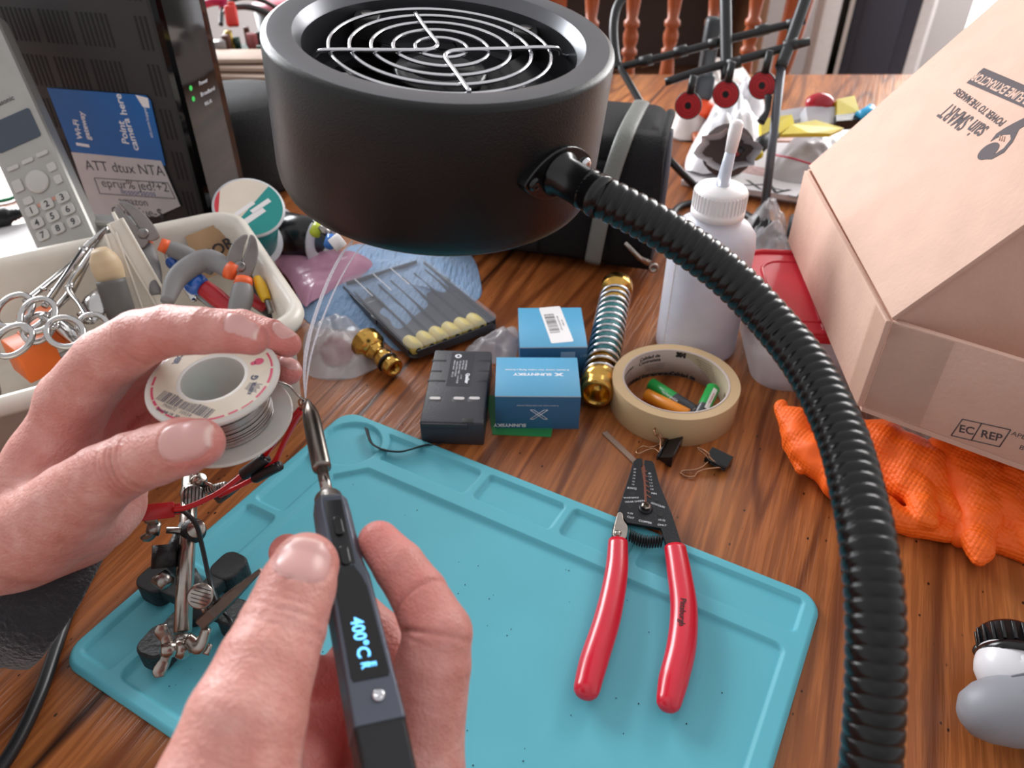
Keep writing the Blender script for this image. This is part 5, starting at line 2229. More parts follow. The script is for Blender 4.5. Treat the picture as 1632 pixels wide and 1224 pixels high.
# --- tub with red lid under the carton
rl = mat('red_lid_plastic', 'c22a38', .3, spec=.5)
tubm = mat('frosted_tub_plastic', 'd6d3da', .35, alpha=.55)
t = thing('food_tub', 'frosted plastic tub with a red lid holding up the corner of the cardboard carton', 'tub', (24.2, 51.4, 0))
TM = rotz((24.2, 51.4, 0), -6)
b = MB(TM)
for z0_, z1_, w0, w1 in ((0, 5.3, 10.4, 11.9),):
    n = 0
    o0, o1 = rrect(w0, w0, 2.2, 8), rrect(w1, w1, 2.4, 8)
    vs = [(x, y, z0_ + .02) for x, y in o0] + [(x, y, z1_) for x, y in o1]
    n = len(o0)
    b.add(vs, [(i, (i + 1) % n, n + (i + 1) % n, n + i) for i in range(n)] + [tuple(range(n))[::-1]], tubm, True)
b.build('tub_body', t)
b = MB(TM)
o_ = rrect(12.6, 12.6, 2.6, 8)
b.prism(o_, 5.1, 5.9, rl, bev=.18)
o2 = rrect(11.2, 11.2, 2.2, 8)
rimp = [V(x, y, 5.95) for x, y in o_]
b.tube([V(x * .965, y * .965, 5.95) for x, y in o_], .22, rl, 10, closed=True)
b.tube([V(x * .72, y * .72, 5.88) for x, y in o_], .14, rl, 10, closed=True)
b.build('tub_lid', t)

# --- black case under the right end of the carton
b = MB(rotz((36.5, 38.5, 0), -20))
b.box((2, 0, 2.9), (12, 7, 5.8), black_pl, .5)
tag(b.build('black_case', origin=(36.5, 38.5, 0)), 'black plastic case under the carton behind the orange gloves', 'case')

# --- orange rubber gloves
glv = bpy.data.materials.new('orange_rubber')
glv.use_nodes = True
gn, gl = glv.node_tree.nodes, glv.node_tree.links
gb = gn['Principled BSDF']
gb.inputs['Base Color'].default_value = (*lin('f0501e'), 1)
gb.inputs['Roughness'].default_value = .6
gb.inputs['Subsurface Weight'].default_value = .05
gb.inputs['Subsurface Radius'].default_value = (1, .3, .1)
gb.inputs['Subsurface Scale'].default_value = .003
gt = gn.new('ShaderNodeTexCoord')
gm = gn.new('ShaderNodeMapping')
gm.inputs['Rotation'].default_value = (0, 0, .78)
gl.new(gt.outputs['Object'], gm.inputs[0])
gv = gn.new('ShaderNodeTexVoronoi')
gv.inputs['Scale'].default_value = 380
gv.inputs['Randomness'].default_value = .15
gl.new(gm.outputs[0], gv.inputs['Vector'])
gno = gn.new('ShaderNodeTexNoise'); gno.inputs['Scale'].default_value = 22
gl.new(gt.outputs['Object'], gno.inputs['Vector'])
grp_ = gn.new('ShaderNodeValToRGB'); grp_.color_ramp.elements[0].position = .36; grp_.color_ramp.elements[1].position = .46
gl.new(gno.outputs[0], grp_.inputs[0])
gmu = gn.new('ShaderNodeMath'); gmu.operation = 'MULTIPLY'
gl.new(gv.outputs['Distance'], gmu.inputs[0]); gl.new(grp_.outputs[0], gmu.inputs[1])
gbp = gn.new('ShaderNodeBump'); gbp.inputs['Strength'].default_value = .9; gbp.inputs['Distance'].default_value = .001
gbp.invert = True
gl.new(gmu.outputs[0], gbp.inputs['Height'])
gl.new(gbp.outputs[0], gb.inputs['Normal'])
gcr = gn.new('ShaderNodeValToRGB')
gcr.color_ramp.elements[0].color = (*lin('f85a06'), 1); gcr.color_ramp.elements[1].color = (*lin('ff7614'), 1)
gl.new(gno.outputs[0], gcr.inputs[0]); gl.new(gcr.outputs[0], gb.inputs['Base Color'])


def glove(label, chains, squash, seed, h=.13):
    CH = []
    for c_ in chains:
        CH.append([(np.array(G(x, y, z)), r_) for x, y, z, r_ in c_])

    def fn(P):
        Q = P.copy()
        d_ = None
        for c_ in CH:
            dc = None
            for (a, ra), (e, re) in zip(c_[:-1], c_[1:]):
                a2, e2 = a * [1, 1, squash], e * [1, 1, squash]
                d = sd_cone(Q * [1, 1, squash], a2, e2, ra, re) / squash
                dc = d if dc is None else smin(dc, d, .35)
            d_ = dc if d_ is None else smin(d_, dc, .16)
        w1_ = .30 * (np.abs(np.sin(Q[:, 0] * .9 + Q[:, 1] * .7 + seed)) - .6) + .16 * (np.abs(np.sin(Q[:, 0] * 1.3 - Q[:, 1] * 1.1 + seed)) - .6) + .05 * np.sin(Q[:, 0] * 1.9 + Q[:, 1] * 2.6 + seed) + .10 * np.sin(Q[:, 0] * 3.1 - Q[:, 1] * 2.2 + seed * 2) + .06 * np.sin(Q[:, 1] * 5.3 + Q[:, 0] * 2 + seed)
        return np.maximum(d_ + w1_ * .45, .03 - P[:, 2])
    pts = np.array([p_ for c_ in CH for p_, r_ in c_])
    lo, hi = pts.min(0) - 2.6, pts.max(0) + 2.6
    lo[2] = -.2
    hi[2] = pts[:, 2].max() + 2.0
    Vv, Ff = surface_nets(fn, lo, hi, h)
    b_ = MB()
    b_.v = [tuple(v) for v in Vv]
    b_.f = [tuple(int(i) for i in f) for f in Ff]
    b_.mi = [0] * len(Ff)
    b_.sm = [True] * len(Ff)
    b_.mats = [glv]
    o_ = b_.build('rubber_glove', autosm=170)
    tag(o_, label, 'glove', 'orange rubber gloves')
    return o_


glove('orange rubber glove with textured fingers bunched at the near corner of the carton',
      [[(1262, 668, 2.2, 1.0), (1290, 720, 1.6, 1.2), (1345, 770, 1.2, 1.3), (1420, 822, .9, .95), (1480, 838, .8, .6)],
       [(1340, 690, 2.0, 1.6), (1410, 730, 1.6, 1.7), (1450, 770, 1.6, 1.2), (1472, 812, 1.5, .85), (1478, 828, 1.4, .7)],
       [(1245, 648, 2.4, .5), (1256, 690, 1.6, .5), (1275, 745, .9, .5)],
       [(1400, 700, 2.6, 1.5), (1470, 740, 2.2, 1.5), (1500, 790, 1.2, 1.2)],
       [(1300, 740, .8, .9), (1370, 805, .6, 1.0), (1470, 838, .6, .8), (1520, 850, .6, .7)],
       [(1420, 760, 1.2, 1.4), (1500, 810, .9, 1.2), (1540, 840, .8, 1.0)]], 1.15, .3)
glove('orange rubber glove with a wide pointed finger reaching toward the table edge, under the carton',
      [[(1500, 728, 2.4, 1.4), (1540, 760, 1.9, 1.8), (1560, 820, 1.4, 1.3), (1560, 870, 1.1, .75), (1558, 893, .9, .45)],
       [(1540, 740, 2.4, 1.5), (1600, 800, 1.6, 1.6), (1640, 860, 1.0, 1.1), (1680, 900, .8, .7)],
       [(1600, 770, 2.0, 1.6), (1660, 820, 1.6, 1.6), (1720, 850, 1.2, 1.0)],
       [(1530, 850, .7, .8), (1600, 860, .6, 1.0), (1660, 890, .5, .7)]], 1.1, 1.4)

# --- white and grey plastic tool at the table edge
t = thing('sprayer', 'white and grey plastic hand tool with a black ribbed cap, cut off by the frame', 'tool', G(1610, 1150, 0))
gry = mat('soft_grey_grip', '8b8c92', .5)
wht = mat('glossy_white_shell', 'dcdadd', .3)
a_ = G(1548, 1140, 1.8); a_.z = 2.0
e_ = a_ + V(5.6, .3, .3)
M_ = frame(a_, None, (0, 0, 1), e_ - a_)
b = MB(M_)
b.lathe([(.001, -.55), (.5, -.5), (1.0, -.15), (1.35, .5), (1.62, 1.5), (1.75, 2.6), (1.78, 4.0), (1.7, 6.0), (1.6, 7.0)], gry, 40)
b.build('grip', t)
b = MB(M_)
for k in range(3):
    an = math.radians(60 + 32 * k)
    b.tube([V(1.66 * math.cos(an), 1.66 * math.sin(an), 1.8), V(1.8 * math.cos(an), 1.8 * math.sin(an), 3.0), V(1.74 * math.cos(an), 1.74 * math.sin(an), 4.6)], [.05, .12, .05], mat('groove_grey', '6d6e74', .6), 8)
b.build('groove', t)
c_ = G(1610, 1078, 2.2)
b = MB()
b.tube(catmull([a_ + V(4.2, .6, .3), a_ + V(3.9, 1.7, .5), G(1606, 1075, 2.5), G(1608, 1050, 2.6)], 8), [1.75, 1.55, 1.35, 1.35], wht, 32)
b.build('body', t)
cd_ = (G(1600, 1000, 2.8) - G(1612, 1060, 2.4)).normalized()
cap0 = G(1612, 1052, 2.6)
b = MB(frame(cap0, None, (0, 0, 1), cd_))
pr = []
b.lathe([(1.5, -.1), (1.55, .1), (1.5, .35), (1.25, .45), (1.3, 1.4), (1.1, 1.6), (.001, 1.62)], black_sm, 40)
for k in range(18):
    an = 2 * math.pi * k / 18
    b.box((1.3 * math.cos(an), 1.3 * math.sin(an), .95), (.16, .16, .9), black_sm, .03)
b.build('cap', t)
b = MB()
b.box(tuple(G(1568, 1040, 1.4)), (.9, .7, .6), black_sm, .15)
b.build('lever', t)

# --- cables, cord and the black strap
cab = mat('black_cable_jacket', '1c1c1f', .38)
b = MB()
pts = [G(-40, 1280, .3), G(20, 1195, .3), G(62, 1110, .3), (G(90, 1030, .3)), G(115, 960, .3), G(148, 895, .3), G(150, 840, .3), G(150, 780, .3)]
b.tube(catmull(pts, 10), .33, cab, 14)
tag(b.build('power_cable'), 'thick black cable curving over the oak beside the left end of the mat', 'cable')
b = MB()
pts = [G(584, 683, .45), G(588, 697, .5), G(594, 708, .5), G(612, 717, .5), G(635, 720, .55), G(652, 717, .55), G(668, 712, .5), G(680, 709, .5), G(690, 710, .25), G(705, 706, .2), G(728, 697, .2)]
b.tube(catmull(pts, 8), [.16, .13, .17, .22, .2, .17, .2, .18, .15, .13, .1], mat('black_ribbon', '17171a', .5), 10, flat=(1.2, .35))
tag(b.build('black_lace'), 'thin black twisted lace lying from the round compartment of the mat onto the oak', 'cord')
rnd = random.Random(5)
crumb = mat('dark_crumb', '24363c', .6)
b = MB()
for k in range(80):
    x, y = rnd.uniform(5, 32), -rnd.uniform(5, 22)
    p_ = MM @ V(x, y, .15)
    b.sphere((p_.x, p_.y, .16), rnd.uniform(.02, .045), crumb, n=6)
tag(b.build('solder_crumbs'), 'dark crumbs scattered over the middle of the turquoise mat', 'crumbs', kind='stuff')

# --- soft goods behind the mat
cloth = mat('blue_microfibre', '7c9cc0', .95, var=.1, vscale=50, bump=3, bscale=500, sheen=.4, stretch=(.6, .12, 1))
o = blob('blue_cloth', outl([(470, 470), (520, 440), (560, 392), (640, 395), (740, 400), (766, 450), (758, 480), (700, 480), (700, 520), (640, 560), (590, 530), (500, 520)]), .9, cloth, 3.1, amp=.35, fs=.22, power=3)
tag(o, 'crumpled pale blue microfibre cloth under the clear case and pink bag', 'cloth')
pk = mat('pink_antistatic_film', 'cf98b0', .25, alpha=.9, bump=1.2, bscale=60)
o = blob('pink_bag', [(p_[0], p_[1]) for p_ in outl([(440, 405), (520, 395), (575, 402), (598, 424), (565, 442), (500, 474), (484, 482), (462, 445)], 1.0)], .9, pk, 5.2, amp=.25, fs=.3, power=4, base=.7)
tag(o, 'pink antistatic plastic bag lying flat between the white tray and the blue cloth', 'bag')
o = blob('plastic_bag', outl([(488, 530), (530, 505), (560, 515), (588, 540), (584, 565), (612, 578), (560, 604), (500, 602), (486, 580)]), 1.7, film2, 9.7, amp=.5, fs=.5, facets=.5, power=2)
tag(o, 'crumpled clear plastic bag with something reddish inside beside the brass connector', 'bag')
o = blob('reddish_part', outl([(510, 555), (530, 540), (560, 550), (555, 580), (520, 582)]), .9, mat('dull_red_part', '9a4a4a', .5), 2.2, amp=.3, fs=.9)
tag(o, 'small reddish part inside the crumpled clear plastic bag', 'part')
o = blob('plastic_bag', outl([(760, 545), (815, 522), (826, 540), (818, 575), (780, 580), (745, 580), (742, 560)]), 1.1, film2, 4.4, amp=.5, fs=.6, facets=.4, power=2)
tag(o, 'small clear plastic bag behind the camcorder battery, beside the blue boxes', 'bag')
o = blob('plastic_bag', outl([(-60, 672), (0, 672), (70, 676), (90, 710), (60, 740), (-20, 750), (-80, 720)]), 1.6, mat('grey_film', 'b9b9bd', .3, alpha=.75, bump=1, bscale=70), 7.7, amp=.4, fs=.4, facets=.4, power=2.4)
tag(o, 'grey crumpled plastic bag in front of the white tray, behind the left wrist', 'bag')

# ------------------------------------------------------------------ white tray with hand tools
tw = mat('ivory_tray_plastic', 'ddd6ca', .35, spec=.5)
RC = V(-13.29, 42.83, 9)
e1 = V(-9.58, 16.76, 0).normalized()     # away from the viewer
e2 = V(-15.9, -7.55, 0).normalized()     # to the left
e2 = (e2 - e1 * e2.dot(e1)).normalized()
TW_, TL_ = 19.4, 27.0
TC = RC + e1 * TW_ / 2 + e2 * TL_ / 2
TTM = frame((TC.x, TC.y, 0), e2, e1)
if (TTM.to_3x3() @ V(0, 0, 1)).z < 0:
    TTM = frame((TC.x, TC.y, 0), -e2, e1)
t = thing('tool_tray', 'ivory white plastic tray with rounded rim full of pliers and clamps', 'tray', (TC.x, TC.y, 0))
b = MB(TTM)


def ring_sec(secs, m_, bb, n=8):
    vs, fs = [], []
    N_ = None
    for w_, d_, r_, z in secs:
        o_ = rrect(w_, d_, r_, n)
        N_ = len(o_)
        vs += [(x, y, z) for x, y in o_]
    for j in range(len(secs) - 1):
        for i in range(N_):
            fs.append((j * N_ + i, j * N_ + (i + 1) % N_, (j + 1) * N_ + (i + 1) % N_, (j + 1) * N_ + i))
    fs.append(tuple(range(N_))[::-1])
    fs.append(tuple((len(secs) - 1) * N_ + i for i in range(N_)))
    bb.add(vs, fs, m_, True)


TL2, TW2 = TL_, TW_
ring_sec([(TL2 - 2.6, TW2 - 2.6, 2.0, 0.02), (TL2 - 2.0, TW2 - 2.0, 2.2, .4), (TL2 - 1.0, TW2 - 1.0, 2.3, 8.0), (TL2 - .9, TW2 - .9, 2.3, 8.0), (TL2 + .2, TW2 + .2, 2.6, 7.9), (TL2 + .55, TW2 + .55, 2.8, 8.3),
          (TL2 + .4, TW2 + .4, 2.7, 8.8), (TL2 - .2, TW2 - .2, 2.5, 9.1), (TL2 - 1.0, TW2 - 1.0, 2.2, 9.05), (TL2 - 1.5, TW2 - 1.5, 2.1, 8.7), (TL2 - 1.8, TW2 - 1.8, 2.0, 8.2), (TL2 - 2.4, TW2 - 2.4, 1.9, 1.0), (TL2 - 3.4, TW2 - 3.4, 1.6, .5)], tw, b)
b.build('tray_shell', t)

hemo = mat('surgical_steel', 'b9b6b4', .16, 1.0)


def pg(px, py, z):
    return G(px, py, z)


def hemostat(label, tip, piv, r1c, r2c, rr, z, zt=None):
    """locking forceps: ring handles at r1c, r2c; pivot; tip (photo points at height z)"""
    zt = zt or z
    tp, pv, c1, c2 = pg(*tip, zt), pg(*piv, z), pg(*r1c, z), pg(*r2c, z)
    tt = thing('hemostat', label, 'forceps', pv, 'steel locking forceps in the tray')
    for i_, c_ in enumerate((c1, c2)):
        bb = MB()
        d = (pv - c_)
        s_ = c_ + d.normalized() * rr * 1.05
        off = V(0, 0, .14 * (1 if i_ else -1))
        bb.tube(catmull([s_ + off, s_.lerp(pv, .5) + off, pv + off, pv.lerp(tp, .5) + off * .8, tp + off * .4], 6), [.22, .2, .28, .22, .1], hemo, 12, flat=(1, .7))
        M_ = frame(c_ + off, d, None, (0.15, -.45, 1))
        bb.tube([M_ @ V(rr * 1.25 * math.cos(a), rr * math.sin(a), 0) for a in np.linspace(0, 2 * math.pi, 33)[:-1]], .2, hemo, 10, closed=True)
        q_ = c_.lerp(pv, .35)
        other = (c2, c1)[i_]
        bb.tube([q_ + off, q_ + (other - c_).normalized() * .55], [.16, .12], hemo, 8)
        bb.build('arm', tt)
    bb = MB(frame(pv, None, (1, 0, 0), (0, -.3, 1)))
    bb.lathe([(.3, -.2), (.3, .3), (.2, .36), (.001, .36)], hemo, 18)
    bb.build('pivot', tt)


hemostat('long steel forceps with its tip resting on the far tray rim', (172, 362), (134, 402), (22, 492), (62, 505), 1.05, 8.6, 9.6)
hemostat('steel forceps lying lowest, its big ring nearest the left hand', (90, 500), (72, 508), (20, 540), (105, 532), 1.0, 8.2)
hemostat('steel forceps with short jaws standing up between the other two forceps', (150, 395), (112, 462), (60, 520), (150, 525), .9, 7.6, 9.2)

# orange storage box
ob = mat('orange_plastic_box', 'e2681f', .4)
t = thing('orange_case', 'small orange plastic case in the corner of the white tray', 'case', G(55, 570, 4))
for (p0, p1, z_, hh) in (((22, 560), (80, 535), 6.2, 2.6), ((45, 520), (95, 500), 6.6, 2.2)):
    M_, l_ = PF(*p0, *p1, z_)
    b = MB(M_)
    b.box((l_ / 2, .9, -hh / 2), (l_, 2.6, hh), ob, .12)
    b.box((l_ / 2, .9, .04), (.12, 2.6, .08), ob, .02)
    b.build('box_half', t)


def rod(name, label, cat, pts, rads, m_, z, flat=None, group=None, n=20, parent=None):
    P_ = [G(x, y, zz) for (x, y, zz) in pts]
    bb = MB()
    bb.tube(catmull(P_, 8), rads, m_, n, flat=flat, up=(0, 0, 1) if flat else None)
    o_ = bb.build(name, parent)
    if parent is None:
        tag(o_, label, cat, group)
    return o_


gw = mat('grey_pliers_grip', '7c7a7a', .5)
oa = mat('orange_grip_accent', 'e8622e', .45)
tanp = mat('tan_handle', 'c5ad8b', .5, var=.05)
t = thing('knife_handle', 'tan craft knife handle with a dark grey grip standing in the tray', 'knife', G(170, 450, 5))
rod('handle', '', '', [(158, 398, 10.5), (170, 425, 9.2), (180, 450, 8)], [.55, .95, 1.05, 1.0, .9], tanp, 0, parent=t)
rod('grip', '', '', [(176, 446, 8.4), (190, 490, 6.5), (200, 520, 5)], [1.0, 1.0, .9], mat('dark_grey_grip', '5d5a58', .5), 0, parent=t)
t = thing('white_rail', 'pair of white plastic rails standing slanted in the middle of the tray', 'rail', G(215, 430, 5))
for a_, e_, w_ in (((183, 352, 11.5), (262, 488, 6.5), 1.25), ((176, 372, 10.8), (218, 492, 6.5), .9)):
    A_, E_ = G(*a_), G(*e_)
    M_ = frame(A_, E_ - A_, None, CAMP - A_)
    l_ = (E_ - A_).length
    b = MB(M_)
    b.box((l_ / 2, 0, 0), (l_, w_, .3), tw, .06)
    b.box((l_ / 2, w_ * .4, .2), (l_, .16, .3), tw, .04)
    b.box((l_ / 2, -w_ * .4, .2), (l_, .16, .3), tw, .04)
    b.build('rail', t)
b = MB()
b.tube([G(180, 338, 12), G(192, 362, 11)], [.12, .2], tw, 8)
b.build('peg', t)


def pliers(label, head, jaw, h1p, h2p, m_head, r_=.72, z=9.0):
    tt = thing('pliers', label, 'pliers', G(*head, z - 2), 'pliers in the tray')
    hc, jc = G(*head, z), G(*jaw, z + .6)
    bb = MB()
    d = (jc - hc)
    M_ = frame(hc, d, None, CAMP - hc)
    l_ = d.length
    bb.prism(rim_smooth([(-.9, -.75), (.1, -1.0), (l_ * .6, -.95), (l_ * 1.05, -.5), (l_ * 1.12, -.06), (l_ * .7, -.1), (l_ * .2, 0), (-.6, .1)], 3), -.38, .38, m_head, M=M_, bev=.1)
    bb.build('jaw', tt)
    bb = MB()
    bb.prism(rim_smooth([(-.9, .75), (.1, 1.0), (l_ * .6, .95), (l_ * 1.0, .5), (l_ * 1.08, .08), (l_ * .7, .12), (l_ * .2, 0), (-.6, -.1)], 3), -.34, .34, m_head, M=M_, bev=.1)
    bb.lathe([(.42, .3), (.42, .5), (.3, .56), (.001, .56)], m_head, 20, M=M_)
    bb.build('jaw', tt)
    for hp in (h1p, h2p):
        P_ = [G(*q_) for q_ in hp]
        bb = MB()
        bb.tube(catmull(P_, 8), [r_ * .8, r_, r_ * 1.08, r_ * 1.05, r_ * .9, r_ * .6], gw, 20, flat=(1, .8), up=tuple(CAMP - P_[0]))
        bb.build('handle', tt)
        bb = MB()
        d_ = (P_[1] - P_[0]).normalized()
        bb.tube([P_[0] - d_ * .35, P_[0] + d_ * .25], [r_ * .78, r_ * .9], oa, 20, flat=(1, .8), up=tuple(CAMP - P_[0]))
        bb.build('orange_accent', tt, label='orange accent band')


stl = mat('brushed_pliers_steel', '8d8a88', .35, 1.0, var=.1, vscale=100)
pliers('grey-handled pliers near the tray corner with one bowed handle', (382, 425), (392, 392),
       [(368, 432, 9), (330, 414, 9.4), (285, 440, 9), (266, 482, 8.2)], [(388, 450, 8.6), (384, 480, 7.8), (372, 520, 6.8)], stl, .74)
pliers('grey-handled pliers with its steel jaws up on the far rim of the tray', (228, 372), (206, 345),
       [(262, 392, 9), (300, 408, 8), (340, 432, 7)], [(232, 388, 8.6), (242, 430, 7.5), (248, 470, 6.2)], stl, .62, 9.6)
# kraft paper packet with handwriting
kp = mat('brown_kraft_paper', 'b8946f', .75, var=.06, bump=.5, bscale=60)
A_, E_ = G(306, 406, 6.6), G(376, 386, 7.8)
Mk_ = frame(A_, E_ - A_, None, CAMP - A_)
b = MB(Mk_)
wl_ = (E_ - A_).length
b.grid(lambda u, v: (u * wl_ * 1.05, -2.2 + v * 3.7 + .5 * u, .12 * math.sin(6 * u + 2 * v) + .05), 12, 10, kp)
b.grid(lambda u, v: (u * wl_ * 1.05, -2.2 + v * 3.7 + .5 * u, .12 * math.sin(6 * u + 2 * v) - .25), 12, 10, kp)
mk_ = mat('marker_ink', '2c2326', .6)
b.text('COR', 1.25, mk_, M=Matrix.Translation((wl_ * .5, -.2, .26)) @ Matrix.Rotation(.25, 4, 'Z'), bold=.03)
b.text('. V', 1.15, mk_, M=Matrix.Translation((wl_ * .62, -1.55, .26)) @ Matrix.Rotation(.3, 4, 'Z'), bold=.03)
tag(b.build('paper_packet'), 'brown kraft paper packet with handwritten marker letters at the back of the tray', 'packet')
bl_ = mat('translucent_blue_handle', '1d5cb8', .15, spec=.8)
t = thing('screwdriver', 'screwdriver with a glossy blue end and red handle under the bowed pliers handle', 'screwdriver', G(325, 455, 6))
rod('blue_cap', '', '', [(303, 446, 8.0), (312, 452, 7.9), (322, 458, 7.7)], [.5, .85, .85, .7], bl_, 0, parent=t)
rod('handle', '', '', [(324, 458, 7.6), (345, 474, 7), (370, 495, 6.2)], [.62, .68, .6], mat('red_tool_handle', 'b3202c', .35), 0, parent=t)
rod('screwdriver', 'small glossy blue screwdriver handle between the two pliers', 'screwdriver', [(272, 420, 7.5), (285, 414, 7.3), (300, 420, 6.8)], [.45, .5, .4], bl_, 0)
rod('side_cutter_handle', 'red tool handle sloping down from the round pliers head', 'tool handle', [(384, 452, 7.0), (396, 472, 6.8), (420, 490, 6.4)], [.3, .5, .45, .35], MATS['red_tool_handle'], 0)
t = thing('yellow_driver', 'small yellow-handled driver standing against the near wall of the tray', 'screwdriver', G(418, 470, 5))
rod('handle', '', '', [(410, 443, 8.4), (417, 460, 8.0), (425, 478, 7.5)], [.3, .42, .42, .34], mat('yellow_tool_handle', 'e0b021', .35), 0, parent=t)
rod('shaft', '', '', [(425, 478, 7.5), (432, 498, 6.9)], [.2, .2], stl, 0, parent=t)
rod('black_tool', 'black tool lying low in the tray beside the yellow driver', 'tool', [(392, 440, 6.0), (402, 470, 5.8), (440, 500, 5.4)], [.5, .7, .6], black_pl, 0)
rod('spoon', 'shiny steel spoon standing in the tray beside the tan knife handle', 'spoon', [(158, 460, 7.2), (152, 485, 6.8), (140, 515, 6.2)], [.25, .9, 1.1, .9, .5], hemo, 0, flat=(1, .3))
rod('steel_tube', 'polished steel tube lying between the forceps rings', 'tube', [(98, 520, 6.5), (122, 540, 6.3), (150, 560, 6)], [.55, .6, .55], hemo, 0)
rod('steel_tweezers', 'pale steel tweezers lying under the bowed pliers handle', 'tweezers', [(265, 395, 7.5), (282, 430, 7.0), (310, 480, 6.2)], [.3, .45, .4, .2], hemo, 0, flat=(1, .4))
rod('steel_tweezers', 'thin dark tweezers crossing below the screwdriver handle', 'tweezers', [(290, 455, 6.2), (320, 475, 6.0), (345, 495, 5.8)], [.2, .26, .2], stl, 0, flat=(1, .4))
# low clutter at the bottom so the tray is full
rnd = random.Random(11)
for k in range(14):
    u, v = rnd.uniform(-9.5, 9.5), rnd.uniform(-6, 6)
    p_ = TTM @ V(u, v, 1.0 + rnd.random())
    an = rnd.uniform(0, 3.14)
    q_ = p_ + V(math.cos(an) * 3.5, math.sin(an) * 3.5, rnd.uniform(0, 2.5))
    qq = TTM.inverted() @ q_
    if abs(qq.x) > 10.5 or abs(qq.y) > 7:
        continue
    b = MB()
    mm_ = rnd.choice((stl, black_pl, gw, hemo))
    b.tube([p_, p_.lerp(q_, .5), q_], [.35, .5, .3], mm_, 10)
    nm_ = {stl: 'brushed steel', black_pl: 'black', gw: 'grey', hemo: 'polished steel'}[mm_]
    tag(b.build('small_tool'), 'small %s tool end lying at the bottom of the white tray' % nm_, 'tool', 'small tools at the bottom of the tray, ' + nm_)

# ------------------------------------------------------------------ wi-fi gateway
gwm = mat('gateway_black_plastic', '242427', .5, bump=.2, bscale=1200)
gls = mat('gateway_gloss_front', '040405', .05, spec=.35)
Qc = W(318, 300, 70)
Q0 = V(Qc.x, Qc.y, 0)
sdv = V(-.966, .26, 0)
fdv = V(.26, .966, 0)
t = thing('wifi_gateway', 'tall black wi-fi gateway with slotted side and a blue card taped on it', 'router', Q0 + sdv * 10 + fdv * 3)
GH = 27.0
# side face: x to the left along sdv, y up
Gm = frame(Q0, -sdv, (0, 0, 1))     # x to the right
# body as a rounded prism (seen from above)
b = MB(frame(Q0, -sdv, None, (0, 0, 1)))
b.prism([(p[0], p[1]) for p in [(-21, 0), (-.5, 0), (-.1, .15), (0, .6), (0, 6.6), (-.6, 7.0), (-21, 7.0)]], 0.02, GH, gwm, bev=.3)
b.build('body', t)
b = MB(frame(Q0, -sdv, None, (0, 0, 1)))
b.prism([(-.15, -.02), (.25, .15), (.35, .7), (.35, 5.6), (.2, 6.6), (-.1, 6.8), (-.12, .3)], .3, GH - .2, gls, bev=.1)
b.build('front_panel', t)
b = MB(frame(Q0 - sdv * .37, fdv, (0, 0, 1)))
for k, s in enumerate(('Power', 'Broadband', 'Wi-Fi')):
    b.text(s, .5, print_wht, M=Matrix.Translation((3.6 + (.3 if k == 1 else 0), 16.2 - k * .9, .01)))
for k in range(2):
    b.lathe([(.001, .01), (.22, .01)], mat('green_status_light', '1a8a3a', .4, emit='22c04a', estr=.6), 12, M=Matrix.Translation((1.7, 16.2 - k * .9, 0)), cap=False)
b.lathe([(.001, .01), (.3, .01)], steel, 14, M=Matrix.Translation((4.6, 6.0, 0)), cap=False)
b.build('status_lights', t)
slm = mat('gateway_slot', '0a0a0b', .7)
for r in range(7):
    yb = 1.0 + r * 3.7
    for c_ in range(6):
        b = MB(Gm)
        x0 = -1.0 - c_ * 3.7
        nn = 7 if c_ else 3
        for k in range(nn):
            x = x0 - k * (.46)
            if x < -20.5:
                continue
            b.box((x, yb + 1.35, -0.0), (.2, 2.6, .04), slm, 0)
        b.build('vent_grille', t)
# blue card and handwritten note, taped over the slots
cardm = mat('blue_quick_start_card', '1666ad', .35)
Gc = frame(Q0 + V(0, 0, 0) - fdv * .12, -sdv, (0, 0, 1))


def gp(px, py):
    return wpt(Gc, px, py)


cpx = [(75, 140), (232, 152), (240, 160), (264, 264), (114, 241)]
b = MB(Gc)
poly = [gp(*q_) for q_ in cpx]
b.prism([(p_.x, p_.y) for p_ in poly], -.02, .03, cardm)
co = [gp(*q_) for q_ in ((216, 151), (228, 170), (239, 172), (236, 156))]
b.prism([(p_.x, p_.y) for p_ in co], .031, .04, paper)
gwtext = lambda s, a_, e_, sz, m_, **k: wtext(b, Gc, s, *a_, *e_, sz, m_, dz=.045, **k)
gwtext('Wi-Fi', (127, 216), (122, 196), .8, print_wht, bold=.02)
gwtext('gateway', (140, 216), (131, 184), .78, print_wht, bold=.02)
gwtext('1', (135, 236), (132, 226), 1.9, print_wht, bold=.05)
gwtext('Point', (200, 222), (195, 200), 1.0, print_wht, bold=.02)
gwtext('camera here', (212, 222), (194, 168), .98, print_wht, bold=.02)
gwtext('att.com/support', (240, 209), (232, 176), .45, print_wht)
b.build('blue_card', t)
npx = [(114, 242), (257, 256), (288, 328), (250, 345), (150, 345)]
b = MB(Gc)
poly = [gp(*q_) for q_ in npx]
b.prism([(p_.x, p_.y) for p_ in poly], .035, .06, mat('note_paper', 'c9c5c6', .7, var=.05))
ink = mat('pencil_ink', '4a4a52', .7)
gwt2 = lambda s, a_, e_, sz, m_, **k: wtext(b, Gc, s, *a_, *e_, sz, m_, dz=.075, **k)
gwt2('ATT dtux NTA', (148, 264), (250, 272), 1.35, ink)
gwt2('eprur% jed?+2', (163, 291), (268, 299), 1.25, ink)
gwt2('llossorssoss', (180, 304), (262, 309), .8, mat('blue_pen_ink', '44508a', .7))
gwt2('amazon', (190, 319), (236, 323), 1.05, ink)
gwt2('Ove-Tue-$', (182, 337), (258, 340), 1.3, ink)
bq = [gp(*q_) for q_ in ((151, 283), (268, 291), (280, 316), (160, 308))]
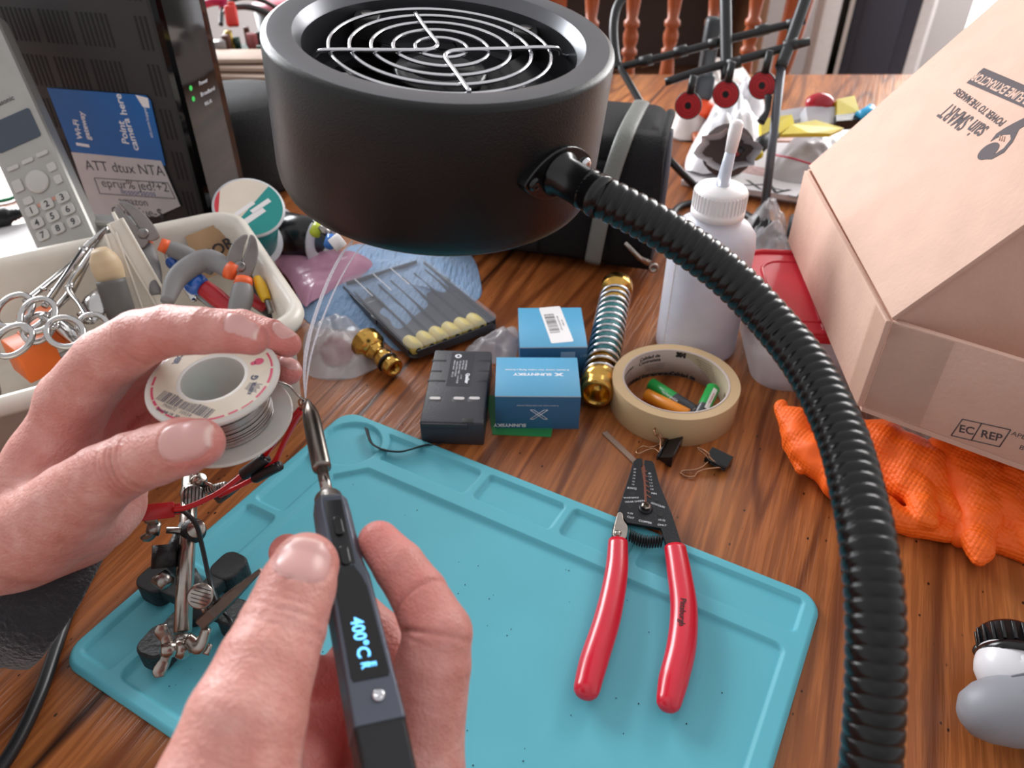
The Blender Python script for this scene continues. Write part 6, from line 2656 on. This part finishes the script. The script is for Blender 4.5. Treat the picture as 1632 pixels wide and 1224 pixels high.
for i in range(4):
    b.tube([bq[i] + V(0, 0, .07), bq[(i + 1) % 4] + V(0, 0, .07)], .035, ink, 5)
b.build('handwritten_note', t)

# ------------------------------------------------------------------ cordless phone leaning at the left
ph_m = mat('silver_phone_shell', 'a3a19c', .38, .35)
pa, pe_, pw = W(110, 400, 62.2), W(-54, 40, 61.5), 4.8
PM = frame(pa, None, pe_ - pa, None) if False else None
yv = (pe_ - pa).normalized()
xv = (W(165, 372, 63) - W(85, 388, 63)).normalized()
xv = (xv - yv * xv.dot(yv)).normalized()
PM = frame(pa, xv, yv)
PLn = (pe_ - pa).length + 1
t = thing('cordless_phone', 'silver cordless phone handset leaning in its cradle left of the gateway', 'phone', V(pa.x, pa.y, 0))
b = MB(PM)
b.prism(rrect(pw, PLn, .8, 5, 0, PLn / 2 - .5), -2.0, 0, ph_m, bev=.35)
b.build('shell', t)
b = MB(PM)


def pp(px, py):
    return wpt(PM, px, py)


kd = mat('phone_screen', '3b4654', .15)
q_ = [pp(*k) for k in ((0, 196), (30, 178), (62, 222), (10, 240))]
sy0, sy1 = pp(30, 232).y, pp(15, 185).y
b.prism(rrect(3.7, sy1 - sy0, .2, 3, 0, (sy0 + sy1) / 2), 0, .06, kd)
b.build('screen', t)
key = mat('phone_key', 'b9b7b2', .4)
dark = mat('phone_legend', '35363a', .5)
k1 = pp(66, 330)
k3 = pp(101, 308)
k7 = pp(90, 366)
stepx = (k3.x - k1.x) / 2
for r in range(3):
    for c_ in range(3):
        s = str(r * 3 + c_ + 1)
        x = -1.35 + 1.35 * c_
        y = k1.y - (k1.y - k7.y) / 2 * r
        b = MB(PM)
        b.prism(rrect(1.05, .85, .25, 4, x, y), 0, .14, key, bev=.05)
        b.text(s, .72, dark, M=Matrix.Translation((x, y, .15)), bold=.02)
        b.build('key', t)
b = MB(PM)
nv = pp(66, 287)
b.lathe([(.95, 0), (.95, .12), (.8, .2), (.001, .16)], key, 32, M=Matrix.Translation((0, nv.y, 0)))
b.build('navigator_key', t)
for (x, y, w_, h_) in ((-1.55, nv.y + .3, .8, 1.0), (1.55, nv.y + .6, .7, .7), (1.6, nv.y - .5, .6, .7), (-1.3, nv.y - 1.1, .8, .6), (-1.3, nv.y + 1.75, 1.0, .35), (0, nv.y + 1.8, 1.0, .35), (1.3, nv.y + 1.85, 1.0, .35)):
    b = MB(PM)
    b.prism(rrect(w_, h_, .15, 3, x, y), 0, .12, key, bev=.04)
    b.build('key', t)
b = MB(PM)
b.text('Panasonic', .55, dark, M=Matrix.Translation((0, sy1 + 1.2, .02)), bold=.01)
b.box((0, nv.y - 1.75, .02), (1.6, .3, .03), mat('salmon_key_print', 'c08a78', .5), 0)
b.build('maker_lettering', t)
# cradle
b = MB(frame(V(pa.x + 1.5, pa.y + 1.5, 0), (1, -.1, 0), None, (0, 0, 1)))
b.prism(rrect(8.5, 6, 1.5, 5), 0.02, 5.2, ph_m, bev=.4)
b.prism(rrect(6.5, 1.6, .6, 5, 0, 1.6), 5.2, 8.4, ph_m, bev=.3)
for k in range(6):
    b.box((2.0 + .35 * k, -1.0, 5.22), (.14, 1.6, .04), dark, 0)
b.build('cradle', t)

# ------------------------------------------------------------------ black rounded speaker between gateway and extractor
b = MB(rotz((-31.5, 88, 0), 0))
b.lathe([(.001, 0), (6.4, 0), (7.0, .5), (7.2, 2), (7.2, 7.4), (6.9, 8.8), (6.2, 9.6), (3, 10.2), (.001, 10.3)], mat('dark_speaker_cloth', '19191b', .8, bump=1, bscale=900), 56)
tag(b.build('round_speaker'), 'round matt black speaker standing behind the gateway, half hidden by the extractor', 'speaker')

# ------------------------------------------------------------------ black and grey camera bag
bagm = mat('black_nylon', '0f0e11', .75, bump=.8, bscale=600, spec=.3)
bagg = mat('grey_reflective_trim', '6d6f6a', .5, bump=.5, bscale=500)
t = thing('camera_bag', 'black padded camera bag with grey trim standing behind the extractor head', 'bag', (3, 71, 0))
BG = frame(V(2.0, 72.0, 0), V(13.0, -3.6, 0), None, (0, 0, 1))
b = MB(BG)
b.box((0, 1.5, 6.4), (24, 12, 12.4), bagm, 1.6, seg=4)
b.build('body', t)
b = MB(BG)
b.box((-1.0, -4.7, 6.0), (20, 1.2, 9.6), bagm, .5, seg=3)
b.box((-1.0, -5.5, 2.2), (6, .6, 1.2), bagm, .2)
b.build('front_pocket', t)
b = MB(BG)
b.grid(lambda u, v: (8.3 + 4.2 * u + .3 * math.sin(3 * v), -4.9 - .4 * math.sin(math.pi * v) + 5.5 * max(0, v - .82) * 3.0 * (v - .82) / .18 * .8, 1.0 + 11.9 * min(1, v * 1.05)), 8, 18, bagm)
b.build('flap', t, solid=.4)
b = MB(BG)
b.tube(catmull([V(7.4, -6.3, 1.6), V(7.8, -6.5, 5), V(8.3, -6.4, 9), V(9.0, -5.2, 12.4), V(9.3, -2.0, 13.5), V(9.4, 4, 13.4)], 8), .68, bagg, 12, flat=(1.1, .3), up=(0, -1, .4))
b.build('trim', t, label='grey reflective trim strip')
b = MB(BG)
b.tube(catmull([V(11.3, -4.6, 1.2), V(11.9, -5.2, 5), V(12.2, -5.0, 9.4), V(12.3, -3.6, 12.6), V(12.3, 2, 13.2)], 8), .45, bagm, 10)
b.tube(catmull([V(12.4, -3.4, 1.2), V(12.8, -3.4, 5), V(12.9, -3.0, 9.4), V(12.6, 0, 12.4)], 8), .3, mat('grey_lining', '55545c', .7), 10)
b.build('piping', t)
b = MB(BG)
b.tube([V(10.2, -5.9, 3.9), V(11.6, -5.6, 2.4), V(12.6, -5.6, 1.9)], [.25, .3, .3], nickel, 10)
b.lathe([(.42, -.12), (.5, 0), (.42, .12), (.2, .12), (.2, -.12)], nickel, 18, M=frame(BG @ V(0, 0, 0) * 0 + V(13.0, -5.6, 1.5), None, (0, 0, 1), (.3, -1, .2)))
b.build('buckle', t)

# ------------------------------------------------------------------ spinner target stand
rodm = mat('black_painted_rod', '1b1b1d', .38)
targ = mat('red_target_paint', 'b8262c', .5)
t = thing('target_stand', 'black metal spinner target stand with red ringed discs standing behind the bottle', 'target', G(1218, 352, 0))
D0 = 80.0


def rd(pts, r_, nm='rod', m_=None):
    bb = MB()
    bb.tube(catmull([W(*q_) for q_ in pts], 6) if len(pts) > 2 else [W(*q_) for q_ in pts], r_, m_ or rodm, 12)
    return bb.build(nm, t)


ft_ = G(1216, 356, 0)
bb = MB()
bb.tube([ft_, W(1246, 100, 79)], .46, mat('grey_steel_rod', '5a5b60', .35, .6), 12)
bb.build('leg', t)
rd([(1244, 108, 79), (1262, 60, 79.5), (1290, -20, 80)], .62, 'post')
rd([(985, 108, 86), (1090, 82, 84), (1180, 58, 82), (1283, 33, 80)], .42, 'crossbar')
rd([(1060, 131, 83), (1120, 112, 82), (1200, 90, 80.5), (1290, 66, 79)], .44, 'crossbar')
rd([(1156, -20, 81.5), (1157, 60, 81.5), (1158, 126, 81.5)], .62, 'post')
rd([(1010, -20, 86), (986, 6, 86), (978, 40, 86), (980, 82, 86), (985, 110, 86)], .5, 'post')
bb = MB()
bb.tube([W(1062, 250, 82), V(*(G(1122, 312, 0.4)))], .4, rodm, 12)
bb.build('leg', t)
rd([(984, 100, 86), (1030, 180, 84), (1066, 254, 82)], .4, 'leg')
for k, (px, py, d_) in enumerate(((1097, 168, 81.5), (1157, 150, 81.0), (1215, 136, 80.5))):
    c_ = W(px, py, d_)
    nrm_ = (CAMP - c_)
    nrm_.z *= .3
    M_ = frame(c_, None, (0, 0, 1), Quaternion((0, 0, 1), -.25) @ nrm_)
    bb = MB(M_)
    bb.lathe([(.001, -.12), (1.42, -.12), (1.42, .12), (1.3, .14)], rodm, 36)
    bb.lathe([(.001, .145), (1.32, .145)], targ, 36, cap=False)
    bb.lathe([(.001, .155), (.36, .155)], rodm, 20, cap=False)
    for r_ in (.72, 1.02):
        bb.lathe([(r_, .152), (r_ + .04, .152)], rodm, 36, cap=False)
    bb.tube([V(0, 1.2, 0), V(.05, 3.0 + .2 * k, 0)], [.42, .36], rodm, 12)
    bb.build('spinner_disc', t)
rd([(1225, 152, 80), (1222, 178, 80), (1212, 195, 80)], [.4, .3, .45], 'rod')
for px, py, d_ in ((1030, 97, 85.2), (1085, 82, 84.2), (1140, 69, 83), (1170, 101, 81), (1215, 48, 81.5), (1265, 38, 80.3), (1260, 72, 79.3)):
    c_ = W(px, py, d_)
    bb = MB()
    dx_ = W(1283, 33, 80) - W(985, 108, 86)
    bb.tube([c_ - dx_.normalized() * .7, c_ + dx_.normalized() * .7], .6, rodm, 12)
    bb.build('collar', t)

# ------------------------------------------------------------------ magazines, mailers, straps at the back right
mg = mat('magazine_cover', 'd5d0d2', .45, var=.05)
for k, (lab_, z0_, sh) in enumerate((('white magazine lowest in the stack behind the target stand leg', 0, 0), ('white magazine with large TAX lettering on top of the stack behind the target stand', .7, .8))):
    q_ = [G(1085 + sh * 10, 296, z0_), G(1320, 333 - sh * 4, z0_), G(1330, 235, z0_), G(1110 + sh * 10, 235, z0_)]
    b = MB()
    b.prism([(p_.x, p_.y) for p_ in q_], z0_ + .02, z0_ + .66, mg, bev=.06)
    if k:
        M_, l_ = PF(1272, 308, 1206, 293, z0_ + .68)
        b.text('TAX', 2.6, print_blk, M=M_ @ Matrix.Translation((l_ / 2, .3, 0)), sx=1.5, bold=.02)
        M_, l_ = PF(1282, 286, 1150, 262, z0_ + .675)
        b.box((l_ / 2, 0, 0), (l_, 2.6, .01), mat('magazine_red_band', 'b08a88', .5, var=.3, vscale=200), 0, M=M_)
    tag(b.build('magazine'), lab_, 'magazine', 'magazines behind the target stand')

poly_w = mat('white_poly_mailer', 'e4e2e6', .3, bump=1, bscale=50, var=.03)
o = blob('poly_mailer', outl([(1092, 268), (1105, 230), (1140, 185), (1190, 168), (1222, 195), (1216, 235), (1195, 258), (1170, 280), (1120, 280)], 1.5), 5.2, poly_w, 1.3, amp=.35, fs=.28, facets=.35, power=2.6, base=1.4)
tag(o, 'crumpled bright white poly mailer lying open on the magazines behind the bottle', 'mailer')
c_ = W(1160, 240, 76)
b = MB(frame(c_, None, (0, 0, 1), CAMP - c_))
n = 20
b.grid(lambda u, v: ((3.0 - .9 * v) * math.cos(2 * math.pi * u) + .3 * math.sin(7 * u * 6.28), (1.9 - .6 * v) * math.sin(2 * math.pi * u) + .2 * math.sin(5 * u * 6.28), 1.2 - 3.0 * v), 30, 6, poly_w, closeu=True)
b.lathe([(.001, -1.4), (2.6, -1.4)], mat('mailer_inside_shadow', '5b4f4c', .8), 20, cap=False)  # dark disc painted in as the shadow inside the mouth
tag(b.build('mailer_opening'), 'open mouth of a white mailer with painted shadow and dark parts inside, behind the bottle nozzle', 'mailer')
b = MB()
b.tube([W(1168, 232, 75.5), W(1172, 250, 75.5)], .5, mat('dull_red_part2', '8f2d30', .4), 12)
b.tube([W(1174, 240, 75.6), W(1182, 246, 75.6)], .6, black_pl, 12)
tag(b.build('small_part'), 'small dark red and black part inside the open white mailer', 'part')
o = blob('poly_mailer', outl([(1232, 272), (1248, 240), (1290, 215), (1350, 205), (1370, 235), (1330, 275), (1290, 290), (1240, 285)], 1.5), 3.0, mat('grey_white_film', 'bdb7ba', .3, alpha=.9, bump=1, bscale=60), 6.1, amp=.3, fs=.25, facets=.3, power=2.6, base=1.4)
tag(o, 'translucent grey-white mailer with a red seal line behind the carton edge', 'mailer')
b = MB()
b.tube([W(1236, 247, 84), W(1262, 252, 83), W(1295, 262, 81)], .12, mat('red_seal', 'c0304a', .4), 6)
tag(b.build('red_seal_strip'), 'thin red seal strip across the grey-white mailer', 'strip')
yl = mat('yellow_strap', 'd8c01c', .4, var=.08)
t = thing('spring_clamp', 'yellow and clear plastic clamp with a red top lying on the mailers behind the carton', 'clamp', W(1290, 215, 88))


def slab(pts, th, m_, nm):
    P_ = [W(*q_) for q_ in pts]
    n_ = (P_[1] - P_[0]).cross(P_[2] - P_[0]).normalized()
    vs = [tuple(p_) for p_ in P_] + [tuple(p_ + n_ * th) for p_ in P_]
    k = len(P_)
    bb = MB()
    bb.add(vs, [tuple(range(k)), tuple(range(k, 2 * k))[::-1]] + [(i, (i + 1) % k, k + (i + 1) % k, k + i) for i in range(k)], m_)
    return bb.build(nm, t)


slab([(1212, 190, 86), (1262, 182, 87), (1266, 196, 86), (1240, 214, 85), (1214, 214, 85)], .8, yl, 'strap')
slab([(1245, 214, 84), (1262, 198, 85), (1300, 191, 86), (1345, 204, 86), (1325, 213, 85), (1290, 212, 84)], .5, yl, 'strap')
slab([(1334, 158, 88), (1362, 152, 89), (1370, 178, 88), (1334, 184, 87)], 1.5, yl, 'strap')
slab([(1332, 183, 87), (1370, 179, 88), (1371, 190, 87), (1333, 193, 86)], 1.2, black_pl, 'band')
clr = mat('clear_plastic_block', 'cfd0d6', .15, alpha=.7)
slab([(1284, 170, 87), (1332, 170, 88), (1334, 196, 87), (1288, 198, 86)], 2.0, clr, 'block')
slab([(1232, 178, 88), (1282, 170, 89), (1284, 188, 88), (1236, 196, 87)], 1.5, clr, 'block')
bb = MB()
bb.sphere(tuple(W(1306, 165, 88.5)), 1.5, mat('red_translucent_dome', 'a5202c', .15), n=18, sc=(1.1, .8, .8))
bb.build('dome', t)
bb = MB()
bb.tube([W(1372, 188, 87), W(1385, 180, 87.5), W(1388, 172, 88)], [.9, .8, .5], mat('cyan_nozzle', '3aa7d8', .3), 12)
bb.build('tip', t)
b = MB()
b.tube([W(1206, 244, 82), W(1215, 228, 83), (W(1235, 214, 84))], [.5, .8, .6], black_pl, 12)
b.tube([W(1203, 248, 81.8), W(1210, 244, 82)], .6, yl, 12)
tag(b.build('curved_tool'), 'black curved tool handle with a yellow end between the two mailers', 'tool')

# grey multitool with orange nose, upright behind the stand
t = thing('heat_tool', 'dark grey tool with an orange nose standing behind the target stand', 'tool', G(1130, 138, 0))
cc_ = W(1128, 92, 100)
b = MB(frame(cc_, None, (0.02, 0, 1), (0, -1, 0)))
b.box((0, 1.2, 0), (1.9, 7.4, 2.0), mat('slate_grey_plastic', '33393d', .4), .5)
b.box((0, -3.6, 0), (2.6, 3.4, 2.2), MATS['slate_grey_plastic'], .5)
b.build('body', t)
b = MB(frame(cc_, None, (0.02, 0, 1), (0, -1, 0)))
b.lathe([(.6, 0), (1.9, -1.2), (2.0, -2.2), (1.4, -3.4), (.001, -3.5)], mat('orange_nose', 'f0501c', .4), 24, M=Matrix.Translation((0, -4.6, 0)) @ Matrix.Rotation(math.radians(-90), 4, 'X'))
b.build('nose', t)
o = blob('poly_mailer', outl([(1065, 215), (1080, 180), (1120, 140), (1180, 128), (1200, 150), (1150, 185), (1110, 225)], 0), 5.0, mat('beige_film', 'b3a59f', .4, bump=1, bscale=60), 8.2, amp=.3, fs=.2, facets=.3, power=2.4)
tag(o, 'beige translucent mailer lying behind the red spinner discs', 'mailer')
b = MB()
p_ = W(1205, 172, 100)
b.box((p_.x, p_.y, 0.6), (16, 8, 1.0), chair_w, .2)
tag(b.build('wooden_board'), 'small light wooden board behind the spinner discs and white mailer', 'board')

# grey knob, cables and bits between bottle and carton
b = MB(rotz(tuple(G(1283, 385, 0)), 0))
b.lathe([(.001, 0), (1.9, 0), (2.0, .3), (2.0, 2.3), (1.6, 2.7), (1.5, 4.0), (.9, 4.8), (.001, 5.0)], mat('slate_knob', '4d4f55', .35), 32)
tag(b.build('grey_knob'), 'slate grey domed knob standing against the far side of the carton', 'knob')
b = MB()
pts = [G(1060, 372, .5), G(1082, 330, .3), G(1140, 322, .3), G(1185, 340, .8), G(1225, 366, .8), G(1268, 388, .5), G(1300, 400, .3)]
b.tube(catmull(pts, 8), .38, cab, 12)
tag(b.build('black_cable'), 'black cable running from the camera bag past the bottle cap to the carton', 'cable')
o = blob('plastic_bag', outl([(1180, 360), (1210, 345), (1240, 360), (1262, 410), (1240, 425), (1200, 418), (1180, 395)]), 3.2, film2, 12.4, amp=.5, fs=.45, facets=.4, power=2)
tag(o, 'small clear bag of black parts between the bottle and the red-lidded tub', 'bag')
o = blob('dark_parts', outl([(1186, 368), (1212, 355), (1232, 372), (1236, 402), (1205, 406), (1188, 392)]), 2.4, black_pl, 3.9, amp=.5, fs=.8, facets=.5)
tag(o, 'black parts inside the small clear bag behind the bottle', 'parts', kind='stuff')

# ------------------------------------------------------------------ tape spools behind the tray
t = thing('solder_spool', 'white spool with a teal and red round label behind the tray corner', 'spool', G(405, 395, 0))
c_ = W(397, 330, 65)
nn_v = V(.30, -.48, .83)
M_ = frame(c_, (1, 0, 0), None, nn_v)
wsp = mat('white_spool_plastic', 'c8c9cc', .35)
tealc = mat('teal_spool_label', '0f8a86', .45)
b = MB(M_)
b.lathe([(.001, 0), (2.9, 0), (2.95, -.12), (2.9, -.25), (2.0, -.3), (2.0, -5.2), (2.9, -5.3), (2.95, -5.45), (2.9, -5.6), (.001, -5.6)], wsp, 48)
b.build('bobbin', t)
b = MB(M_)
b.lathe([(2.05, -.3), (2.45, -.35), (2.45, -5.1), (2.05, -5.2)], mat('teal_wound_wire', '16807c', .35, var=.15, vscale=300), 40)
b.build('winding', t)
b = MB(M_ @ Matrix.Translation((0, 0, .01)))
b.lathe([(.001, 0), (2.75, 0)], mat('cream_spool_label', 'd9cdbd', .5), 48, cap=False)


def seg(a0, a1, m_, z):
    vs = [(0, 0, z)] + [(2.74 * math.cos(math.radians(a0 + (a1 - a0) * i / 20)), 2.74 * math.sin(math.radians(a0 + (a1 - a0) * i / 20)), z) for i in range(21)]
    vs = vs[1:]
    b.add(vs, [tuple(range(21))], m_)


seg(-115, 62, tealc, .006)
seg(155, 215, MATS['red_lid_plastic'], .006)
for (x, y, w_) in ((.5, .8, .4), (.9, -.2, .5), (-.1, -.4, .35)):
    b.box((x, y, .015), (w_, 2.0, .01), paper, 0, M=Matrix.Rotation(-.7, 4, 'Z'))
b.build('label', t)
t = thing('black_tape_spool', 'white-flanged spool wound with black tape lying on its side against the extractor', 'spool', G(490, 405, 0))
a_, e_ = G(447, 371, 2.45), G(510, 384, 2.45)
M_ = frame(a_, None, (0, 0, 1), e_ - a_)
L_ = (e_ - a_).length
b = MB(M_)
b.lathe([(1.2, -.2), (2.36, -.2), (2.4, -.1), (2.36, .0), (1.2, 0), (1.2, L_), (2.36, L_), (2.4, L_ + .1), (2.36, L_ + .2), (1.2, L_ + .2), (1.2, -.2)], wsp, 48, cap=False)
b.build('bobbin', t)
b = MB(M_)
b.lathe([(1.3, .05), (2.1, .05), (2.12, L_ * .5), (2.1, L_ - .05), (1.3, L_ - .05)], mat('black_vinyl_tape', '131316', .25), 48)
b.build('winding', t)
t = thing('connector_bundle', 'small bundle of white, blue and yellow plug connectors beside the black tape spool', 'connector', W(535, 380, 58))
for nm_, q0, q1, r_, m_ in (('plug', (502, 372, 58), (508, 360, 58.5), .45, mat('lime_plug', 'b8c832', .4)), ('plug', (524, 392, 57), (528, 378, 57.5), .4, mat('blue_plug', '2a6fc0', .3)),
                            ('plug', (530, 392, 57), (545, 380, 57), .55, paper), ('plug', (510, 362, 58), (525, 374, 58), .3, steel), ('wire', (500, 352, 59), (520, 385, 57.5), .15, blk_w)):
    b = MB()
    b.tube([W(*q0), W(*q1)], r_, m_, 10)
    b.build(nm_, t)

# ------------------------------------------------------------------ left edge: paper, plug, green wire
b = MB()
b.prism([(p_.x, p_.y) for p_ in (G(-60, 378, 0), G(70, 352, 0), G(90, 392, 0), G(-60, 430, 0))], .02, .2, paper)
tag(b.build('paper_sheet'), 'white paper sheet lying on the table left of the phone', 'paper')
b = MB()
p_ = G(8, 345, 1.0)
M_ = frame(p_, None, (0, 0, 1), G(40, 338, 1.0) - p_)
b.lathe([(.5, -3), (.95, -2.6), (1.0, .2), (.7, .5), (.62, .7), (.7, .85), (.55, 1.0), (.62, 1.2), (.45, 1.35), (.5, 1.6), (.3, 1.8), (.25, 3.0)], black_pl, 20, M=M_)
tag(b.build('cable_plug'), 'black cable plug with ribbed strain relief at the left edge behind the tray', 'plug')
b = MB()
b.tube(catmull([G(-60, 330, .3), G(-10, 322, .3), G(15, 317, .3), G(45, 305, .3)], 6), .22, mat('green_wire', '1f8a5a', .4), 8)
tag(b.build('green_wire'), 'thin green wire on the table at the left edge beside the phone', 'wire')

# ------------------------------------------------------------------ far clutter at the top left
bg_m = mat('beige_folded_card', 'b8a090', .7)
b = MB(rotz((-33, 108, 0), 4))
b.box((0, 0, 4.0), (30, 18, 7.9), mat('plain_carton', 'a48a76', .75), .2)
tag(b.build('storage_carton'), 'low beige carton holding the electronics clutter far back behind the round speaker', 'box')
for k in range(3):
    b = MB(rotz((-37 + k, 101.6 + .8 * k, 0), -6 + 4 * k))
    b.box((0, 0, 8.4 + .75 * k), (20 - 2 * k, 5, .55), bg_m, .15)
    tag(b.build('folded_card'), 'beige folded cardboard flap, %s of the stack behind the round speaker' % ('lowest', 'middle one', 'topmost')[k], 'cardboard', 'beige cardboard flaps')
b = MB(Matrix.Translation(V(-41.5, 103, 10.4)))
b.lathe([(1.9, 0), (2.1, .3), (2.1, 2.6), (1.8, 2.9), (1.9, 3.4), (.001, 3.4)], black_pl, 28)
tag(b.build('black_jar'), 'short black jar-like part standing on the beige cardboard flaps', 'part')
t = thing('circuit_board', 'open circuit board covered in small parts lying far back beside the extractor rim', 'circuit board', (-32, 111, 8))
BB = rotz((-32, 111, 8.2), 8)
b = MB(BB)
b.box((0, 0, .1), (18, 11, .2), mat('dark_green_board', '1e3a2e', .5), 0)
b.build('board', t)
rnd = random.Random(21)
cols = [black_pl, MATS['dark_green_board'], mat('gold_part', 'a58a3a', .4, .5), MATS['dull_red_part'], stl, mat('part_brown', '5a3426', .5), black_sm]
for k in range(40):
    x, y = rnd.uniform(-8, 8), rnd.uniform(-5, 5)
    b = MB(BB @ Matrix.Translation((x, y, .2)) @ Matrix.Rotation(rnd.random() * 3, 4, 'Z'))
    h_ = rnd.uniform(.5, 3.0)
    if k % 3:
        b.box((0, 0, h_ / 2), (rnd.uniform(.6, 2.2), rnd.uniform(.6, 1.6), h_), rnd.choice(cols), .08)
    else:
        b.lathe([(.5, 0), (.5, h_), (.001, h_)], rnd.choice(cols), 14)
    b.build('component', t)
c_ = W(369, 26, 104)
b = MB(frame(c_, V(1, .2, 0), V(.15, .5, 1)))
b.box((0, 0, 0), (1.6, 2.6, 1.2), mat('bright_red_plastic', 'd8352a', .35), .3)
b.box((.2, 1.4, 0), (1.0, .8, .8), MATS['bright_red_plastic'], .2)
tag(b.build('red_connector'), 'bright red plastic connector standing on the circuit board clutter', 'connector')
b = MB()
b.tube(catmull([W(357, 22, 106), W(372, 12, 106), W(400, 12, 106), W(432, 24, 107), W(450, 40, 108)], 10), .42, mat('grey_black_hose', '3a3838', .35), 14)
tag(b.build('bent_hose'), 'dark bent hose arching over the circuit board far back', 'hose')
b = MB()
b.tube(catmull([W(352, 40, 108), W(358, 8, 109), W(390, -4, 110), W(420, 2, 110), W(440, 12, 112)], 10), .3, blk_w, 10)
tag(b.build('black_wire'), 'thin black wire looping behind the bent hose far back', 'wire')
b = MB()
mg_ = mat('magenta_strap', 'c2285c', .5)
b.tube(catmull([W(325, 8, 108), W(340, 4, 108), W(360, 3, 109)], 8), .5, mg_, 12, flat=(1.4, .5))
b.tube([W(354, -10, 109), W(355, 14, 109)], [.9, .8], mg_, 12, flat=(1.0, .4))
tag(b.build('pink_strap'), 'magenta pink strap hanging behind the gateway front edge', 'strap')
p_ = W(438, 6, 116)
b = MB(rotz((p_.x, p_.y, p_.z), 0))
b.lathe([(3.4, -.6), (3.5, -.3), (3.4, .1), (.001, .3)], mat('dusty_pink_lid', 'c06a76', .45), 36)
b.lathe([(3.0, -p_.z + .02), (3.2, -.6)], mat('dark_jar', '2e2a2c', .4), 36)
tag(b.build('pink_lidded_jar', origin=(p_.x, p_.y, 0)), 'jar with a dusty pink lid standing far back beside the extractor rim', 'jar')
